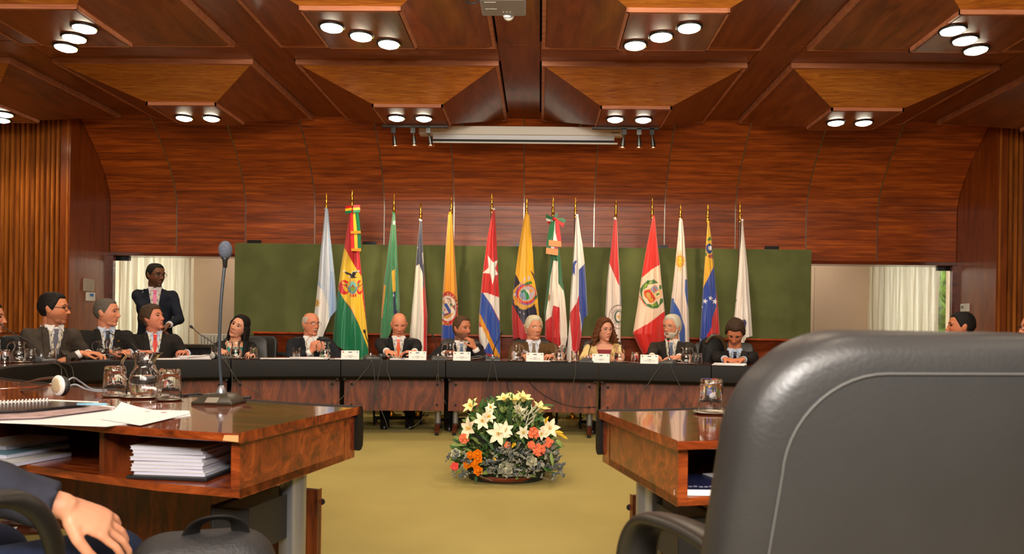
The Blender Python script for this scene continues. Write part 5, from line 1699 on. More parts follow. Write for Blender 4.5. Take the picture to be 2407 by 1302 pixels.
    def drape(strip, th, offs, name, m, on='j', sub=None):
        """strip: rows of (xl, xr, z) relative to the spine x"""
        rows = []
        for (xl, xr, z) in strip:
            row = []
            t = (z - pel.z) / (nb.z - pel.z); sx = spine(t).x if t < 1 else nb.x
            for u in (0, .5, 1):
                x = sx + xl + (xr - xl) * u
                h1 = full_bvh.ray_cast(Vector((x, -1.5, z)), Vector((0, 1, 0)), 3) if on == 'j' else (None,)
                h2_ = sbvh.ray_cast(Vector((x, -1.5, z)), Vector((0, 1, 0)), 3)
                ys = [h[0].y for h in (h1, h2_) if h[0] is not None]
                row.append((x, (min(ys) if ys else None), z))
            rows.append(row)
        flat_ = [p for r_ in rows for p in r_]
        ok = [p[1] for p in flat_ if p[1] is not None]
        if not ok: return None
        last = ok[0]; vs = []
        for p in flat_:
            yy = p[1] if p[1] is not None else last
            last = yy; vs.append((p[0], yy - offs, p[2]))
        n = len(rows)
        vs2 = vs + [(a, b_ + th, c_) for a, b_, c_ in vs]
        fs = []
        K = 3 * n
        for j in range(n - 1):
            for i in range(2):
                a = j * 3 + i; fs.append((a, a + 1, a + 4, a + 3)); fs.append((K + a, K + a + 3, K + a + 4, K + a + 1))
            fs.append((j * 3, j * 3 + 3, K + j * 3 + 3, K + j * 3)); fs.append((j * 3 + 2, K + j * 3 + 2, K + j * 3 + 5, j * 3 + 5))
        fs.append((0, K, K + 1, 1)); fs.append((1, K + 1, K + 2, 2)); a = 3 * (n - 1); fs.append((a, a + 1, K + a + 1, K + a)); fs.append((a + 1, a + 2, K + a + 2, K + a + 1))
        return MB().add(vs2, fs).build(name, m, sub or T, world=False, smooth=True, auto=50)
    zs = [vb + (nb.z + .005 - vb) * k / 7 for k in range(8)]
    for s_ in (1, -1):
        st = []
        for k, z in enumerate(zs):
            wv_ = wv(z); lw = .012 + (.052 if k < 5 else .034) * min(1, (k + .6) / 3.5)
            a, b_ = s_ * wv_ * .97, s_ * (wv_ + lw)
            st.append((min(a, b_), max(a, b_), z))
        drape(st, .004, .007, 'lapel', sm, sub=jk)
    if top is None:
        # collar
        mb = MB()
        ax_ = (nt_ - nb).normalized()
        r1 = nr * 1.12
        pr = [(r1 * 1.22, -.022), (r1 * 1.10, .012), (r1 * 1.02, .030), (r1 * .97, .030)]
        mb.lathe(pr, nb + Vector((0, .004, .0)), 26, axis=ax_.to_track_quat('Z', 'Y').to_matrix(), caps=False)
        cl = mb.build('collar', shm, sh, world=False, smooth=True)
        for s_ in (1, -1):
            p0 = nb + Vector((s_ * .010, -r1 * 1.06, .026)); p1 = nb + Vector((s_ * r1 * 1.0, -r1 * .55, .034)); p2 = nb + Vector((s_ * .050, -r1 * 1.30, -.030)); 
            MB().slab([p0, p1, p1 + Vector((0, -.006, -.030)), p2], (0, -1, .1), .003).build('collar_wing', shm, sh, world=False)
    if tie is not None:
        kz = nb.z - .008
        drape([(-.014, .014, kz + .004), (-.019, .019, kz - .004), (-.012, .012, kz - .034)], .012, .020, 'tie_knot', tie, on='s')
        drape([(-.013, .013, kz - .032), (-.020, .020, kz - .08), (-.030, .030, kz - .18), (-.038, .038, kz - .28), (-.043, .043, kz - .38)], .004, .009, 'tie', tie, on='s')
    if lanyard:
        lm = mat('lanyard_cream', (222, 210, 180), .6)
        bz = nb.z - .245
        st = {1: [], -1: []}
        for k in range(7):
            t = k / 6; z = nb.z + .006 - (.25) * t
            for s_ in (1, -1):
                cx_ = s_ * (.054 * (1 - t) ** 1.25 + .004)
                st[s_].append((cx_ - .0075, cx_ + .0075, z))
        la = drape(st[1], .002, .014, 'lanyard', lm, on='s')
        drape(st[-1], .002, .0145, 'lanyard', lm, on='s')
        if la is not None:
            drape([(-.0035, .0035, nb.z - z_) for z_ in (.10, .13)], .001, .016, 'printed_text', mat('ink_navy', (60, 66, 96), .7), sub=la) if False else None
            for s_ in (1, -1):
                for q in (.25, .5, .75):
                    z = nb.z + .006 - .25 * q; cx_ = s_ * (.054 * (1 - q) ** 1.25 + .004)
                    drape([(cx_ - .003, cx_ + .003, z + .012), (cx_ - .003, cx_ + .003, z - .012)], .0006, .0158, 'printed_text', mat('ink_navy', (60, 66, 96), .7), on='s', sub=la)
        if badge:
            drape([(-.035, .035, bz - .0), (-.035, .035, bz - .045)], .003, .018, 'name_badge', M_PAPER)
            drape([(-.030, .030, bz - .030), (-.030, .030, bz - .042)], .001, .0195, 'badge_strip', M_DARK)
    if pin is not None:
        drape([(pin[0] - .008, pin[0] + .008, nb.z - pin[1] + .005), (pin[0] - .008, pin[0] + .008, nb.z - pin[1] - .005)], .003, .013, 'lapel_pin', pin[2], sub=jk)
    if earrings:
        for s_ in (-1, 1): MB().ball(h2((s_ * .086, .002, -.042)), .005).build('earring', M_WHITE, T, world=False, smooth=True)
    if watch:
        a, e, w = arms[1]
        MB().tube([w + (e - w).normalized() * .012, w + (e - w).normalized() * -.010], [.031, .030], 16).build('wristwatch', mat('watch_steel', (190, 176, 140), .25, metal=1), T, world=False, smooth=True, auto=40)
    # trousers and shoes
    tm = cloth('trousers_%d_%d_%d' % (trousers or suit), trousers or suit)
    mb = MB()
    for s_ in (1, -1):
        a, b_, c_ = L_[s_]
        mb.capsule(a + Vector((0, .0, .0)), .085 if not standing else .10, b_, .068, 14); mb.capsule(b_, .067, c_, .056, 14)
    if standing: mb.capsule(Vector((-.07, pel.y, .93)), .115, Vector((.07, pel.y, .93)), .115, 14)
    else: mb.capsule(Vector((-.07, 0, .53)), .10, Vector((.07, 0, .53)), .10, 14)
    obj_from(remeshed(mb, .014, 3), 'trousers', tm, T)
    for s_ in (1, -1):
        c_ = L_[s_][2]
        MB().loft([ell_ring((c_.x, c_.y - .04, .0), .050, .145, 18), ell_ring((c_.x, c_.y - .04, .03), .052, .148, 18), ell_ring((c_.x, c_.y - .03, .06), .048, .125, 18), ell_ring((c_.x, c_.y - .01, .09), .044, .09, 18), ell_ring((c_.x, c_.y + .01, .14), .045, .055, 18)]).build('shoe', mat('shoe_black', (24, 20, 18), .3), T, world=False, smooth=True, auto=60)
    if extra: extra(T, h2, nb, arms, drape)
    return T, O, rz
def sitchair(O, rz, label, top=.90, back=.0):
    f = Matrix.Rotation(rz, 3, 'Z') @ Vector((0, .02 + back, 0))
    global chair0
    if chair0 is None: chair0 = make_chair(label, 'black conference chairs around the ring', top=.92); c = chair0
    else: c = copy_tree(chair0); c['label'] = label
    c.location = (O.x + f.x, O.y + f.y, 0); c.rotation_euler = (0, 0, rz)
    return c
chair0 = None
TY = 8.07
tb = lambda px, off, z=.79: ring_pt(s_px(px, off=off), off, z)
navy = (26, 30, 44)
people = []
def P(clabel, *a, ctop=0, **k):
    T, O, rz = person(*a, **k)
    if clabel: sitchair(O, rz, clabel)
    return T
P('black conference chair under the man cut off by the left picture edge', 'man in profile cut off at the left picture edge, dark jacket', (-24, 748), 6.1, body=66, hyaw=106, sc=1.08, lean=.10,
  skin=(196, 128, 96), suit=(28, 28, 30), tie=tie_mat('dark', (30, 30, 40), (50, 50, 60)))
P('black conference chair under the man with the blue striped tie', 'man with dark hair, glasses, grey suit and blue striped tie, hands clasped, at left', (127, 726), 6.28, body=58, hyaw=104, pitch=0, sc=1.10, lean=.20,
  hands=(tb(206, .30, .80), tb(192, .26, .80)), hdir=((.55, -.8, -.05), (.9, -.45, .0)), hcurl=(.75, .75), skin=(206, 132, 94), hair='short', haircol=(26, 20, 18), suit=(66, 58, 50), shirt=(226, 224, 224),
  tie=tie_mat('navy_stripe', (30, 32, 66), (70, 70, 110), 50, 35, (190, 190, 200)), glasses=((30, 24, 22), .004, .0022), voxel=.005, stubble=(150, 92, 66), fat=.4, pin=(.095, .13, M_BRASS))
P('black conference chair under the greying man', 'greying short haired man, dark suit, gold lapel pin, pale blue shirt, looking right', (251, 735), 6.85, body=42, hyaw=95, sc=1.07, lean=.12,
  hands=(tb(300, .45, .80), tb(262, .38, .80)), skin=(208, 136, 104), hair='cropped', haircol=(92, 84, 76), suit=(32, 29, 27), shirt=(186, 196, 216), tie=tie_mat('navy', (22, 26, 40), (26, 30, 46)), voxel=.005, brows=(40, 30, 26), fat=.2, pin=(.09, .10, M_BRASS))
P('black conference chair under the man with the red tie', 'man with wavy greying brown hair, dark suit and bright red tie, head tilted back', (359, 748), 7.18, body=36, hyaw=82, pitch=-12, sc=1.02, lean=.02,
  hands=(tb(436, .62, .79), tb(330, .60, .79)), skin=(206, 128, 100), hair='wavy', haircol=(72, 54, 40), suit=(34, 31, 28), shirt=(190, 206, 228), tie=tie_mat('red', (206, 28, 20), (214, 36, 26)), badge=True, brows=(70, 50, 38))
P(None, 'standing man in navy suit with pink tie and glasses before the curtain', (366, 647), 8.15, body=26, hyaw=66, pitch=4, sc=1.06, standing=True, lean=.0,
  hands=(PY_(396, 764, 7.92), PY_(372, 774, 7.86)), hdir=((-.8, -.3, -.35), (.8, -.2, -.4)), hcurl=(.5, .4), hx=((.8, .5, -.9), (-.8, .5, -.9)), skin=(112, 68, 44), hair='cropped', haircol=(20, 16, 14), suit=(24, 28, 40), shirt=(222, 214, 216),
  tie=tie_mat('pink', (226, 96, 150), (232, 110, 160)), glasses=((26, 22, 22), .006, .0018), stubble=(74, 44, 30), brows=(20, 14, 12), lips=(104, 58, 52), badge=True, sw=.178)
P('black conference chair under the dark haired woman', 'woman with dark bobbed hair, black jacket, teal blouse, head tilted looking left', (562, 768), 7.78, body=14, hyaw=-6, pitch=-6, roll=24, sc=1.02, lean=-.02, side=-.03, fem=1, sw=.165, fat=.5,
  hands=(tb(592, .45, .78), tb(520, .50, .80)), skin=(220, 156, 124), hair='bob', haircol=(24, 18, 18), suit=(30, 28, 27), top=mat('teal_blouse', (0, 128, 128), .4), earrings=True, gaze=-.5, lips=(160, 64, 56), brows=(40, 28, 24))
P('black conference chair under the white-moustached man', 'balding man with glasses and white moustache, dark jacket, hands at his open collar', (731, 762), TY, body=16, hyaw=50, pitch=2, sc=1.04, lean=.12, fat=.8, sw=.20,
  hands=(PY_(758, 826, TY - .16), PY_(732, 826, TY - .18)), hdir=((-.35, -.15, 1), (.35, -.15, 1)), hn=((.2, -1, .2), (-.2, -1, .2)), hcurl=(1.25, 1.25), hx=((.8, .1, -.6), (-.8, .1, -.6)), skin=(216, 138, 104), hair='fringe', haircol=(190, 180, 168),
  suit=(30, 32, 38), shirt=(236, 234, 232), glasses=((64, 48, 40), .006, .0014), moustache=(226, 218, 206), brows=(150, 130, 110))
P('black conference chair under the bald man', 'bald man with orange tie and dark suit, looking down, writing', (938, 763), TY + .05, body=10, hyaw=16, pitch=20, sc=1.03, lean=.14, sw=.20, fat=.4,
  hands=(tb(972, .26, .785), tb(916, .24, .785)), hdir=((-.9, -.3, 0), (.6, -.7, -.1)), skin=(222, 142, 106), hair='none', suit=(30, 30, 31), shirt=(230, 226, 224), tie=tie_mat('orange', (232, 88, 14), (238, 98, 22)), brows=(150, 104, 76), pin=(.09, .13, M_WHITE))
P('black conference chair under the bearded man', 'man with slicked-back brown hair and grey beard, hand at his mouth', (1086, 772), TY, body=8, hyaw=50, pitch=4, roll=0, sc=1.06, lean=.14,
  hands=(PY_(1116, 818, TY - .17), tb(1050, .45, .80)), hdir=((-.48, .02, 1), None), hn=((.7, -.7, .2), None), hcurl=(.85, .4), hx=((.5, -.3, -1), (-.8, .3, -.5)), skin=(190, 118, 84), hair='slick', haircol=(84, 58, 36), suit=(28, 27, 30), shirt=(226, 220, 214),
  tie=tie_mat('blue_light', (50, 66, 96), (130, 160, 190), 40, -35), stubble=(92, 72, 58), brows=(110, 80, 58), vopen=.9)
P('black conference chair under the man in brown suit', 'white-haired man in brown suit with striped brown tie, looking right', (1255, 771), TY, body=4, hyaw=26, pitch=2, sc=1.05, lean=.12, sw=.205, fat=.7,
  hands=(tb(1300, .40, .785), tb(1224, .34, .785)), hcurl=(.5, .6), skin=(212, 142, 108), hair='swept', haircol=(214, 202, 172), suit=(92, 66, 36), shirt=(216, 218, 228), tie=tie_mat('brown_gold', (36, 30, 26), (150, 116, 50), 55, 35), lanyard=False, brows=(170, 150, 124))
P('black conference chair under the curly haired woman', 'woman with curly auburn hair and glasses, cream blazer over dark red top', (1421, 776), TY, body=-2, hyaw=24, pitch=2, sc=.98, lean=.10, fem=1, sw=.165,
  hands=(tb(1450, .40, .785), tb(1384, .42, .785)), skin=(216, 152, 124), hair='curly', haircol=(96, 56, 28), suit=(222, 196, 134), top=mat('maroon_top', (128, 26, 40), .7), lanyard=False, glasses=((130, 100, 84), .006, .0010), earrings=True, lips=(176, 96, 90), brows=(90, 60, 44),
  extra=lambda T, h2, nb, arms, drape: [drape([(-.075 + .03 * k, -.050 + .03 * k, nb.z - .205 + .006 * (k % 2)), (-.075 + .03 * k, -.050 + .03 * k, nb.z - .235)], .002, .006, 'printed_pattern', mat('top_print_%d' % (k % 2), ((60, 66, 96), (200, 150, 130))[k % 2], .7), on='s') for k in range(5)] + [drape([(-.11, -.095, nb.z - .18), (-.112, -.093, nb.z - .20)], .003, .012, 'brooch', M_BRASS)])
P('black conference chair under the speaking white-haired man', 'speaking white-haired man with glasses and white beard, charcoal suit, facing left', (1579, 769), TY - .05, body=-16, hyaw=-44, pitch=2, sc=1.05, lean=.16, sw=.195,
  hands=(tb(1590, .30, .785), tb(1532, .32, .785)), hdir=((-.9, -.3, 0), (.5, -.7, 0)), skin=(214, 144, 112), hair='swept', haircol=(204, 198, 178), suit=(50, 44, 38), shirt=(226, 216, 204), tie=tie_mat('slate', (70, 80, 104), (110, 122, 150), 90, 35), glasses=((110, 70, 50), .002, .0011),
  beard=(212, 204, 184), moustache=(196, 186, 164), brows=(150, 140, 124))
P('black conference chair under the man looking down', 'man with brown hair bending over papers, dark suit, navy tie, white lanyard', (1728, 782), 7.88, body=-12, hyaw=-18, pitch=40, roll=4, sc=1.10, lean=.26, sw=.195,
  hands=(tb(1738, .24, .785), tb(1710, .26, .79)), hdir=((-.9, -.4, -.05), (.6, -.7, -.1)), skin=(206, 126, 88), hair='wavy', haircol=(66, 48, 34), suit=(32, 29, 28), shirt=(186, 200, 224), tie=tie_mat('navy', (22, 26, 40), (26, 30, 46)), brows=(50, 36, 28), watch=True)
P('black conference chair hidden behind the big grey chair', 'man with short black hair seen in profile above the grey chair back, facing left', (2259, 768), 6.8, body=-60, hyaw=-108, sc=1.08, lean=.06, skin=(196, 120, 82), hair='cropped', haircol=(24, 20, 18), suit=(30, 30, 34), tie=tie_mat('dark', (30, 30, 40), (50, 50, 60)))
P('black conference chair at the right picture edge', 'balding man with dark framed glasses cut off by the right picture edge', (2432, 772), 6.4, body=-70, hyaw=-96, sc=1.08, lean=.06, skin=(214, 138, 104), hair='fringe', haircol=(70, 56, 50), suit=(34, 34, 38), glasses=((26, 22, 22), .004, .0022), tie=tie_mat('dark', (30, 30, 40), (50, 50, 60)))
# empty chair behind the dark haired woman, jacket/bag over the chair next to the speaking man
q = PY_(598, 800, 8.55); c = copy_tree(chair0); c['label'] = 'empty black conference chair behind the dark haired woman\'s shoulder'; c.location = (q.x, q.y - .25, 0); c.rotation_euler = (0, 0, R(-12))
q = PY_(1668, 830, 8.35)
c = copy_tree(chair0); c['label'] = 'black conference chair with a bag hung over it, right of the speaking man'; c.location = (q.x, 8.12, 0); c.rotation_euler = (0, 0, R(-12))
t = empty('shoulder_bag', (q.x, 8.20, .55), label='black leather bag hanging on the chair right of the speaking man', cat='bag')
mb = cushion(.165, .20, .10, .12, wt=.14, bulge=.03, n=8)
mb.v = [(x + q.x, y + 8.20, z + .80) for x, y, z in mb.v]
mb.build('bag_body', M_BLACKLEATHER, t, smooth=True, auto=60)
MB().tube(cat_rom([(q.x - .10, 8.12, .93), (q.x - .02, 8.10, 1.02), (q.x + .08, 8.10, .97), (q.x + .14, 8.12, .82)], 6), .020, 8, flat=.3, up=(0, 1, 0)).build('strap', mat('brown_strap', (70, 50, 26), .35), t, smooth=True)
# person in the left foreground: only arm, hand and knee are in view
def fgp():
    T = empty('person', (-1.42, 1.30, 0), 0, label='person in dark jacket and jeans at the bottom left, hand resting on the knee', cat='person')
    w = PY_(150, 1190, 1.50); kn = PY_(262, 1250, 1.72)
    sh = Vector((-1.40, 1.12, 1.06)); el = Vector((-1.33, 1.30, .86))
    hd_ = (PY_(262, 1240, 1.56) - w).normalized()
    mb = MB()
    D, F = sphere_dirs(30, 20); V = skull(D)
    hc = Vector((-1.55, 1.12, 1.30)); HRf = Matrix.Rotation(R(165), 3, 'Z')
    mb.add([tuple(hc + HRf @ Vector(p)) for p in V], F)
    mb.capsule(hc + Vector((0, 0, -.07)), .055, hc + Vector((0, 0, -.18)), .06)
    mb.loft([ell_ring((-1.55, 1.10, z), rx, ry) for z, rx, ry in ((.5, .13, .10), (.8, .14, .1), (1.0, .15, .09), (1.09, .10, .06))])
    mb.capsule(sh, .045, el, .038); mb.capsule(el, .038, w, .027)
    hip = Vector((-1.46, 1.12, .50))
    mb.capsule(hip, .07, kn + Vector((0, 0, -.07)), .05); mb.capsule(kn + Vector((0, 0, -.07)), .05, (kn.x, kn.y + .02, .09), .035)
    hand(mb, w, hd_, Vector((.15, -.62, 1)), 1, .34, 1.05, 1.0)
    me = remeshed(mb, .0042, 2)
    v = mesh_np(me); base = np.array(lin((212, 150, 118))[:3]); col = np.tile(base, (len(v), 1))
    for k in range(len(v)):
        pass
    nz = np.array([noise.noise(Vector((p[0] * 40, p[1] * 40, p[2] * 40))) for p in v[::1]])
    col = col * (1 + .10 * nz[:, None])
    set_cols(me, col)
    me.transform(Matrix.Translation(-T.location))
    obj_from(me, 'body', skin_m(), T)
    mb = MB(); we = w + (el - w).normalized() * .02
    mb.loft([ell_ring((-1.55, 1.10, z), rx, ry) for z, rx, ry in ((.5, .19, .15), (.8, .2, .15), (1.0, .2, .13), (1.08, .15, .10), (1.12, .08, .08))])
    mb.capsule(sh + Vector((-.05, 0, 0)), .075, sh, .07); mb.capsule(sh, .068, el, .062); mb.tube([el, el.lerp(we, .5), we], [.064, .056, .050], 16); mb.ball(el, .063)
    me = remeshed(mb, .009, 2); vv = mesh_np(me); nn_ = np.zeros(len(vv) * 3); me.vertices.foreach_get('normal', nn_)
    wr = np.array([noise.noise(Vector((p[0] * 9, p[1] * 14, p[2] * 14))) * .012 + noise.noise(Vector((p[0] * 30, p[1] * 30, p[2] * 30))) * .003 for p in vv])
    set_np(me, vv + nn_.reshape(-1, 3) * wr[:, None]); me.transform(Matrix.Translation(-T.location))
    obj_from(me, 'jacket', cloth('fg_navy', (44, 46, 58)), T)
    mb = MB(); mb.capsule(hip, .10, kn + Vector((0, 0, -.07)), .078, 18); mb.capsule(kn + Vector((0, 0, -.07)), .078, (kn.x, kn.y + .03, .09), .06, 18)
    h2_ = hip + Vector((-.22, 0, 0)); k2 = kn + Vector((-.30, .02, -.07)); mb.capsule(h2_, .10, k2, .078, 18); mb.capsule(k2, .078, (k2.x, k2.y + .03, .09), .06, 18); mb.capsule(hip, .11, h2_, .11, 18)
    me = remeshed(mb, .010, 3); me.transform(Matrix.Translation(-T.location))
    obj_from(me, 'jeans', cloth('denim', (24, 34, 58), .9, .2), T)
    for kx in (kn, k2):
        MB().loft([ell_ring((kx.x, kx.y + .07, z), a, b_, 18) for z, a, b_ in ((0, .05, .14), (.04, .05, .14), (.07, .045, .11), (.10, .04, .06))]).build('shoe', MATS['shoe_black'], T, smooth=True)
    mb = MB(); D3, F3 = sphere_dirs(40, 28); b3 = skull(D3); mm = sstep(D3[:, 2], -.1, .05); n3 = b3 / np.linalg.norm(b3, axis=1)[:, None]
    MB().add([tuple(hc + HRf @ Vector(p)) for p in b3 + n3 * (-.006 + .018 * mm)[:, None]], F3).build('hair', MATS.get('hair_short_26_20_18', M_DARK), T, smooth=True)
    # chair with a looped armrest
    c = empty('conference_chair', (-1.50, 1.10, 0), label='black office chair at the bottom left with looped armrest, under the person in jeans', cat='chair')
    pts = [PY_(x, y, yy) for x, y, yy in ((-60, 1190, 1.15), (-20, 1176, 1.18), (40, 1176, 1.22), (90, 1205, 1.25), (122, 1262, 1.27), (130, 1330, 1.28), (110, 1420, 1.27))]
    MB().tube(cat_rom([tuple(p) for p in pts], 7), .012, 14, flat=1.8, up=(0, 1, 0)).build('armrest', mat('armrest_dark', (20, 20, 18), .4), c, smooth=True)
    mb = cushion(.26, .25, .07, .07, bulge=.015, n=6); mb.v = [(x - 1.55, z_ + 1.12, .42 + y_) for x, y_, z_ in mb.v]; mb.build('seat', M_CHAIR, c, smooth=True)
    mb = cushion(.25, .24, .08, .06, bulge=.012, n=7); mb.v = [(x - 1.58, y_ + .84, .74 + z_) for x, y_, z_ in mb.v]; mb.build('backrest', M_CHAIR, c, smooth=True)
    MB().cyl((-1.55, 1.1, .06), (-1.55, 1.1, .40), .03).build('gas_column', M_BLACKMETAL, c)
    for k in range(5):
        a = 2 * PI * k / 5; MB().tube([(-1.55, 1.1, .08), (-1.55 + .28 * math.cos(a), 1.1 + .28 * math.sin(a), .03)], [.025, .015], 8).build('base_arm', M_BLACKMETAL, c)
fgp()
# ================================================================== FLOWER ARRANGEMENT
base = PZ_(1190, 1122, 0.0)
FY = base.y
fa = empty('flower_arrangement', (base.x, FY, 0), label='large low basket arrangement of lilies, white, orange and coral flowers on the carpet', cat='flower arrangement')
def fc(x, y): return (1020 + x / 5.209, 900 + y / 5.208)
rf = random.Random(11)
def vmat(n, c, r=.6, a=.15): return mat('petal_' + n, c, r, noise_amt=a, noise_scale=30, spec=.3)
M_LEAF = vmat('leaf', (60, 96, 40)); M_LEAF2 = vmat('leaf_light', (118, 136, 70)); M_LEAFD = vmat('leaf_dark', (46, 74, 40)); M_GREY = vmat('grey_foliage', (138, 138, 124), .8, .3); M_GREYD = vmat('grey_dark', (92, 100, 104), .8, .3)
M_CREAM = vmat('cream', (240, 226, 196), .5, .05); M_LILY = vmat('lily', (236, 222, 150), .5, .08); M_ORANGE = vmat('orange', (246, 146, 20), .5, .15); M_CORAL = vmat('coral', (240, 120, 80), .5, .2); M_PINK = vmat('pink_red', (222, 74, 66), .5, .2); M_SAGE = vmat('sage_white', (206, 204, 176), .6, .1); M_YEL = vmat('yellow', (214, 172, 30), .5, .15)
def petal(mb, o, d, up, L, W, curl=.3, cup=.2, n=5):
    """curved petal from o along d, `up` is its upper side"""
    d = Vector(d).normalized(); up = Vector(up); up = (up - d * up.dot(d)).normalized(); s = d.cross(up)
    vs = []
    for j in range(n + 1):
        t = j / n; w = W * math.sin(PI * min(1, (t * .92 + .08))) ** .8 * .5
        c = o + d * (L * t) + up * (curl * L * (t - t * t * 1.6))
        for k in (-1, 0, 1):
            vs.append(c + s * (k * w) + up * (cup * w * abs(k)))
    vs2 = [v - up * .0015 for v in vs]
    m = len(vs); fs = []
    for j in range(n):
        for k in range(2):
            a = j * 3 + k; fs.append((a, a + 1, a + 4, a + 3)); fs.append((m + a, m + a + 3, m + a + 4, m + a + 1))
        fs.append((j * 3, j * 3 + 3, m + j * 3 + 3, m + j * 3)); fs.append((j * 3 + 2, m + j * 3 + 2, m + j * 3 + 5, j * 3 + 5))
    mb.add(vs2 if False else vs + vs2, fs)
def lily(x, y, Y, face, size, m, open_=.55, name='lily', petals=6):
    c = PY_(*fc(x, y), Y); f = Vector(face).normalized()
    a = f.orthogonal().normalized(); b_ = f.cross(a)
    mb = MB(); ph = rf.random() * 2
    for k in range(petals):
        an = 2 * PI * k / petals + ph
        r_ = a * math.cos(an) + b_ * math.sin(an)
        petal(mb, c, f * (1 - open_) + r_ * open_, f * open_ - r_ * (1 - open_), size, size * .48, .28, .3)
    o = mb.build(name, m, fa, smooth=True, auto=60, fix=False)
    st = MB()
    for k in range(5):
        an = 2 * PI * k / 5; r_ = a * math.cos(an) + b_ * math.sin(an)
        st.tube([c, c + f * size * .45 + r_ * size * .12], .0015, 5)
        st.ball(c + f * size * .47 + r_ * size * .12, .0035, 6, 5)
    st.build('stamens', M_YEL, o)
    c2_ = c - f * size * .1
    MB().tube(cat_rom([c2_, c2_.lerp(Vector((base.x, FY, .2)), .4) + Vector((0, 0, .0)), Vector((base.x, FY + .0, .12))], 5), .004, 6).build('stem', M_LEAF, fa, smooth=True)
def rose(x, y, Y, r, m, name='rose'):
    c = PY_(*fc(x, y), Y); mb = MB()
    f = (CPOS - c).normalized()
    a = f.orthogonal().normalized(); b_ = f.cross(a)
    for ring, (nr, rr_, tilt) in enumerate(((3, .35, .1), (5, .62, .45), (6, .9, .9), (6, 1.05, 1.35))):
        for k in range(nr):
            an = 2 * PI * k / nr + ring * .6; q = a * math.cos(an) + b_ * math.sin(an)
            petal(mb, c + q * r * rr_ * .25 - f * r * .3, f * math.cos(tilt) + q * math.sin(tilt), f * math.sin(tilt) * 1 - q * math.cos(tilt), r * 1.15, r * 1.1, -.45, .35, 4)
    mb.ball(c, r * .45, 8, 6)
    mb.build(name, m, fa, smooth=True, auto=60, fix=False)
def leaf(x, y, Y, d, L, W, m, name='leaf'):
    c = PY_(*fc(x, y), Y); mb = MB()
    petal(mb, c, d, (0, -.6, .8), L, W, .2, .25, 5)
    mb.build(name, m, fa, smooth=True, fix=False)
def cluster(x, y, Y, r, m, n, br=.008, name='blossom_cluster', m2=None):
    c = PY_(*fc(x, y), Y); mb = MB()
    for k in range(n):
        v = Vector((rf.gauss(0, 1), rf.gauss(0, .6), rf.gauss(0, 1))); v.normalize(); v *= r * rf.random() ** .4
        v.y = -abs(v.y)
        for q in range(4):
            an = q * PI / 2 + rf.random(); petal(mb, c + v, (math.cos(an), -.4, math.sin(an)), (0, -1, 0), br * 1.6, br * 1.5, .2, .2, 2)
    mb.cur = 1 if m2 else 0
    if m2:
        for k in range(n // 2):
            v = Vector((rf.gauss(0, 1), -abs(rf.gauss(0, .6)), rf.gauss(0, 1))); v.normalize(); v *= r * rf.random() ** .4
            mb.ball(c + v, br * .6, 6, 5)
    mb.build(name, [m, m2] if m2 else m, fa, fix=False)
# basket and filling foliage
MB().lathe([(.18, .0), (.24, .012), (.255, .035), (.245, .045), (.22, .04), (.0001, .035)], (base.x, FY, 0), 40, caps=True).build('basket', mat('terracotta_basket', (130, 62, 30), .7, noise_amt=.2, noise_scale=30, bump=.6, bump_scale=60), fa, smooth=True, auto=50)
mb = MB()
mbs = {0: MB(), 1: MB(), 2: MB(), 3: MB(), 4: MB()}
for k in range(2800):
    th = rf.uniform(0, 2 * PI); ph = rf.uniform(.02, 1) ** .8
    el = ph * PI / 2
    rx_ = .36; hz = .50
    q = Vector((math.cos(th) * math.cos(el), math.sin(th) * math.cos(el), math.sin(el)))
    rr_ = rf.uniform(.82, 1.04)
    p = Vector((base.x + q.x * rx_ * rr_, FY + q.y * .30 * rr_, .025 + q.z * hz * rr_))
    right = q.x > -.1 and q.z < .55
    m_ = rf.choice([3, 3, 4, 3, 1, 0]) if right and q.z < .5 else rf.choice([0, 0, 1, 2, 2, 1])
    if q.z < .3 and q.x < -.1: m_ = rf.choice([0, 2, 3, 4, 1])
    d = (q + Vector((rf.uniform(-.8, .8), rf.uniform(-.8, .8), rf.uniform(-.4, .8)))).normalized()
    L = rf.uniform(.03, .075)
    petal(mbs[m_], p, d, (rf.uniform(-1, 1), -.7, 1), L, L * (.45 if m_ < 3 else .28), .2, .25, 3)
    if m_ >= 3:
        for z in range(3): mbs[m_].ball(p + d * L * rf.random() + Vector((rf.uniform(-.01, .01),) * 3), rf.uniform(.003, .007), 5, 4)
for k, m_ in enumerate((M_LEAF, M_LEAF2, M_LEAFD, M_GREY, M_GREYD)):
    mbs[k].build('foliage', m_, fa, fix=False, kind='stuff')
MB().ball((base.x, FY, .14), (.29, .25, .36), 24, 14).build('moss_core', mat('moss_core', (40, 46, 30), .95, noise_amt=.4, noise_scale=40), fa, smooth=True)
Fr = FY - .26; Fm = FY - .12
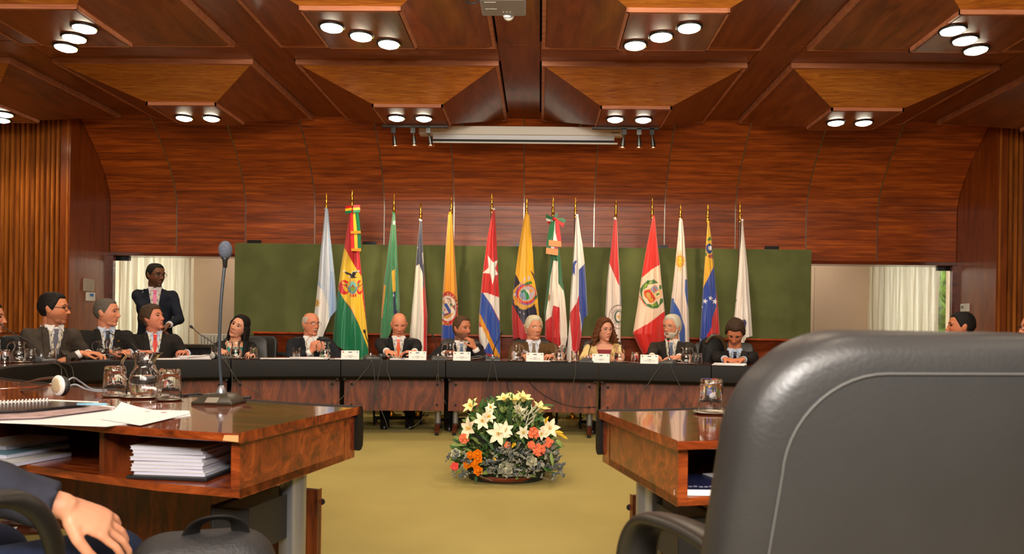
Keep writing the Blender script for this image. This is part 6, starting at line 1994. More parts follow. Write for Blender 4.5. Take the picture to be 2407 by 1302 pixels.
for (x, y, Y, face, s_, m_, op) in (
    (470, 300, Fm, (-.5, -.6, .7), .075, M_LILY, .6), (870, 230, Fm, (-.3, -.4, 1), .075, M_LILY, .5), (990, 260, Fm, (.0, -.4, 1), .090, M_LILY, .42), (1080, 230, Fm, (.45, -.3, .9), .085, M_LILY, .45), (1290, 370, Fm, (.3, -.3, .95), .095, M_LILY, .42),
    (590, 470, Fr, (.1, -.9, .3), .070, M_CREAM, .7), (650, 420, Fr, (.6, -.6, .4), .065, M_CREAM, .6), (450, 560, Fr, (-.7, -.7, .2), .085, M_CREAM, .65), (790, 620, Fr - .02, (.0, -1, .1), .085, M_CREAM, .8), (860, 580, Fr, (.3, -.8, .4), .070, M_CREAM, .6),
    (1410, 560, Fr + .08, (.2, -.8, .3), .080, M_CREAM, .65), (1100, 610, Fr, (-.1, -1, .3), .055, M_SAGE, .75), (930, 880 - 430, Fm, (0, -.8, .6), .06, M_CREAM, .7), (1040, 350, Fm, (.2, -.8, .6), .055, M_CREAM, .7), (1330, 620, Fr + .04, (-.3, -.9, .1), .050, M_CREAM, .7),
    (700, 310, Fm, (-.2, -.8, .6), .045, M_CREAM, .7)):
    lily(x, y, Y, face, s_, m_, op)
for (x, y, r_) in ((445, 885, .024), (535, 870, .026), (538, 935, .026), (405, 1000, .023), (495, 995, .022), (540, 1075, .027)):
    rose(x, y, Fr - .03, r_, M_ORANGE)
for (x, y, r_) in ((880, 1050, .042), (1195, 960, .032), (265, 860, .028)):
    rose(x, y, Fr - .02, r_, M_SAGE, 'white_rose')
for (x, y, r_, m_, m2) in ((1225, 610, .035, M_CORAL, M_PINK), (1290, 820, .042, M_CORAL, M_PINK), (1400, 730, .032, M_CORAL, M_PINK), (370, 680, .028, M_CORAL, M_PINK), (250, 1020, .022, M_PINK, M_CORAL), (895, 750, .018, M_CORAL, None), (1190, 760, .02, M_CORAL, M_PINK)):
    cluster(x, y, Fr - .02 if x < 1350 else Fr + .02, r_, m_, 40, .008, m2=m2)
for k in range(26):      # pale feathery spikes at the top
    x = rf.uniform(980, 1230); y = rf.uniform(300, 560)
    c = PY_(*fc(x, y), Fm - .03); d = Vector((rf.uniform(-.5, .9), -.4, rf.uniform(.1, 1))).normalized()
    MB().tube([c, c + d * .05, c + d * .085], [.004, .005, .002], 6).build('feathery_spike', M_SAGE, fa)
for (x, y, d, L, m_) in ((940, 260, (.1, -.1, 1), .08, M_LEAF), (560, 330, (.3, -.1, 1), .09, M_LEAF), (830, 320, (1, -.4, .1), .09, M_LEAF), (500, 330, (-.1, -.3, 1), .08, M_LEAF), (1330, 280, (1, -.2, .1), .085, M_LEAF), (1220, 470, (1, -.3, .4), .09, M_LEAF), (900, 600, (-.3, -.6, -.9), .10, M_LEAF), (960, 620, (.4, -.6, .9), .09, M_LEAF), (1040, 640, (.6, -.6, -.7), .08, M_LEAF), (930, 500, (0, -.5, 1), .12, M_LEAFD),
    (400, 760, (-.6, -.6, .1), .07, M_LEAF2), (330, 770, (-.8, -.4, .2), .07, M_LEAF2), (1430, 860, (.2, -.4, -1), .09, M_LEAF2), (1500, 700, (.6, -.3, -.6), .07, M_LEAF2), (520, 1130, (-.1, -.5, -1), .05, M_LEAFD), (1280, 980, (.6, -.6, -.4), .09, M_LEAF), (560, 620, (.7, -.6, -.5), .09, M_LEAFD), (650, 690, (.5, -.6, -.6), .10, M_LEAFD), (740, 500, (-.5, -.6, .4), .07, M_LEAF), (360, 1080, (-.5, -.6, .2), .05, M_LEAF2)):
    leaf(x, y, Fr if y > 450 else Fm, d, L, L * .28 if L > .075 else L * .5, m_)
for (x, y, d) in ((1360, 500, (.3, -.3, .8)), (1500, 620, (1, -.2, -.2)), (1540, 640, (1, -.2, -.35)), (430, 690, (-.3, -.8, .3)), (975, 730, (.2, -1, -.1)), (1480, 600, (1, -.2, .0)), (725, 910, (.3, -.9, -.1)), (1000, 740, (-.4, -.9, -.3))):
    leaf(x, y, Fr - .01, d, .06, .022, M_YEL, 'yellow_leaf')
for k in range(64):      # grey heather-like sprigs at the bottom
    x = rf.uniform(620, 1560) if k < 52 else rf.uniform(210, 380); y = rf.uniform(800, 1180) if x < 1500 else rf.uniform(950, 1150)
    c = PY_(*fc(x, y), Fr - .01 + (.05 if x > 1350 or x < 300 else 0)); c.z = max(c.z, .03)
    d = Vector((rf.uniform(-.5, .8), -.5, rf.uniform(-.5, .8))).normalized()
    mb = MB().tube([c, c + d * .07], .002, 5)
    for z in range(16):
        t = rf.random(); q = c + d * .075 * t + Vector((rf.uniform(-1, 1), rf.uniform(-1, 1), rf.uniform(-1, 1))) * .010
        q.z = max(q.z, .008); mb.ball(q, rf.uniform(.004, .0075), 5, 4)
    mb.build('heather_sprig', rf.choice([M_GREY, M_GREYD, M_GREY]), fa)
for (x0, y0, x1, y1) in ((560, 1140, 720, 1200), (1330, 1160, 1500, 1215), (1440, 1080, 1530, 1020), (1130, 1110, 1240, 1040)):
    a = PY_(*fc(x0, y0), Fr - .03); b_ = PY_(*fc(x1, y1), Fr - .05); a.z = max(a.z, .012); b_.z = max(b_.z, .012)
    MB().tube([a, b_], [.005, .003], 6).build('twig', mat('twig_brown', (96, 84, 70), .8), fa)
# ================================================================== FLAGS
def c1(x, y): return (720 + x / 2.8306, 440 + y / 2.8306)
def c2(x, y): return (1040 + x / 2.8306, 440 + y / 2.8306)
def c3(x, y): return (1380 + x / 2.8295, 440 + y / 2.8295)
def e1(x, y): return (780 + x / 6.508, 560 + y / 6.51)
def e4(x, y): return (1030 + x / 8.14, 640 + y / 8.14)
def e5(x, y): return (1190 + x / 9.30, 620 + y / 9.30)
def e6(x, y): return (1480 + x / 8.14, 600 + y / 8.14)
def inpoly(X, Y, pts):
    ins = np.zeros(X.shape, bool); n = len(pts)
    for i in range(n):
        x0, y0 = pts[i]; x1, y1 = pts[(i + 1) % n]
        if y0 == y1: continue
        c = ((y0 > Y) != (y1 > Y)) & (X < (x1 - x0) * (Y - y0) / (y1 - y0) + x0)
        ins ^= c
    return ins
def star_pts(cx, cy, r, rot=0, n=5, inner=.40, sx=1.0, shear=0):
    out = []
    for k in range(2 * n):
        a = PI * k / n + rot - PI / 2; q = r if k % 2 == 0 else r * inner
        out.append((cx + q * math.cos(a) * sx, cy + q * math.sin(a) + shear * q * math.cos(a)))
    return out
M_FLAG = colattr('flag_satin', rough=.42, sheen=.4, spec=.45)
M_POLE = mat('brown_flagpole', (74, 34, 16), .3, coat=.4)
M_GOLD = mat('gold_finial', (226, 168, 60), .18, metal=1)
YF_ = 8.86
def flag(label, tip, conv, L, Rr, ops, base, bottom=None, amp=.020, nf=3.2, phase=0.0, name='flag', letters=(), cord=None, Yf=YF_, depth=.09, pole_x2=None, group='national flags on poles'):
    tp = conv(*tip)
    top = PY_(tp[0], tp[1], Yf + .02)
    T = empty(name, (top.x, Yf + .02, 0), label=label, cat='flag', group=group)
    zt = top.z; x = top.x; y = Yf + .02
    MB().cyl((x, y, .03), (x, y, zt - .20), .0125, n=12).build('pole', M_POLE, T, smooth=True, auto=40)
    MB().lathe([(.13, 0), (.13, .012), (.05, .022), (.022, .05), (.018, .10), (.0001, .10)], (x, y, 0), 24, caps=True).build('pole_base', M_BRASS, T, smooth=True, auto=40)
    MB().lathe([(.0150, -.24), (.0155, -.20), (.0185, -.196), (.0150, -.185), (.0120, -.175), (.019, -.155), (.0195, -.148), (.011, -.135), (.0095, -.130), (.0145, -.105), (.0130, -.080), (.0085, -.045), (.0001, .0)], (x, y, zt), 18, caps=False).build('spear_finial', M_GOLD, T, smooth=True)
    nu, nv = 78, 210
    Lc = [conv(a, b_) for a, b_ in L]; Rc = [conv(a, b_) for a, b_ in Rr]
    ly, lx = [p[1] for p in Lc], [p[0] for p in Lc]; ry, rx = [p[1] for p in Rc], [p[0] for p in Rc]
    y0 = min(ly[0], ry[0])
    bt = [conv(0, b_)[1] for b_ in bottom] if bottom else [ly[-1], ry[-1]]
    u = np.linspace(0, 1, nu)[None, :].repeat(nv, 0); v = np.linspace(0, 1, nv)[:, None].repeat(nu, 1)
    yb = np.interp(u, np.linspace(0, 1, len(bt)), bt)
    py = y0 + (yb - y0) * v
    xl = np.interp(py, ly, lx); xr = np.interp(py, ry, rx)
    px = xl + (xr - xl) * u
    w = (xr - xl)
    wn = w / w.max()
    ph = phase + .9 * np.sin(v * 2.2 + phase)
    fold = amp * (.25 + .75 * wn) * (np.sin(2 * PI * nf * u + ph * 2) + .30 * np.sin(2 * PI * nf * 2.1 * u - ph * 3 + 2 * v) + .08 * np.sin(2 * PI * nf * 3.7 * u + 5 * v))
    fold = fold * np.clip(np.minimum(u, 1 - u) * 8, .15, 1)
    dep = -(depth * (.2 + .8 * wn)) * np.sin(PI * u) ** .55 + fold - .012
    P = []
    for j in range(nv):
        for i in range(nu):
            P.append(tuple(PY_(px[j, i], py[j, i], Yf + dep[j, i])))
    o = MB().grid(P, nu, nv)
    me = o.mesh('cloth', rootm(T).inverted())
    C = np.tile(np.array(lin(base)[:3]), (nv * nu, 1)); X = px.ravel(); Yy = py.ravel()
    for op in ops:
        col = np.array(lin(op[0])[:3]); kind = op[1]
        if kind == 'poly': m = inpoly(X, Yy, [op[3](*p) if len(op) > 3 else conv(*p) for p in op[2]])
        elif kind == 'rawpoly': m = inpoly(X, Yy, op[2])
        elif kind == 'ell':
            cx, cy, rx_, ry_ = op[2]; f = op[3] if len(op) > 3 and op[3] else conv
            c_ = f(cx, cy); q = f(cx + rx_, cy + ry_); rx2, ry2 = abs(q[0] - c_[0]), abs(q[1] - c_[1])
            a = R(op[4]) if len(op) > 4 else 0
            dx, dy = X - c_[0], Yy - c_[1]
            dx, dy = dx * math.cos(a) + dy * math.sin(a), -dx * math.sin(a) + dy * math.cos(a)
            m = (dx / rx2) ** 2 + (dy / ry2) ** 2 < 1
        C[m] = col
    set_cols(me, C)
    me.materials.append(M_FLAG); me.polygons.foreach_set('use_smooth', [True] * len(me.polygons))
    co = bpy.data.objects.new('cloth', me); COL.objects.link(co); co.parent = T
    # cord / knot at the top of the cloth
    k0 = PY_((xl[0, 0] + xr[0, 0]) / 2, y0 + 1, Yf - .01)
    mb = MB().ball(k0 + Vector((0, 0, .008)), (.016, .014, .018)).tube(cat_rom([k0, k0 + Vector((-.02, -.01, .02)), Vector((x, y - .014, k0.z + .035))], 5), .004, 6)
    mb.build('tie_cord', mat('cord_%d_%d' % (cord or base)[:2], cord or base, .7), T, smooth=True)
    if letters:
        bv = BVHTree.FromPolygons([Vector(p) for p in P], [tuple(f) for f in o.f])
        txt = MB()
        for (ch, lx_, ly_, ang, hpx, f) in letters:
            q = f(lx_, ly_); d = ray(*q).normalized(); h = bv.ray_cast(CPOS, d, 20)
            pos = (h[0] if h[0] is not None else PY_(q[0], q[1], Yf - depth)) - d * .012
            cu = bpy.data.curves.new('t', 'FONT'); cu.body = ch; cu.size = hpx / 1750 * Yf * 1.35; cu.extrude = .0008; cu.align_x = 'CENTER'; cu.align_y = 'CENTER'; cu.resolution_u = 2
            ob = bpy.data.objects.new('t', cu); COL.objects.link(ob)
            dg = bpy.context.evaluated_depsgraph_get(); m2 = bpy.data.meshes.new_from_object(ob.evaluated_get(dg))
            M = Matrix.Translation(pos) @ Matrix.Rotation(R(90), 4, 'X') @ Matrix.Rotation(R(ang), 4, 'Z')
            txt.add([tuple(M @ vv.co) for vv in m2.vertices], [tuple(p.vertices) for p in m2.polygons])
            bpy.data.objects.remove(ob); bpy.data.curves.remove(cu); bpy.data.meshes.remove(m2)
        txt.build('lettering', mat('gold_thread', (212, 178, 96), .5) if letters[0][5] is not c3 else mat('dark_thread', (70, 56, 60), .6), T, fix=False, kind='stuff')
    return T, (x, y, zt), o, P
RED, YEL, GRN = (206, 26, 26), (236, 190, 40), (0, 112, 70)
# 1 Argentina
flag('light blue and white flag with gold sun, leftmost in the row', (135, 35), c1,
     [(124, 152), (110, 300), (92, 450), (80, 600), (68, 720), (50, 870), (40, 1000), (36, 1140)], [(146, 152), (160, 330), (176, 460), (190, 600), (198, 720), (201, 785), (200, 1000), (200, 1140)],
     [((236, 232, 228), 'poly', [(60, 640), (118, 690), (150, 780), (150, 1200), (0, 1200), (0, 640)]), ((206, 214, 228), 'poly', [(130, 150), (140, 150), (158, 560), (150, 800), (110, 690), (80, 600)]),
      ((150, 176, 212), 'poly', [(158, 560), (205, 560), (205, 1200), (150, 1200), (150, 800)]),
      ((214, 160, 50), 'ell', (66, 770, 15, 24))] + [((214, 160, 50), 'poly', [(66 + 12 * math.cos(a), 770 + 12 * math.sin(a) - 6), (66 + 34 * math.cos(a + .05), 770 + 50 * math.sin(a + .05)), (66 + 12 * math.cos(a), 770 + 12 * math.sin(a) + 6)]) for a in [k * PI / 6 for k in range(-4, 5)]],
     (170, 194, 222), bottom=[1140, 1100, 960, 860, 815], nf=2.6, phase=.4)
# 2 Bolivia
t2, tip2, o2, P2_ = flag('red, yellow and green flag with condor coat of arms and ribbon bow', (306, 15), c1,
     [(292, 150), (270, 280), (252, 400), (232, 520), (218, 620), (206, 720), (192, 850), (178, 980), (176, 1150)], [(330, 150), (345, 330), (352, 420), (362, 520), (372, 620), (384, 720), (396, 860), (410, 1000), (416, 1150)],
     [(YEL, 'poly', [(190, 150), (205, 165), (310, 355), (385, 480), (460, 590), (470, 900), (520, 1250), (620, 2000), (420, 1330), (290, 1060), (180, 930), (95, 790), (80, 600)], e1),
      (GRN, 'poly', [(-200, 760), (98, 780), (180, 930), (290, 1080), (400, 1290), (560, 1700), (560, 2600), (-200, 2600)], e1),
      (RED, 'ell', (190, 750, 88, 112), e1), (RED, 'ell', (425, 750, 52, 112), e1),
      ((228, 178, 40), 'poly', [(150, 660), (240, 700), (240, 820), (190, 800)], e1), ((228, 178, 40), 'poly', [(395, 700), (470, 640), (460, 800), (410, 820)], e1),
      ((34, 110, 70), 'poly', [(205, 690), (242, 705), (242, 770), (215, 750)], e1), ((34, 110, 70), 'poly', [(392, 700), (420, 680), (412, 760), (394, 770)], e1),
      ((200, 40, 30), 'poly', [(160, 690), (238, 730), (238, 745), (165, 712)], e1), ((200, 40, 30), 'poly', [(400, 745), (465, 690), (465, 712), (402, 760)], e1),
      ((226, 176, 60), 'ell', (318, 735, 80, 116), e1), ((70, 130, 170), 'poly', [(245, 740), (395, 740), (385, 800), (350, 840), (318, 850), (280, 838), (252, 800)], e1),
      ((110, 190, 190), 'ell', (320, 740, 50, 82), e1), ((120, 150, 60), 'poly', [(272, 750), (368, 750), (365, 800), (320, 822), (280, 800)], e1), ((150, 90, 50), 'poly', [(285, 750), (320, 700), (358, 750)], e1),
      ((196, 50, 40), 'poly', [(275, 850), (380, 850), (370, 900), (290, 900)], e1), ((226, 176, 60), 'poly', [(300, 850), (315, 850), (315, 900), (300, 900)], e1), ((226, 176, 60), 'poly', [(340, 850), (352, 850), (352, 900), (340, 900)], e1),
      ((236, 226, 214), 'poly', [(155, 498), (200, 500), (300, 540), (315, 505), (435, 490), (420, 505), (370, 520), (300, 560), (200, 520)], e1),
      ((26, 24, 28), 'poly', [(190, 508), (250, 520), (300, 550), (322, 512), (400, 508), (375, 535), (352, 580), (392, 605), (330, 612), (275, 608), (285, 570), (235, 555), (200, 535)], e1),
      ((232, 214, 200), 'ell', (272, 590, 14, 16), e1)],
     RED, bottom=[1040, 1075, 1110, 1140, 1150], nf=2.2, amp=.014, phase=1.2,
     letters=[(ch, 318 + 64 * math.cos(a), 735 - 98 * math.sin(a), math.degrees(a) - 90, 3.6, e1) for ch, a in zip('BOLIVIA', [PI * (.90 - .80 * k / 6) for k in range(7)])])
# its ribbon
def ribbon(T, tip, pos, name, strips, m_by):
    for (pix, colr) in strips:
        q = [PY_(*pos(a, b_), Yy) for a, b_, Yy in pix]
        MB().slab(q, (0, 1, 0), .008).build(name, mat('ribbon_%d_%d_%d' % colr, colr, .4), T)
yb_ = YF_ - .10
for k, (c_, a, b_) in enumerate([(RED, 0, .34), (YEL, .34, .67), (GRN, .67, 1)]):
    h0, h1 = 120 + 50 * a, 120 + 50 * b_
    ribbon(t2, 0, c1, 'bow_loop', [([(258, h0 + 6, yb_), (300, h0, yb_ - .02), (300, h1, yb_ - .02), (260, h1 + 6, yb_)], c_), ([(312, h0 - 2, yb_ - .02), (356, h0 - 2, yb_), (358, h1 - 4, yb_), (312, h1, yb_ - .02)], c_)], 0)
    x0, x1 = 290 + 68 * a, 290 + 68 * b_
    ribbon(t2, 0, c1, 'ribbon_tail', [([(x0 + 4 - 14 * 0, 300, yb_ - .012), (x1 + 3, 300, yb_ - .012), (x1 + 6, 410, yb_ - .02), (x0 + 8, 410, yb_ - .02)], c_), ([(296 + 40 * a, 150, yb_), (300 + 44 * b_, 150, yb_), (x1 + 4, 296, yb_ - .02), (x0 + 2, 296, yb_ - .02)], c_)], 0)
FR = (222, 150, 20)
ribbon(t2, 0, c1, 'gold_fringe', [([(295, 292, yb_ - .024), (361, 290, yb_ - .024), (362, 308, yb_ - .024), (295, 308, yb_ - .024)], FR), ([(298, 408, yb_ - .024), (363, 406, yb_ - .024), (364, 426, yb_ - .024), (299, 424, yb_ - .024)], FR)], 0)
# 3 Brazil
flag('green flag with yellow and navy folds, third from the left', (585, 45), c1,
     [(573, 180), (556, 320), (540, 440), (526, 560), (514, 650), (502, 800), (492, 975), (486, 1100)], [(590, 180), (600, 330), (606, 480), (613, 600), (618, 700), (622, 790), (618, 900), (616, 1100)],
     [((232, 156, 30), 'poly', [(512, 648), (528, 652), (520, 740), (506, 870), (497, 870), (503, 740)]), ((236, 180, 40), 'poly', [(569, 556), (590, 545), (593, 700), (583, 720), (575, 690)]),
      ((28, 40, 84), 'poly', [(577, 700), (594, 690), (596, 820), (612, 815), (606, 870), (580, 840)]), ((226, 222, 210), 'poly', [(577, 224), (592, 224), (592, 248), (577, 248)]),
      ((200, 206, 216), 'poly', [(577, 712), (584, 710), (586, 726), (578, 728)])],
     (48, 128, 82), bottom=[1100, 1050, 980, 880, 830], nf=2.8, phase=2.0)
# 4 Chile
flag('navy, white and red flag in narrow folds, fourth from the left', (762, 92), c1,
     [(755, 225), (738, 390), (728, 520), (714, 700), (700, 840), (688, 980), (682, 1150), (740, 1290)], [(769, 225), (776, 390), (784, 530), (793, 680), (801, 790), (807, 860), (803, 1000), (806, 1290)],
     [((214, 30, 30), 'poly', [(779, 520), (900, 520), (900, 1400), (774, 1400), (782, 900), (776, 690)]), ((34, 40, 78), 'poly', [(740, 200), (790, 200), (784, 690), (777, 660), (775, 575), (752, 512), (700, 540), (700, 400)]),
      ((230, 226, 222), 'poly', [(770, 440), (777, 430), (781, 500), (775, 520)]), ((230, 226, 222), 'poly', star_pts(742, 402, 7)), ((214, 30, 30), 'poly', [(690, 780), (703, 760), (700, 900), (684, 960), (680, 960)]),
      ((214, 30, 30), 'poly', [(736, 1200), (812, 1200), (812, 1400), (736, 1400)])],
     (234, 226, 214), bottom=[1285, 1288, 1285, 1290], nf=2.6, phase=.9)
# 5 Colombia
flag('golden yellow flag with round red emblem behind the bearded man', (966, 65), c1,
     [(944, 180), (934, 300), (926, 420), (918, 560), (908, 700), (903, 860), (898, 1000), (896, 1150)], [(974, 180), (982, 330), (990, 460), (998, 600), (1006, 730), (1010, 860), (1012, 1000), (1012, 1150)],
     [((36, 74, 170), 'poly', [(60, 1000), (200, 1020), (300, 990), (420, 960), (500, 1300), (0, 1300)], e4),
      ((190, 24, 20), 'poly', [(0, 1270), (500, 1270), (500, 2400), (0, 2400)], e4),
      ((196, 22, 26), 'ell', (190, 690, 192, 322), e4), ((234, 214, 198), 'ell', (185, 690, 164, 245), e4),
      ((150, 84, 70), 'poly', [(140, 480), (240, 510), (260, 580), (210, 560)], e4), ((150, 84, 70), 'poly', [(250, 640), (320, 620), (330, 740), (290, 690)], e4), ((220, 190, 160), 'poly', [(160, 500), (230, 530), (240, 600), (190, 590)], e4),
      ((60, 100, 50), 'poly', [(220, 600), (270, 585), (275, 630), (230, 645)], e4),
      ((44, 78, 160), 'poly', [(105, 600), (160, 590), (250, 740), (200, 770), (150, 700)], e4), ((220, 200, 180), 'poly', [(85, 640), (110, 620), (200, 770), (110, 800)], e4), ((90, 170, 200), 'poly', [(80, 730), (110, 760), (125, 800), (85, 800)], e4),
      ((220, 150, 20), 'poly', [(85, 560), (130, 520), (130, 580), (90, 620)], e4), ((206, 60, 40), 'ell', (128, 715, 14, 20), e4),
      ((220, 150, 20), 'poly', [(90, 810), (110, 850), (250, 790), (300, 770), (240, 850), (160, 890), (105, 870)], e4), ((44, 44, 110), 'poly', [(105, 825), (245, 745), (240, 790), (110, 845)], e4), ((190, 40, 34), 'poly', [(100, 805), (200, 770), (210, 785), (105, 825)], e4)],
     (240, 160, 24), bottom=[1150, 1150], nf=3.0, phase=.2, amp=.012,
     letters=[(ch, x_, y_, a_, 6.2, e4) for ch, x_, y_, a_ in (('R', 185, 418, -2), ('E', 238, 432, -18), ('P', 283, 470, -35), ('U', 322, 520, -52), ('B', 350, 585, -66), ('L', 362, 660, -80), ('B', 104, 968, 5), ('I', 140, 972, 0), ('A', 182, 970, -4))])
# 6 Cuba
flag('flag with white star on red and blue and white stripes, yellow edge band', (330, 38), c2,
     [(335, 150), (300, 330), (284, 450), (268, 570), (256, 690), (244, 850), (240, 1000), (262, 1100), (306, 1290)], [(350, 150), (358, 300), (366, 450), (372, 580), (378, 720), (381, 880), (384, 1000), (386, 1100), (362, 1290)],
     [((234, 226, 218), 'poly', [(255, 700), (300, 705), (382, 735), (386, 900), (330, 790), (268, 700)]), ((38, 76, 168), 'poly', [(240, 700), (268, 700), (325, 785), (382, 900), (386, 1150), (345, 1100), (310, 960), (240, 840)]),
      ((234, 226, 218), 'poly', [(240, 930), (268, 930), (320, 1010), (290, 1095), (250, 1030)]), ((38, 76, 168), 'poly', [(270, 1100), (320, 1010), (350, 1060), (345, 1110), (300, 1110)]),
      ((226, 150, 24), 'poly', [(240, 832), (255, 850), (300, 950), (345, 1050), (384, 1120), (376, 1160), (360, 1150), (330, 1080), (285, 980), (240, 880)]),
      ((234, 226, 218), 'poly', [(300, 1160), (380, 1160), (372, 1300), (340, 1300)]), ((226, 150, 24), 'poly', [(296, 1300), (330, 1200), (350, 1160), (345, 1300)]),
      ((240, 234, 228), 'poly', [(301, 452), (336, 500), (371, 484), (350, 540), (371, 580), (350, 585), (333, 648), (318, 575), (267, 570), (308, 535)])],
     (206, 28, 26), bottom=[1285, 1290, 1300, 1285], nf=3.0, phase=1.5, amp=.016, cord=(230, 226, 220))
# 7 Ecuador
flag('yellow, navy and red flag with oval condor coat of arms', (562, 68), c2,
     [(545, 185), (525, 300), (505, 420), (486, 570), (470, 700), (461, 800), (463, 900), (470, 1010), (476, 1120)], [(580, 185), (592, 320), (602, 440), (610, 560), (622, 650), (634, 740), (642, 830), (648, 920), (650, 1120)],
     [((24, 22, 50), 'poly', [(205, 225), (290, 390), (420, 560), (640, 890), (665, 1000), (690, 1330), (350, 1330), (180, 980), (110, 880), (100, 300)], e5),
      ((176, 22, 22), 'poly', [(100, 890), (150, 910), (230, 1060), (360, 1310), (600, 1700), (60, 1700)], e5),
      ((214, 160, 40), 'poly', [(620, 890), (700, 830), (730, 1100), (735, 1200), (680, 1160), (660, 1000)], e5),
      ((60, 40, 36), 'poly', [(520, 130), (560, 170), (620, 250), (640, 330), (650, 480), (680, 620), (655, 600), (625, 400), (590, 290)], e5),
      ((214, 150, 50), 'ell', (405, 700, 255, 275), e5, -32), ((206, 150, 50), 'ell', (170, 650, 45, 90), e5),
      ((24, 22, 50), 'ell', (455, 640, 190, 90), e5, -60) if False else ((206, 150, 50), 'ell', (380, 930, 110, 70), e5),
      ((110, 80, 160), 'ell', (430, 668, 228, 232), e5, -32), ((206, 40, 34), 'ell', (440, 662, 212, 208), e5, -32), ((206, 150, 60), 'ell', (450, 655, 190, 168), e5, -32),
      ((186, 168, 180), 'ell', (455, 652, 176, 152), e5, -32), ((216, 150, 70), 'ell', (545, 590, 42, 42), e5),
      ((226, 214, 206), 'poly', [(405, 545), (450, 545), (490, 590), (510, 660), (500, 720), (430, 610)], e5), ((40, 140, 66), 'poly', [(385, 560), (410, 545), (440, 610), (490, 660), (515, 760), (440, 795), (420, 680)], e5),
      ((34, 104, 60), 'poly', [(310, 600), (390, 550), (420, 640), (330, 640)], e5), ((110, 140, 166), 'poly', [(290, 650), (400, 620), (440, 795), (340, 790), (300, 730)], e5), ((160, 90, 80), 'poly', [(300, 690), (320, 690), (380, 760), (360, 765)], e5),
      ((40, 120, 60), 'poly', [(395, 430), (460, 400), (550, 375), (570, 440), (480, 450), (410, 475)], e5), ((30, 90, 50), 'poly', [(600, 760), (640, 690), (680, 680), (670, 760), (620, 785)], e5),
      ((196, 190, 196), 'poly', [(375, 350), (425, 270), (420, 370), (400, 385)], e5), ((196, 190, 196), 'poly', [(465, 320), (510, 250), (520, 340), (495, 350)], e5), ((190, 170, 160), 'poly', [(280, 440), (400, 370), (405, 380), (290, 448)], e5),
      ((226, 90, 40), 'poly', [(160, 830), (210, 800), (240, 850), (190, 910)], e5), ((214, 150, 50), 'poly', [(170, 770), (230, 715), (330, 860), (240, 925), (180, 870)], e5), ((180, 60, 50), 'poly', [(190, 740), (205, 735), (330, 870), (315, 880)], e5),
      ((200, 190, 190), 'ell', (185, 670, 30, 26), e5), ((230, 220, 210), 'ell', (300, 1058, 12, 12), e5), ((230, 220, 210), 'ell', (382, 1090, 12, 12), e5)],
     (238, 176, 30), bottom=[1010, 1000, 1060, 1110, 1120], nf=2.2, phase=.1, amp=.010)
# 8 Mexico
t8, tip8, o8, P8_ = flag('green, white and red flag topped by a tricolour bow with gold fringes', (737, 58), c2,
     [(722, 400), (715, 500), (700, 620), (688, 720), (676, 830), (683, 900), (682, 1000), (720, 1120)], [(776, 400), (790, 520), (800, 640), (812, 700), (822, 820), (830, 920), (831, 1000), (800, 1150)],
     [((236, 224, 210), 'poly', [(738, 488), (768, 492), (772, 640), (806, 690), (835, 860), (850, 1010), (800, 1080), (775, 1010), (780, 800), (737, 786), (725, 858), (683, 895), (690, 830), (705, 740), (718, 600)]),
      ((196, 26, 30), 'poly', [(683, 893), (725, 858), (737, 786), (780, 800), (779, 960), (790, 1060), (810, 1150), (700, 1200), (660, 1000)]),
      ((170, 120, 60), 'ell', (709, 735, 7, 22))],
     (38, 104, 64), bottom=[1010, 1030, 1060, 1080, 1090], nf=2.8, phase=2.4, amp=.016)
yb_ = YF_ - .06
ribbon(t8, 0, c2, 'bow_loop', [([(690, 178, yb_), (738, 205, yb_ - .03), (735, 222, yb_ - .03), (688, 205, yb_)], (24, 100, 60)), ([(688, 205, yb_), (735, 218, yb_ - .03), (733, 228, yb_ - .03), (694, 226, yb_)], (230, 222, 214)), ([(694, 226, yb_), (735, 226, yb_ - .03), (712, 250, yb_)], (200, 28, 30)),
     ([(745, 205, yb_ - .03), (800, 205, yb_), (822, 216, yb_), (812, 240, yb_)], (24, 100, 60)), ([(750, 206, yb_ - .032), (776, 210, yb_ - .01), (812, 240, yb_), (802, 268, yb_), (770, 235, yb_ - .02)], (200, 28, 30)), ([(742, 190, yb_), (765, 165, yb_), (768, 195, yb_), (750, 205, yb_)], (24, 100, 60))], 0)
MB().ball(PY_(*c2(744, 212), yb_ - .04), (.022, .018, .020)).build('bow_knot', mat('ribbon_200_28_30', (200, 28, 30), .4), t8, smooth=True)
ribbon(t8, 0, c2, 'ribbon_tail', [([(722, 215, yb_ - .02), (748, 215, yb_ - .03), (746, 300, yb_ - .05), (722, 385, yb_ - .05), (690, 385, yb_ - .04), (705, 290, yb_ - .03)], (34, 112, 66)), ([(748, 215, yb_ - .03), (752, 300, yb_ - .055), (765, 362, yb_ - .06), (735, 362, yb_ - .06)], (232, 224, 216)), ([(752, 212, yb_ - .03), (772, 214, yb_ - .03), (792, 362, yb_ - .06), (762, 362, yb_ - .06)], (206, 28, 30)),
     ([(692, 384, yb_ - .04), (722, 384, yb_ - .05), (722, 408, yb_ - .05), (690, 408, yb_ - .04)], (34, 112, 66)), ([(722, 384, yb_ - .05), (745, 388, yb_ - .05), (745, 412, yb_ - .05), (722, 410, yb_ - .05)], (232, 224, 216)), ([(745, 388, yb_ - .05), (770, 396, yb_ - .05), (770, 414, yb_ - .05), (745, 412, yb_ - .05)], (206, 28, 30))], 0)
ribbon(t8, 0, c2, 'gold_fringe', [([(708, 350, yb_ - .068), (790, 360, yb_ - .068), (791, 398, yb_ - .068), (707, 390, yb_ - .068)], (214, 130, 40)), ([(690, 402, yb_ - .06), (770, 414, yb_ - .06), (769, 455, yb_ - .06), (689, 442, yb_ - .06)], (214, 130, 40))], 0)
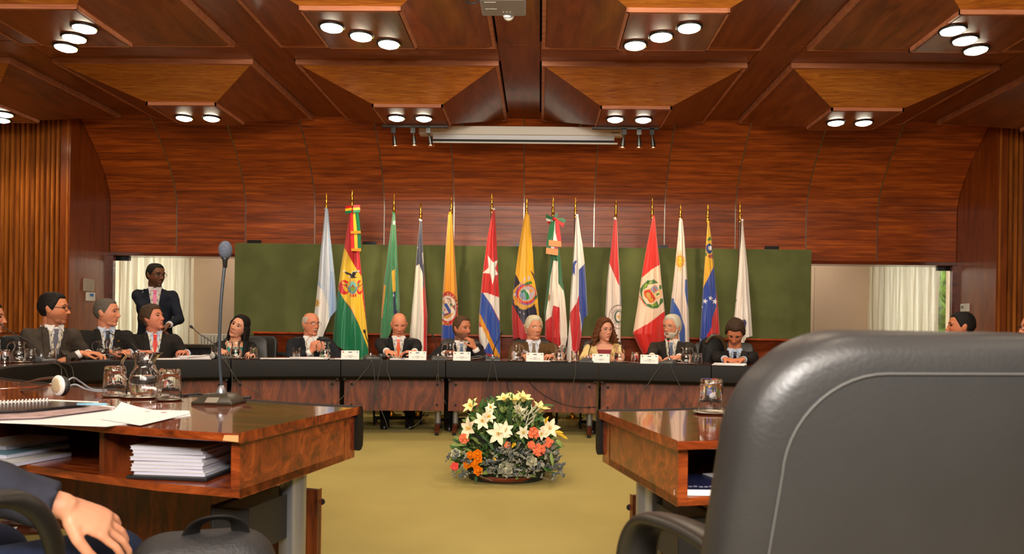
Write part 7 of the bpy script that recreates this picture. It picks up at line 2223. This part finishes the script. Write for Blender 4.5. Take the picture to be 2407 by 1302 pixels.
# 9 Panama
flag('white flag with blue star, red and blue quarters, right of the tricolour bow', (886, 67), c2,
     [(888, 190), (878, 330), (868, 470), (860, 600), (850, 740), (846, 870), (836, 1000), (826, 1120), (820, 1300)], [(904, 190), (918, 300), (932, 380), (946, 500), (955, 620), (962, 740), (967, 850), (958, 1000), (940, 1300)],
     [((50, 72, 158), 'poly', [(908, 548), (948, 508), (990, 860), (960, 1400), (925, 1300), (925, 900), (908, 800)]), ((204, 28, 34), 'poly', [(840, 850), (895, 765), (908, 715), (912, 850), (928, 1000), (922, 1130), (866, 1100), (850, 900)]),
      ((50, 72, 158), 'poly', [(860, 520), (882, 488), (896, 488), (882, 520), (880, 590), (872, 570), (858, 595)]), ((204, 28, 34), 'poly', [(866, 1090), (925, 1120), (925, 1180), (866, 1180)]) if False else ((236, 226, 216), 'poly', [(836, 1100), (870, 1100), (880, 1400), (800, 1400)])],
     (236, 228, 222), bottom=[1300, 1300, 1150, 1130, 870, 850], nf=2.6, phase=.7)
# 10 Paraguay
flag('red, white and blue flag with round seal behind the curly haired woman', (193, 72), c3,
     [(178, 215), (162, 370), (146, 500), (132, 640), (124, 780), (118, 900), (116, 1000), (116, 1120)], [(198, 215), (204, 350), (212, 500), (220, 620), (226, 720), (229, 800), (224, 900), (222, 1120)],
     [((238, 220, 208), 'poly', [(100, 505), (150, 508), (205, 640), (219, 660), (222, 830), (222, 1200), (100, 1200)]), ((40, 66, 150), 'poly', [(217, 610), (235, 610), (240, 800), (222, 805)]), ((40, 66, 150), 'poly', [(100, 845), (124, 850), (136, 880), (116, 1000), (100, 1000)]),
      ((110, 80, 80), 'ell', (205, 862, 60, 80)), ((238, 220, 208), 'ell', (205, 862, 56, 75)), ((110, 80, 80), 'ell', (208, 862, 38, 52)), ((238, 220, 208), 'ell', (208, 862, 35, 48)), ((40, 90, 60), 'ell', (210, 862, 30, 42)), ((238, 220, 208), 'ell', (212, 860, 21, 32)), ((222, 170, 30), 'poly', star_pts(209, 862, 12, n=6, inner=.55))],
     (206, 32, 34), bottom=[1120, 1120, 1100], nf=2.4, phase=1.1, cord=(232, 228, 224), amp=.014,
     letters=[(ch, x_, y_, a_, 3.2, c3) for ch, x_, y_, a_ in (('R', 168, 832, 62), ('E', 172, 815, 52), ('P', 180, 802, 42), ('U', 190, 793, 28), ('B', 200, 788, 15), ('L', 212, 786, 3), ('A', 211, 921, 5))])
# 11 Peru
flag('large red and white flag with laurel-wreathed shield, behind the speaking man', (434, 72), c3,
     [(436, 200), (410, 330), (388, 440), (368, 560), (350, 680), (335, 790), (318, 890), (304, 975), (330, 1030), (372, 1115), (400, 1150)], [(452, 200), (464, 330), (476, 430), (486, 520), (496, 640), (508, 740), (518, 830), (520, 900), (520, 1010), (512, 1150)],
     [((240, 206, 178), 'poly', [(230, 430), (330, 350), (420, 270), (585, 178), (640, 500), (690, 900), (675, 1062), (560, 1150), (350, 1310), (0, 1500), (0, 600), (180, 600)], e6),
      ((58, 110, 50), 'poly', [(200, 640), (230, 600), (262, 550), (300, 520), (340, 480), (400, 480), (460, 460), (550, 525), (440, 550), (350, 560), (330, 620), (260, 650), (240, 720), (250, 820), (320, 920), (430, 950), (520, 870), (560, 960), (580, 850), (600, 820), (640, 830), (640, 900), (580, 960), (540, 1010), (440, 1020), (340, 980), (260, 890), (215, 780), (198, 690)], e6),
      ((150, 170, 50), 'poly', [(250, 640), (310, 530), (350, 560), (300, 620)], e6), ((150, 170, 50), 'poly', [(360, 560), (380, 500), (440, 490), (420, 530)], e6), ((130, 160, 50), 'poly', [(400, 950), (500, 900), (520, 960), (430, 990)], e6), ((70, 120, 60), 'ell', (590, 610, 26, 50), e6),
      ((226, 150, 50), 'poly', [(262, 690), (300, 660), (390, 640), (430, 600), (460, 575), (520, 580), (550, 640), (600, 690), (620, 740), (590, 800), (500, 840), (440, 915), (380, 910), (320, 830), (275, 780)], e6),
      ((206, 34, 26), 'poly', [(280, 700), (310, 675), (385, 655), (495, 835), (440, 895), (385, 895), (330, 820), (290, 770)], e6),
      ((140, 146, 176), 'poly', [(400, 650), (440, 600), (515, 590), (555, 660), (450, 725)], e6), ((214, 90, 50), 'poly', [(450, 640), (480, 630), (520, 670), (470, 680)], e6),
      ((236, 206, 160), 'poly', [(460, 735), (560, 670), (608, 740), (580, 790), (500, 825)], e6), ((90, 130, 60), 'poly', [(500, 740), (560, 710), (575, 750), (520, 780)], e6),
      ((206, 150, 50), 'poly', [(300, 750), (330, 705), (390, 720), (415, 790), (405, 840), (440, 810), (455, 850), (430, 885), (390, 880), (350, 810)], e6),
      ((214, 60, 40), 'poly', [(190, 770), (250, 860), (320, 980), (305, 985), (240, 880), (180, 780)], e6)],
     (214, 34, 24), bottom=[1115, 1100, 1060, 1140, 1120], nf=2.0, phase=2.2, amp=.012, cord=(190, 60, 60))
# 12 Uruguay
flag('white and blue striped flag with golden sun face', (622, 108), c3,
     [(612, 220), (604, 330), (592, 450), (582, 560), (570, 660), (560, 740), (552, 830), (556, 900), (560, 1080)], [(636, 220), (648, 330), (656, 440), (664, 560), (670, 680), (675, 800), (678, 900), (680, 1000), (680, 1080)],
     [((236, 160, 40), 'ell', (619, 492, 29, 38))] + [((236, 160, 40), 'poly', [(619 + 22 * math.cos(a - .18), 492 + 32 * math.sin(a - .18)), (619 + 40 * math.cos(a), 492 + 98 * math.sin(a) * (.75 if abs(math.sin(a)) < .8 else 1)), (619 + 22 * math.cos(a + .18), 492 + 32 * math.sin(a + .18))]) for a in [k * PI / 6 for k in range(12)]] +
     [((250, 196, 60), 'ell', (619, 490, 20, 27)), ((200, 120, 30), 'ell', (611, 484, 4, 4)), ((200, 120, 30), 'ell', (628, 484, 4, 4)), ((200, 120, 30), 'poly', [(610, 502), (628, 502), (620, 508)]),
      ((54, 92, 176), 'poly', [(652, 612), (690, 612), (690, 860), (660, 760), (650, 690)]), ((54, 92, 176), 'poly', [(550, 735), (575, 740), (596, 770), (625, 850), (650, 930), (656, 1100), (626, 1100), (600, 880), (552, 840)]),
      ((54, 92, 176), 'poly', [(556, 640), (574, 650), (566, 700), (556, 700)]), ((238, 216, 200), 'poly', [(575, 755), (600, 750), (650, 690), (660, 850), (678, 960), (680, 1100), (660, 1100), (650, 930), (622, 830)])],
     (238, 220, 206), bottom=[1080, 1080], nf=2.6, phase=.3, cord=(230, 224, 214), amp=.014)
# 13 Venezuela
flag('yellow, blue and red flag with white stars and small arms near the top', (804, 110), c3,
     [(801, 235), (792, 360), (784, 480), (775, 600), (766, 740), (758, 880), (750, 1000), (748, 1030), (760, 1080), (800, 1120)], [(812, 235), (828, 340), (836, 440), (846, 540), (856, 660), (868, 760), (876, 860), (882, 960), (884, 1010), (870, 1120)],
     [((36, 64, 156), 'poly', [(740, 668), (773, 668), (812, 590), (846, 520), (900, 520), (900, 780), (876, 770), (858, 800), (832, 870), (828, 930), (800, 980), (776, 1045), (750, 1040), (700, 900)]),
      ((196, 26, 30), 'poly', [(858, 660), (900, 660), (900, 1200), (760, 1200), (776, 1046), (800, 980), (828, 930), (832, 870), (860, 800)]),
      ((196, 26, 30), 'poly', [(792, 385), (808, 385), (808, 420), (796, 425)]), ((28, 54, 120), 'ell', (813, 408, 22, 34)), ((226, 214, 206), 'ell', (818, 404, 12, 15)), ((60, 110, 50), 'poly', [(788, 430), (798, 440), (796, 462), (786, 455)]), ((60, 110, 50), 'poly', [(796, 350), (822, 325), (828, 350), (806, 358)]),
      ((150, 70, 60), 'poly', [(802, 455), (836, 440), (840, 475), (812, 470)])] +
     [((236, 232, 236), 'poly', star_pts(a, b_, r_, .2)) for a, b_, r_ in ((784, 758, 19), (822, 738, 17), (850, 760, 21), (764, 797, 9), (754, 1014, 7))],
     (224, 172, 44), bottom=[1035, 1100, 1118, 1080, 1030], nf=2.2, phase=1.9, amp=.012)
# 14 white flag
flag('white flag with small navy shapes, rightmost in the row', (1018, 98), c3,
     [(1028, 222), (1022, 360), (1012, 480), (1004, 600), (992, 720), (985, 800), (978, 870), (980, 1000), (984, 1100)], [(1036, 222), (1048, 350), (1060, 460), (1072, 580), (1080, 700), (1088, 800), (1095, 900), (1100, 980), (1100, 1100)],
     [((40, 38, 90), 'poly', [(984, 738), (996, 748), (988, 765), (982, 760)]), ((40, 38, 90), 'poly', [(976, 862), (986, 872), (978, 885)]), ((40, 38, 90), 'poly', [(1026, 890), (1046, 876), (1060, 895), (1054, 935), (1040, 960), (1036, 920)])],
     (240, 230, 222), bottom=[1100, 1080, 1000, 990], nf=3.0, phase=.8, amp=.016)
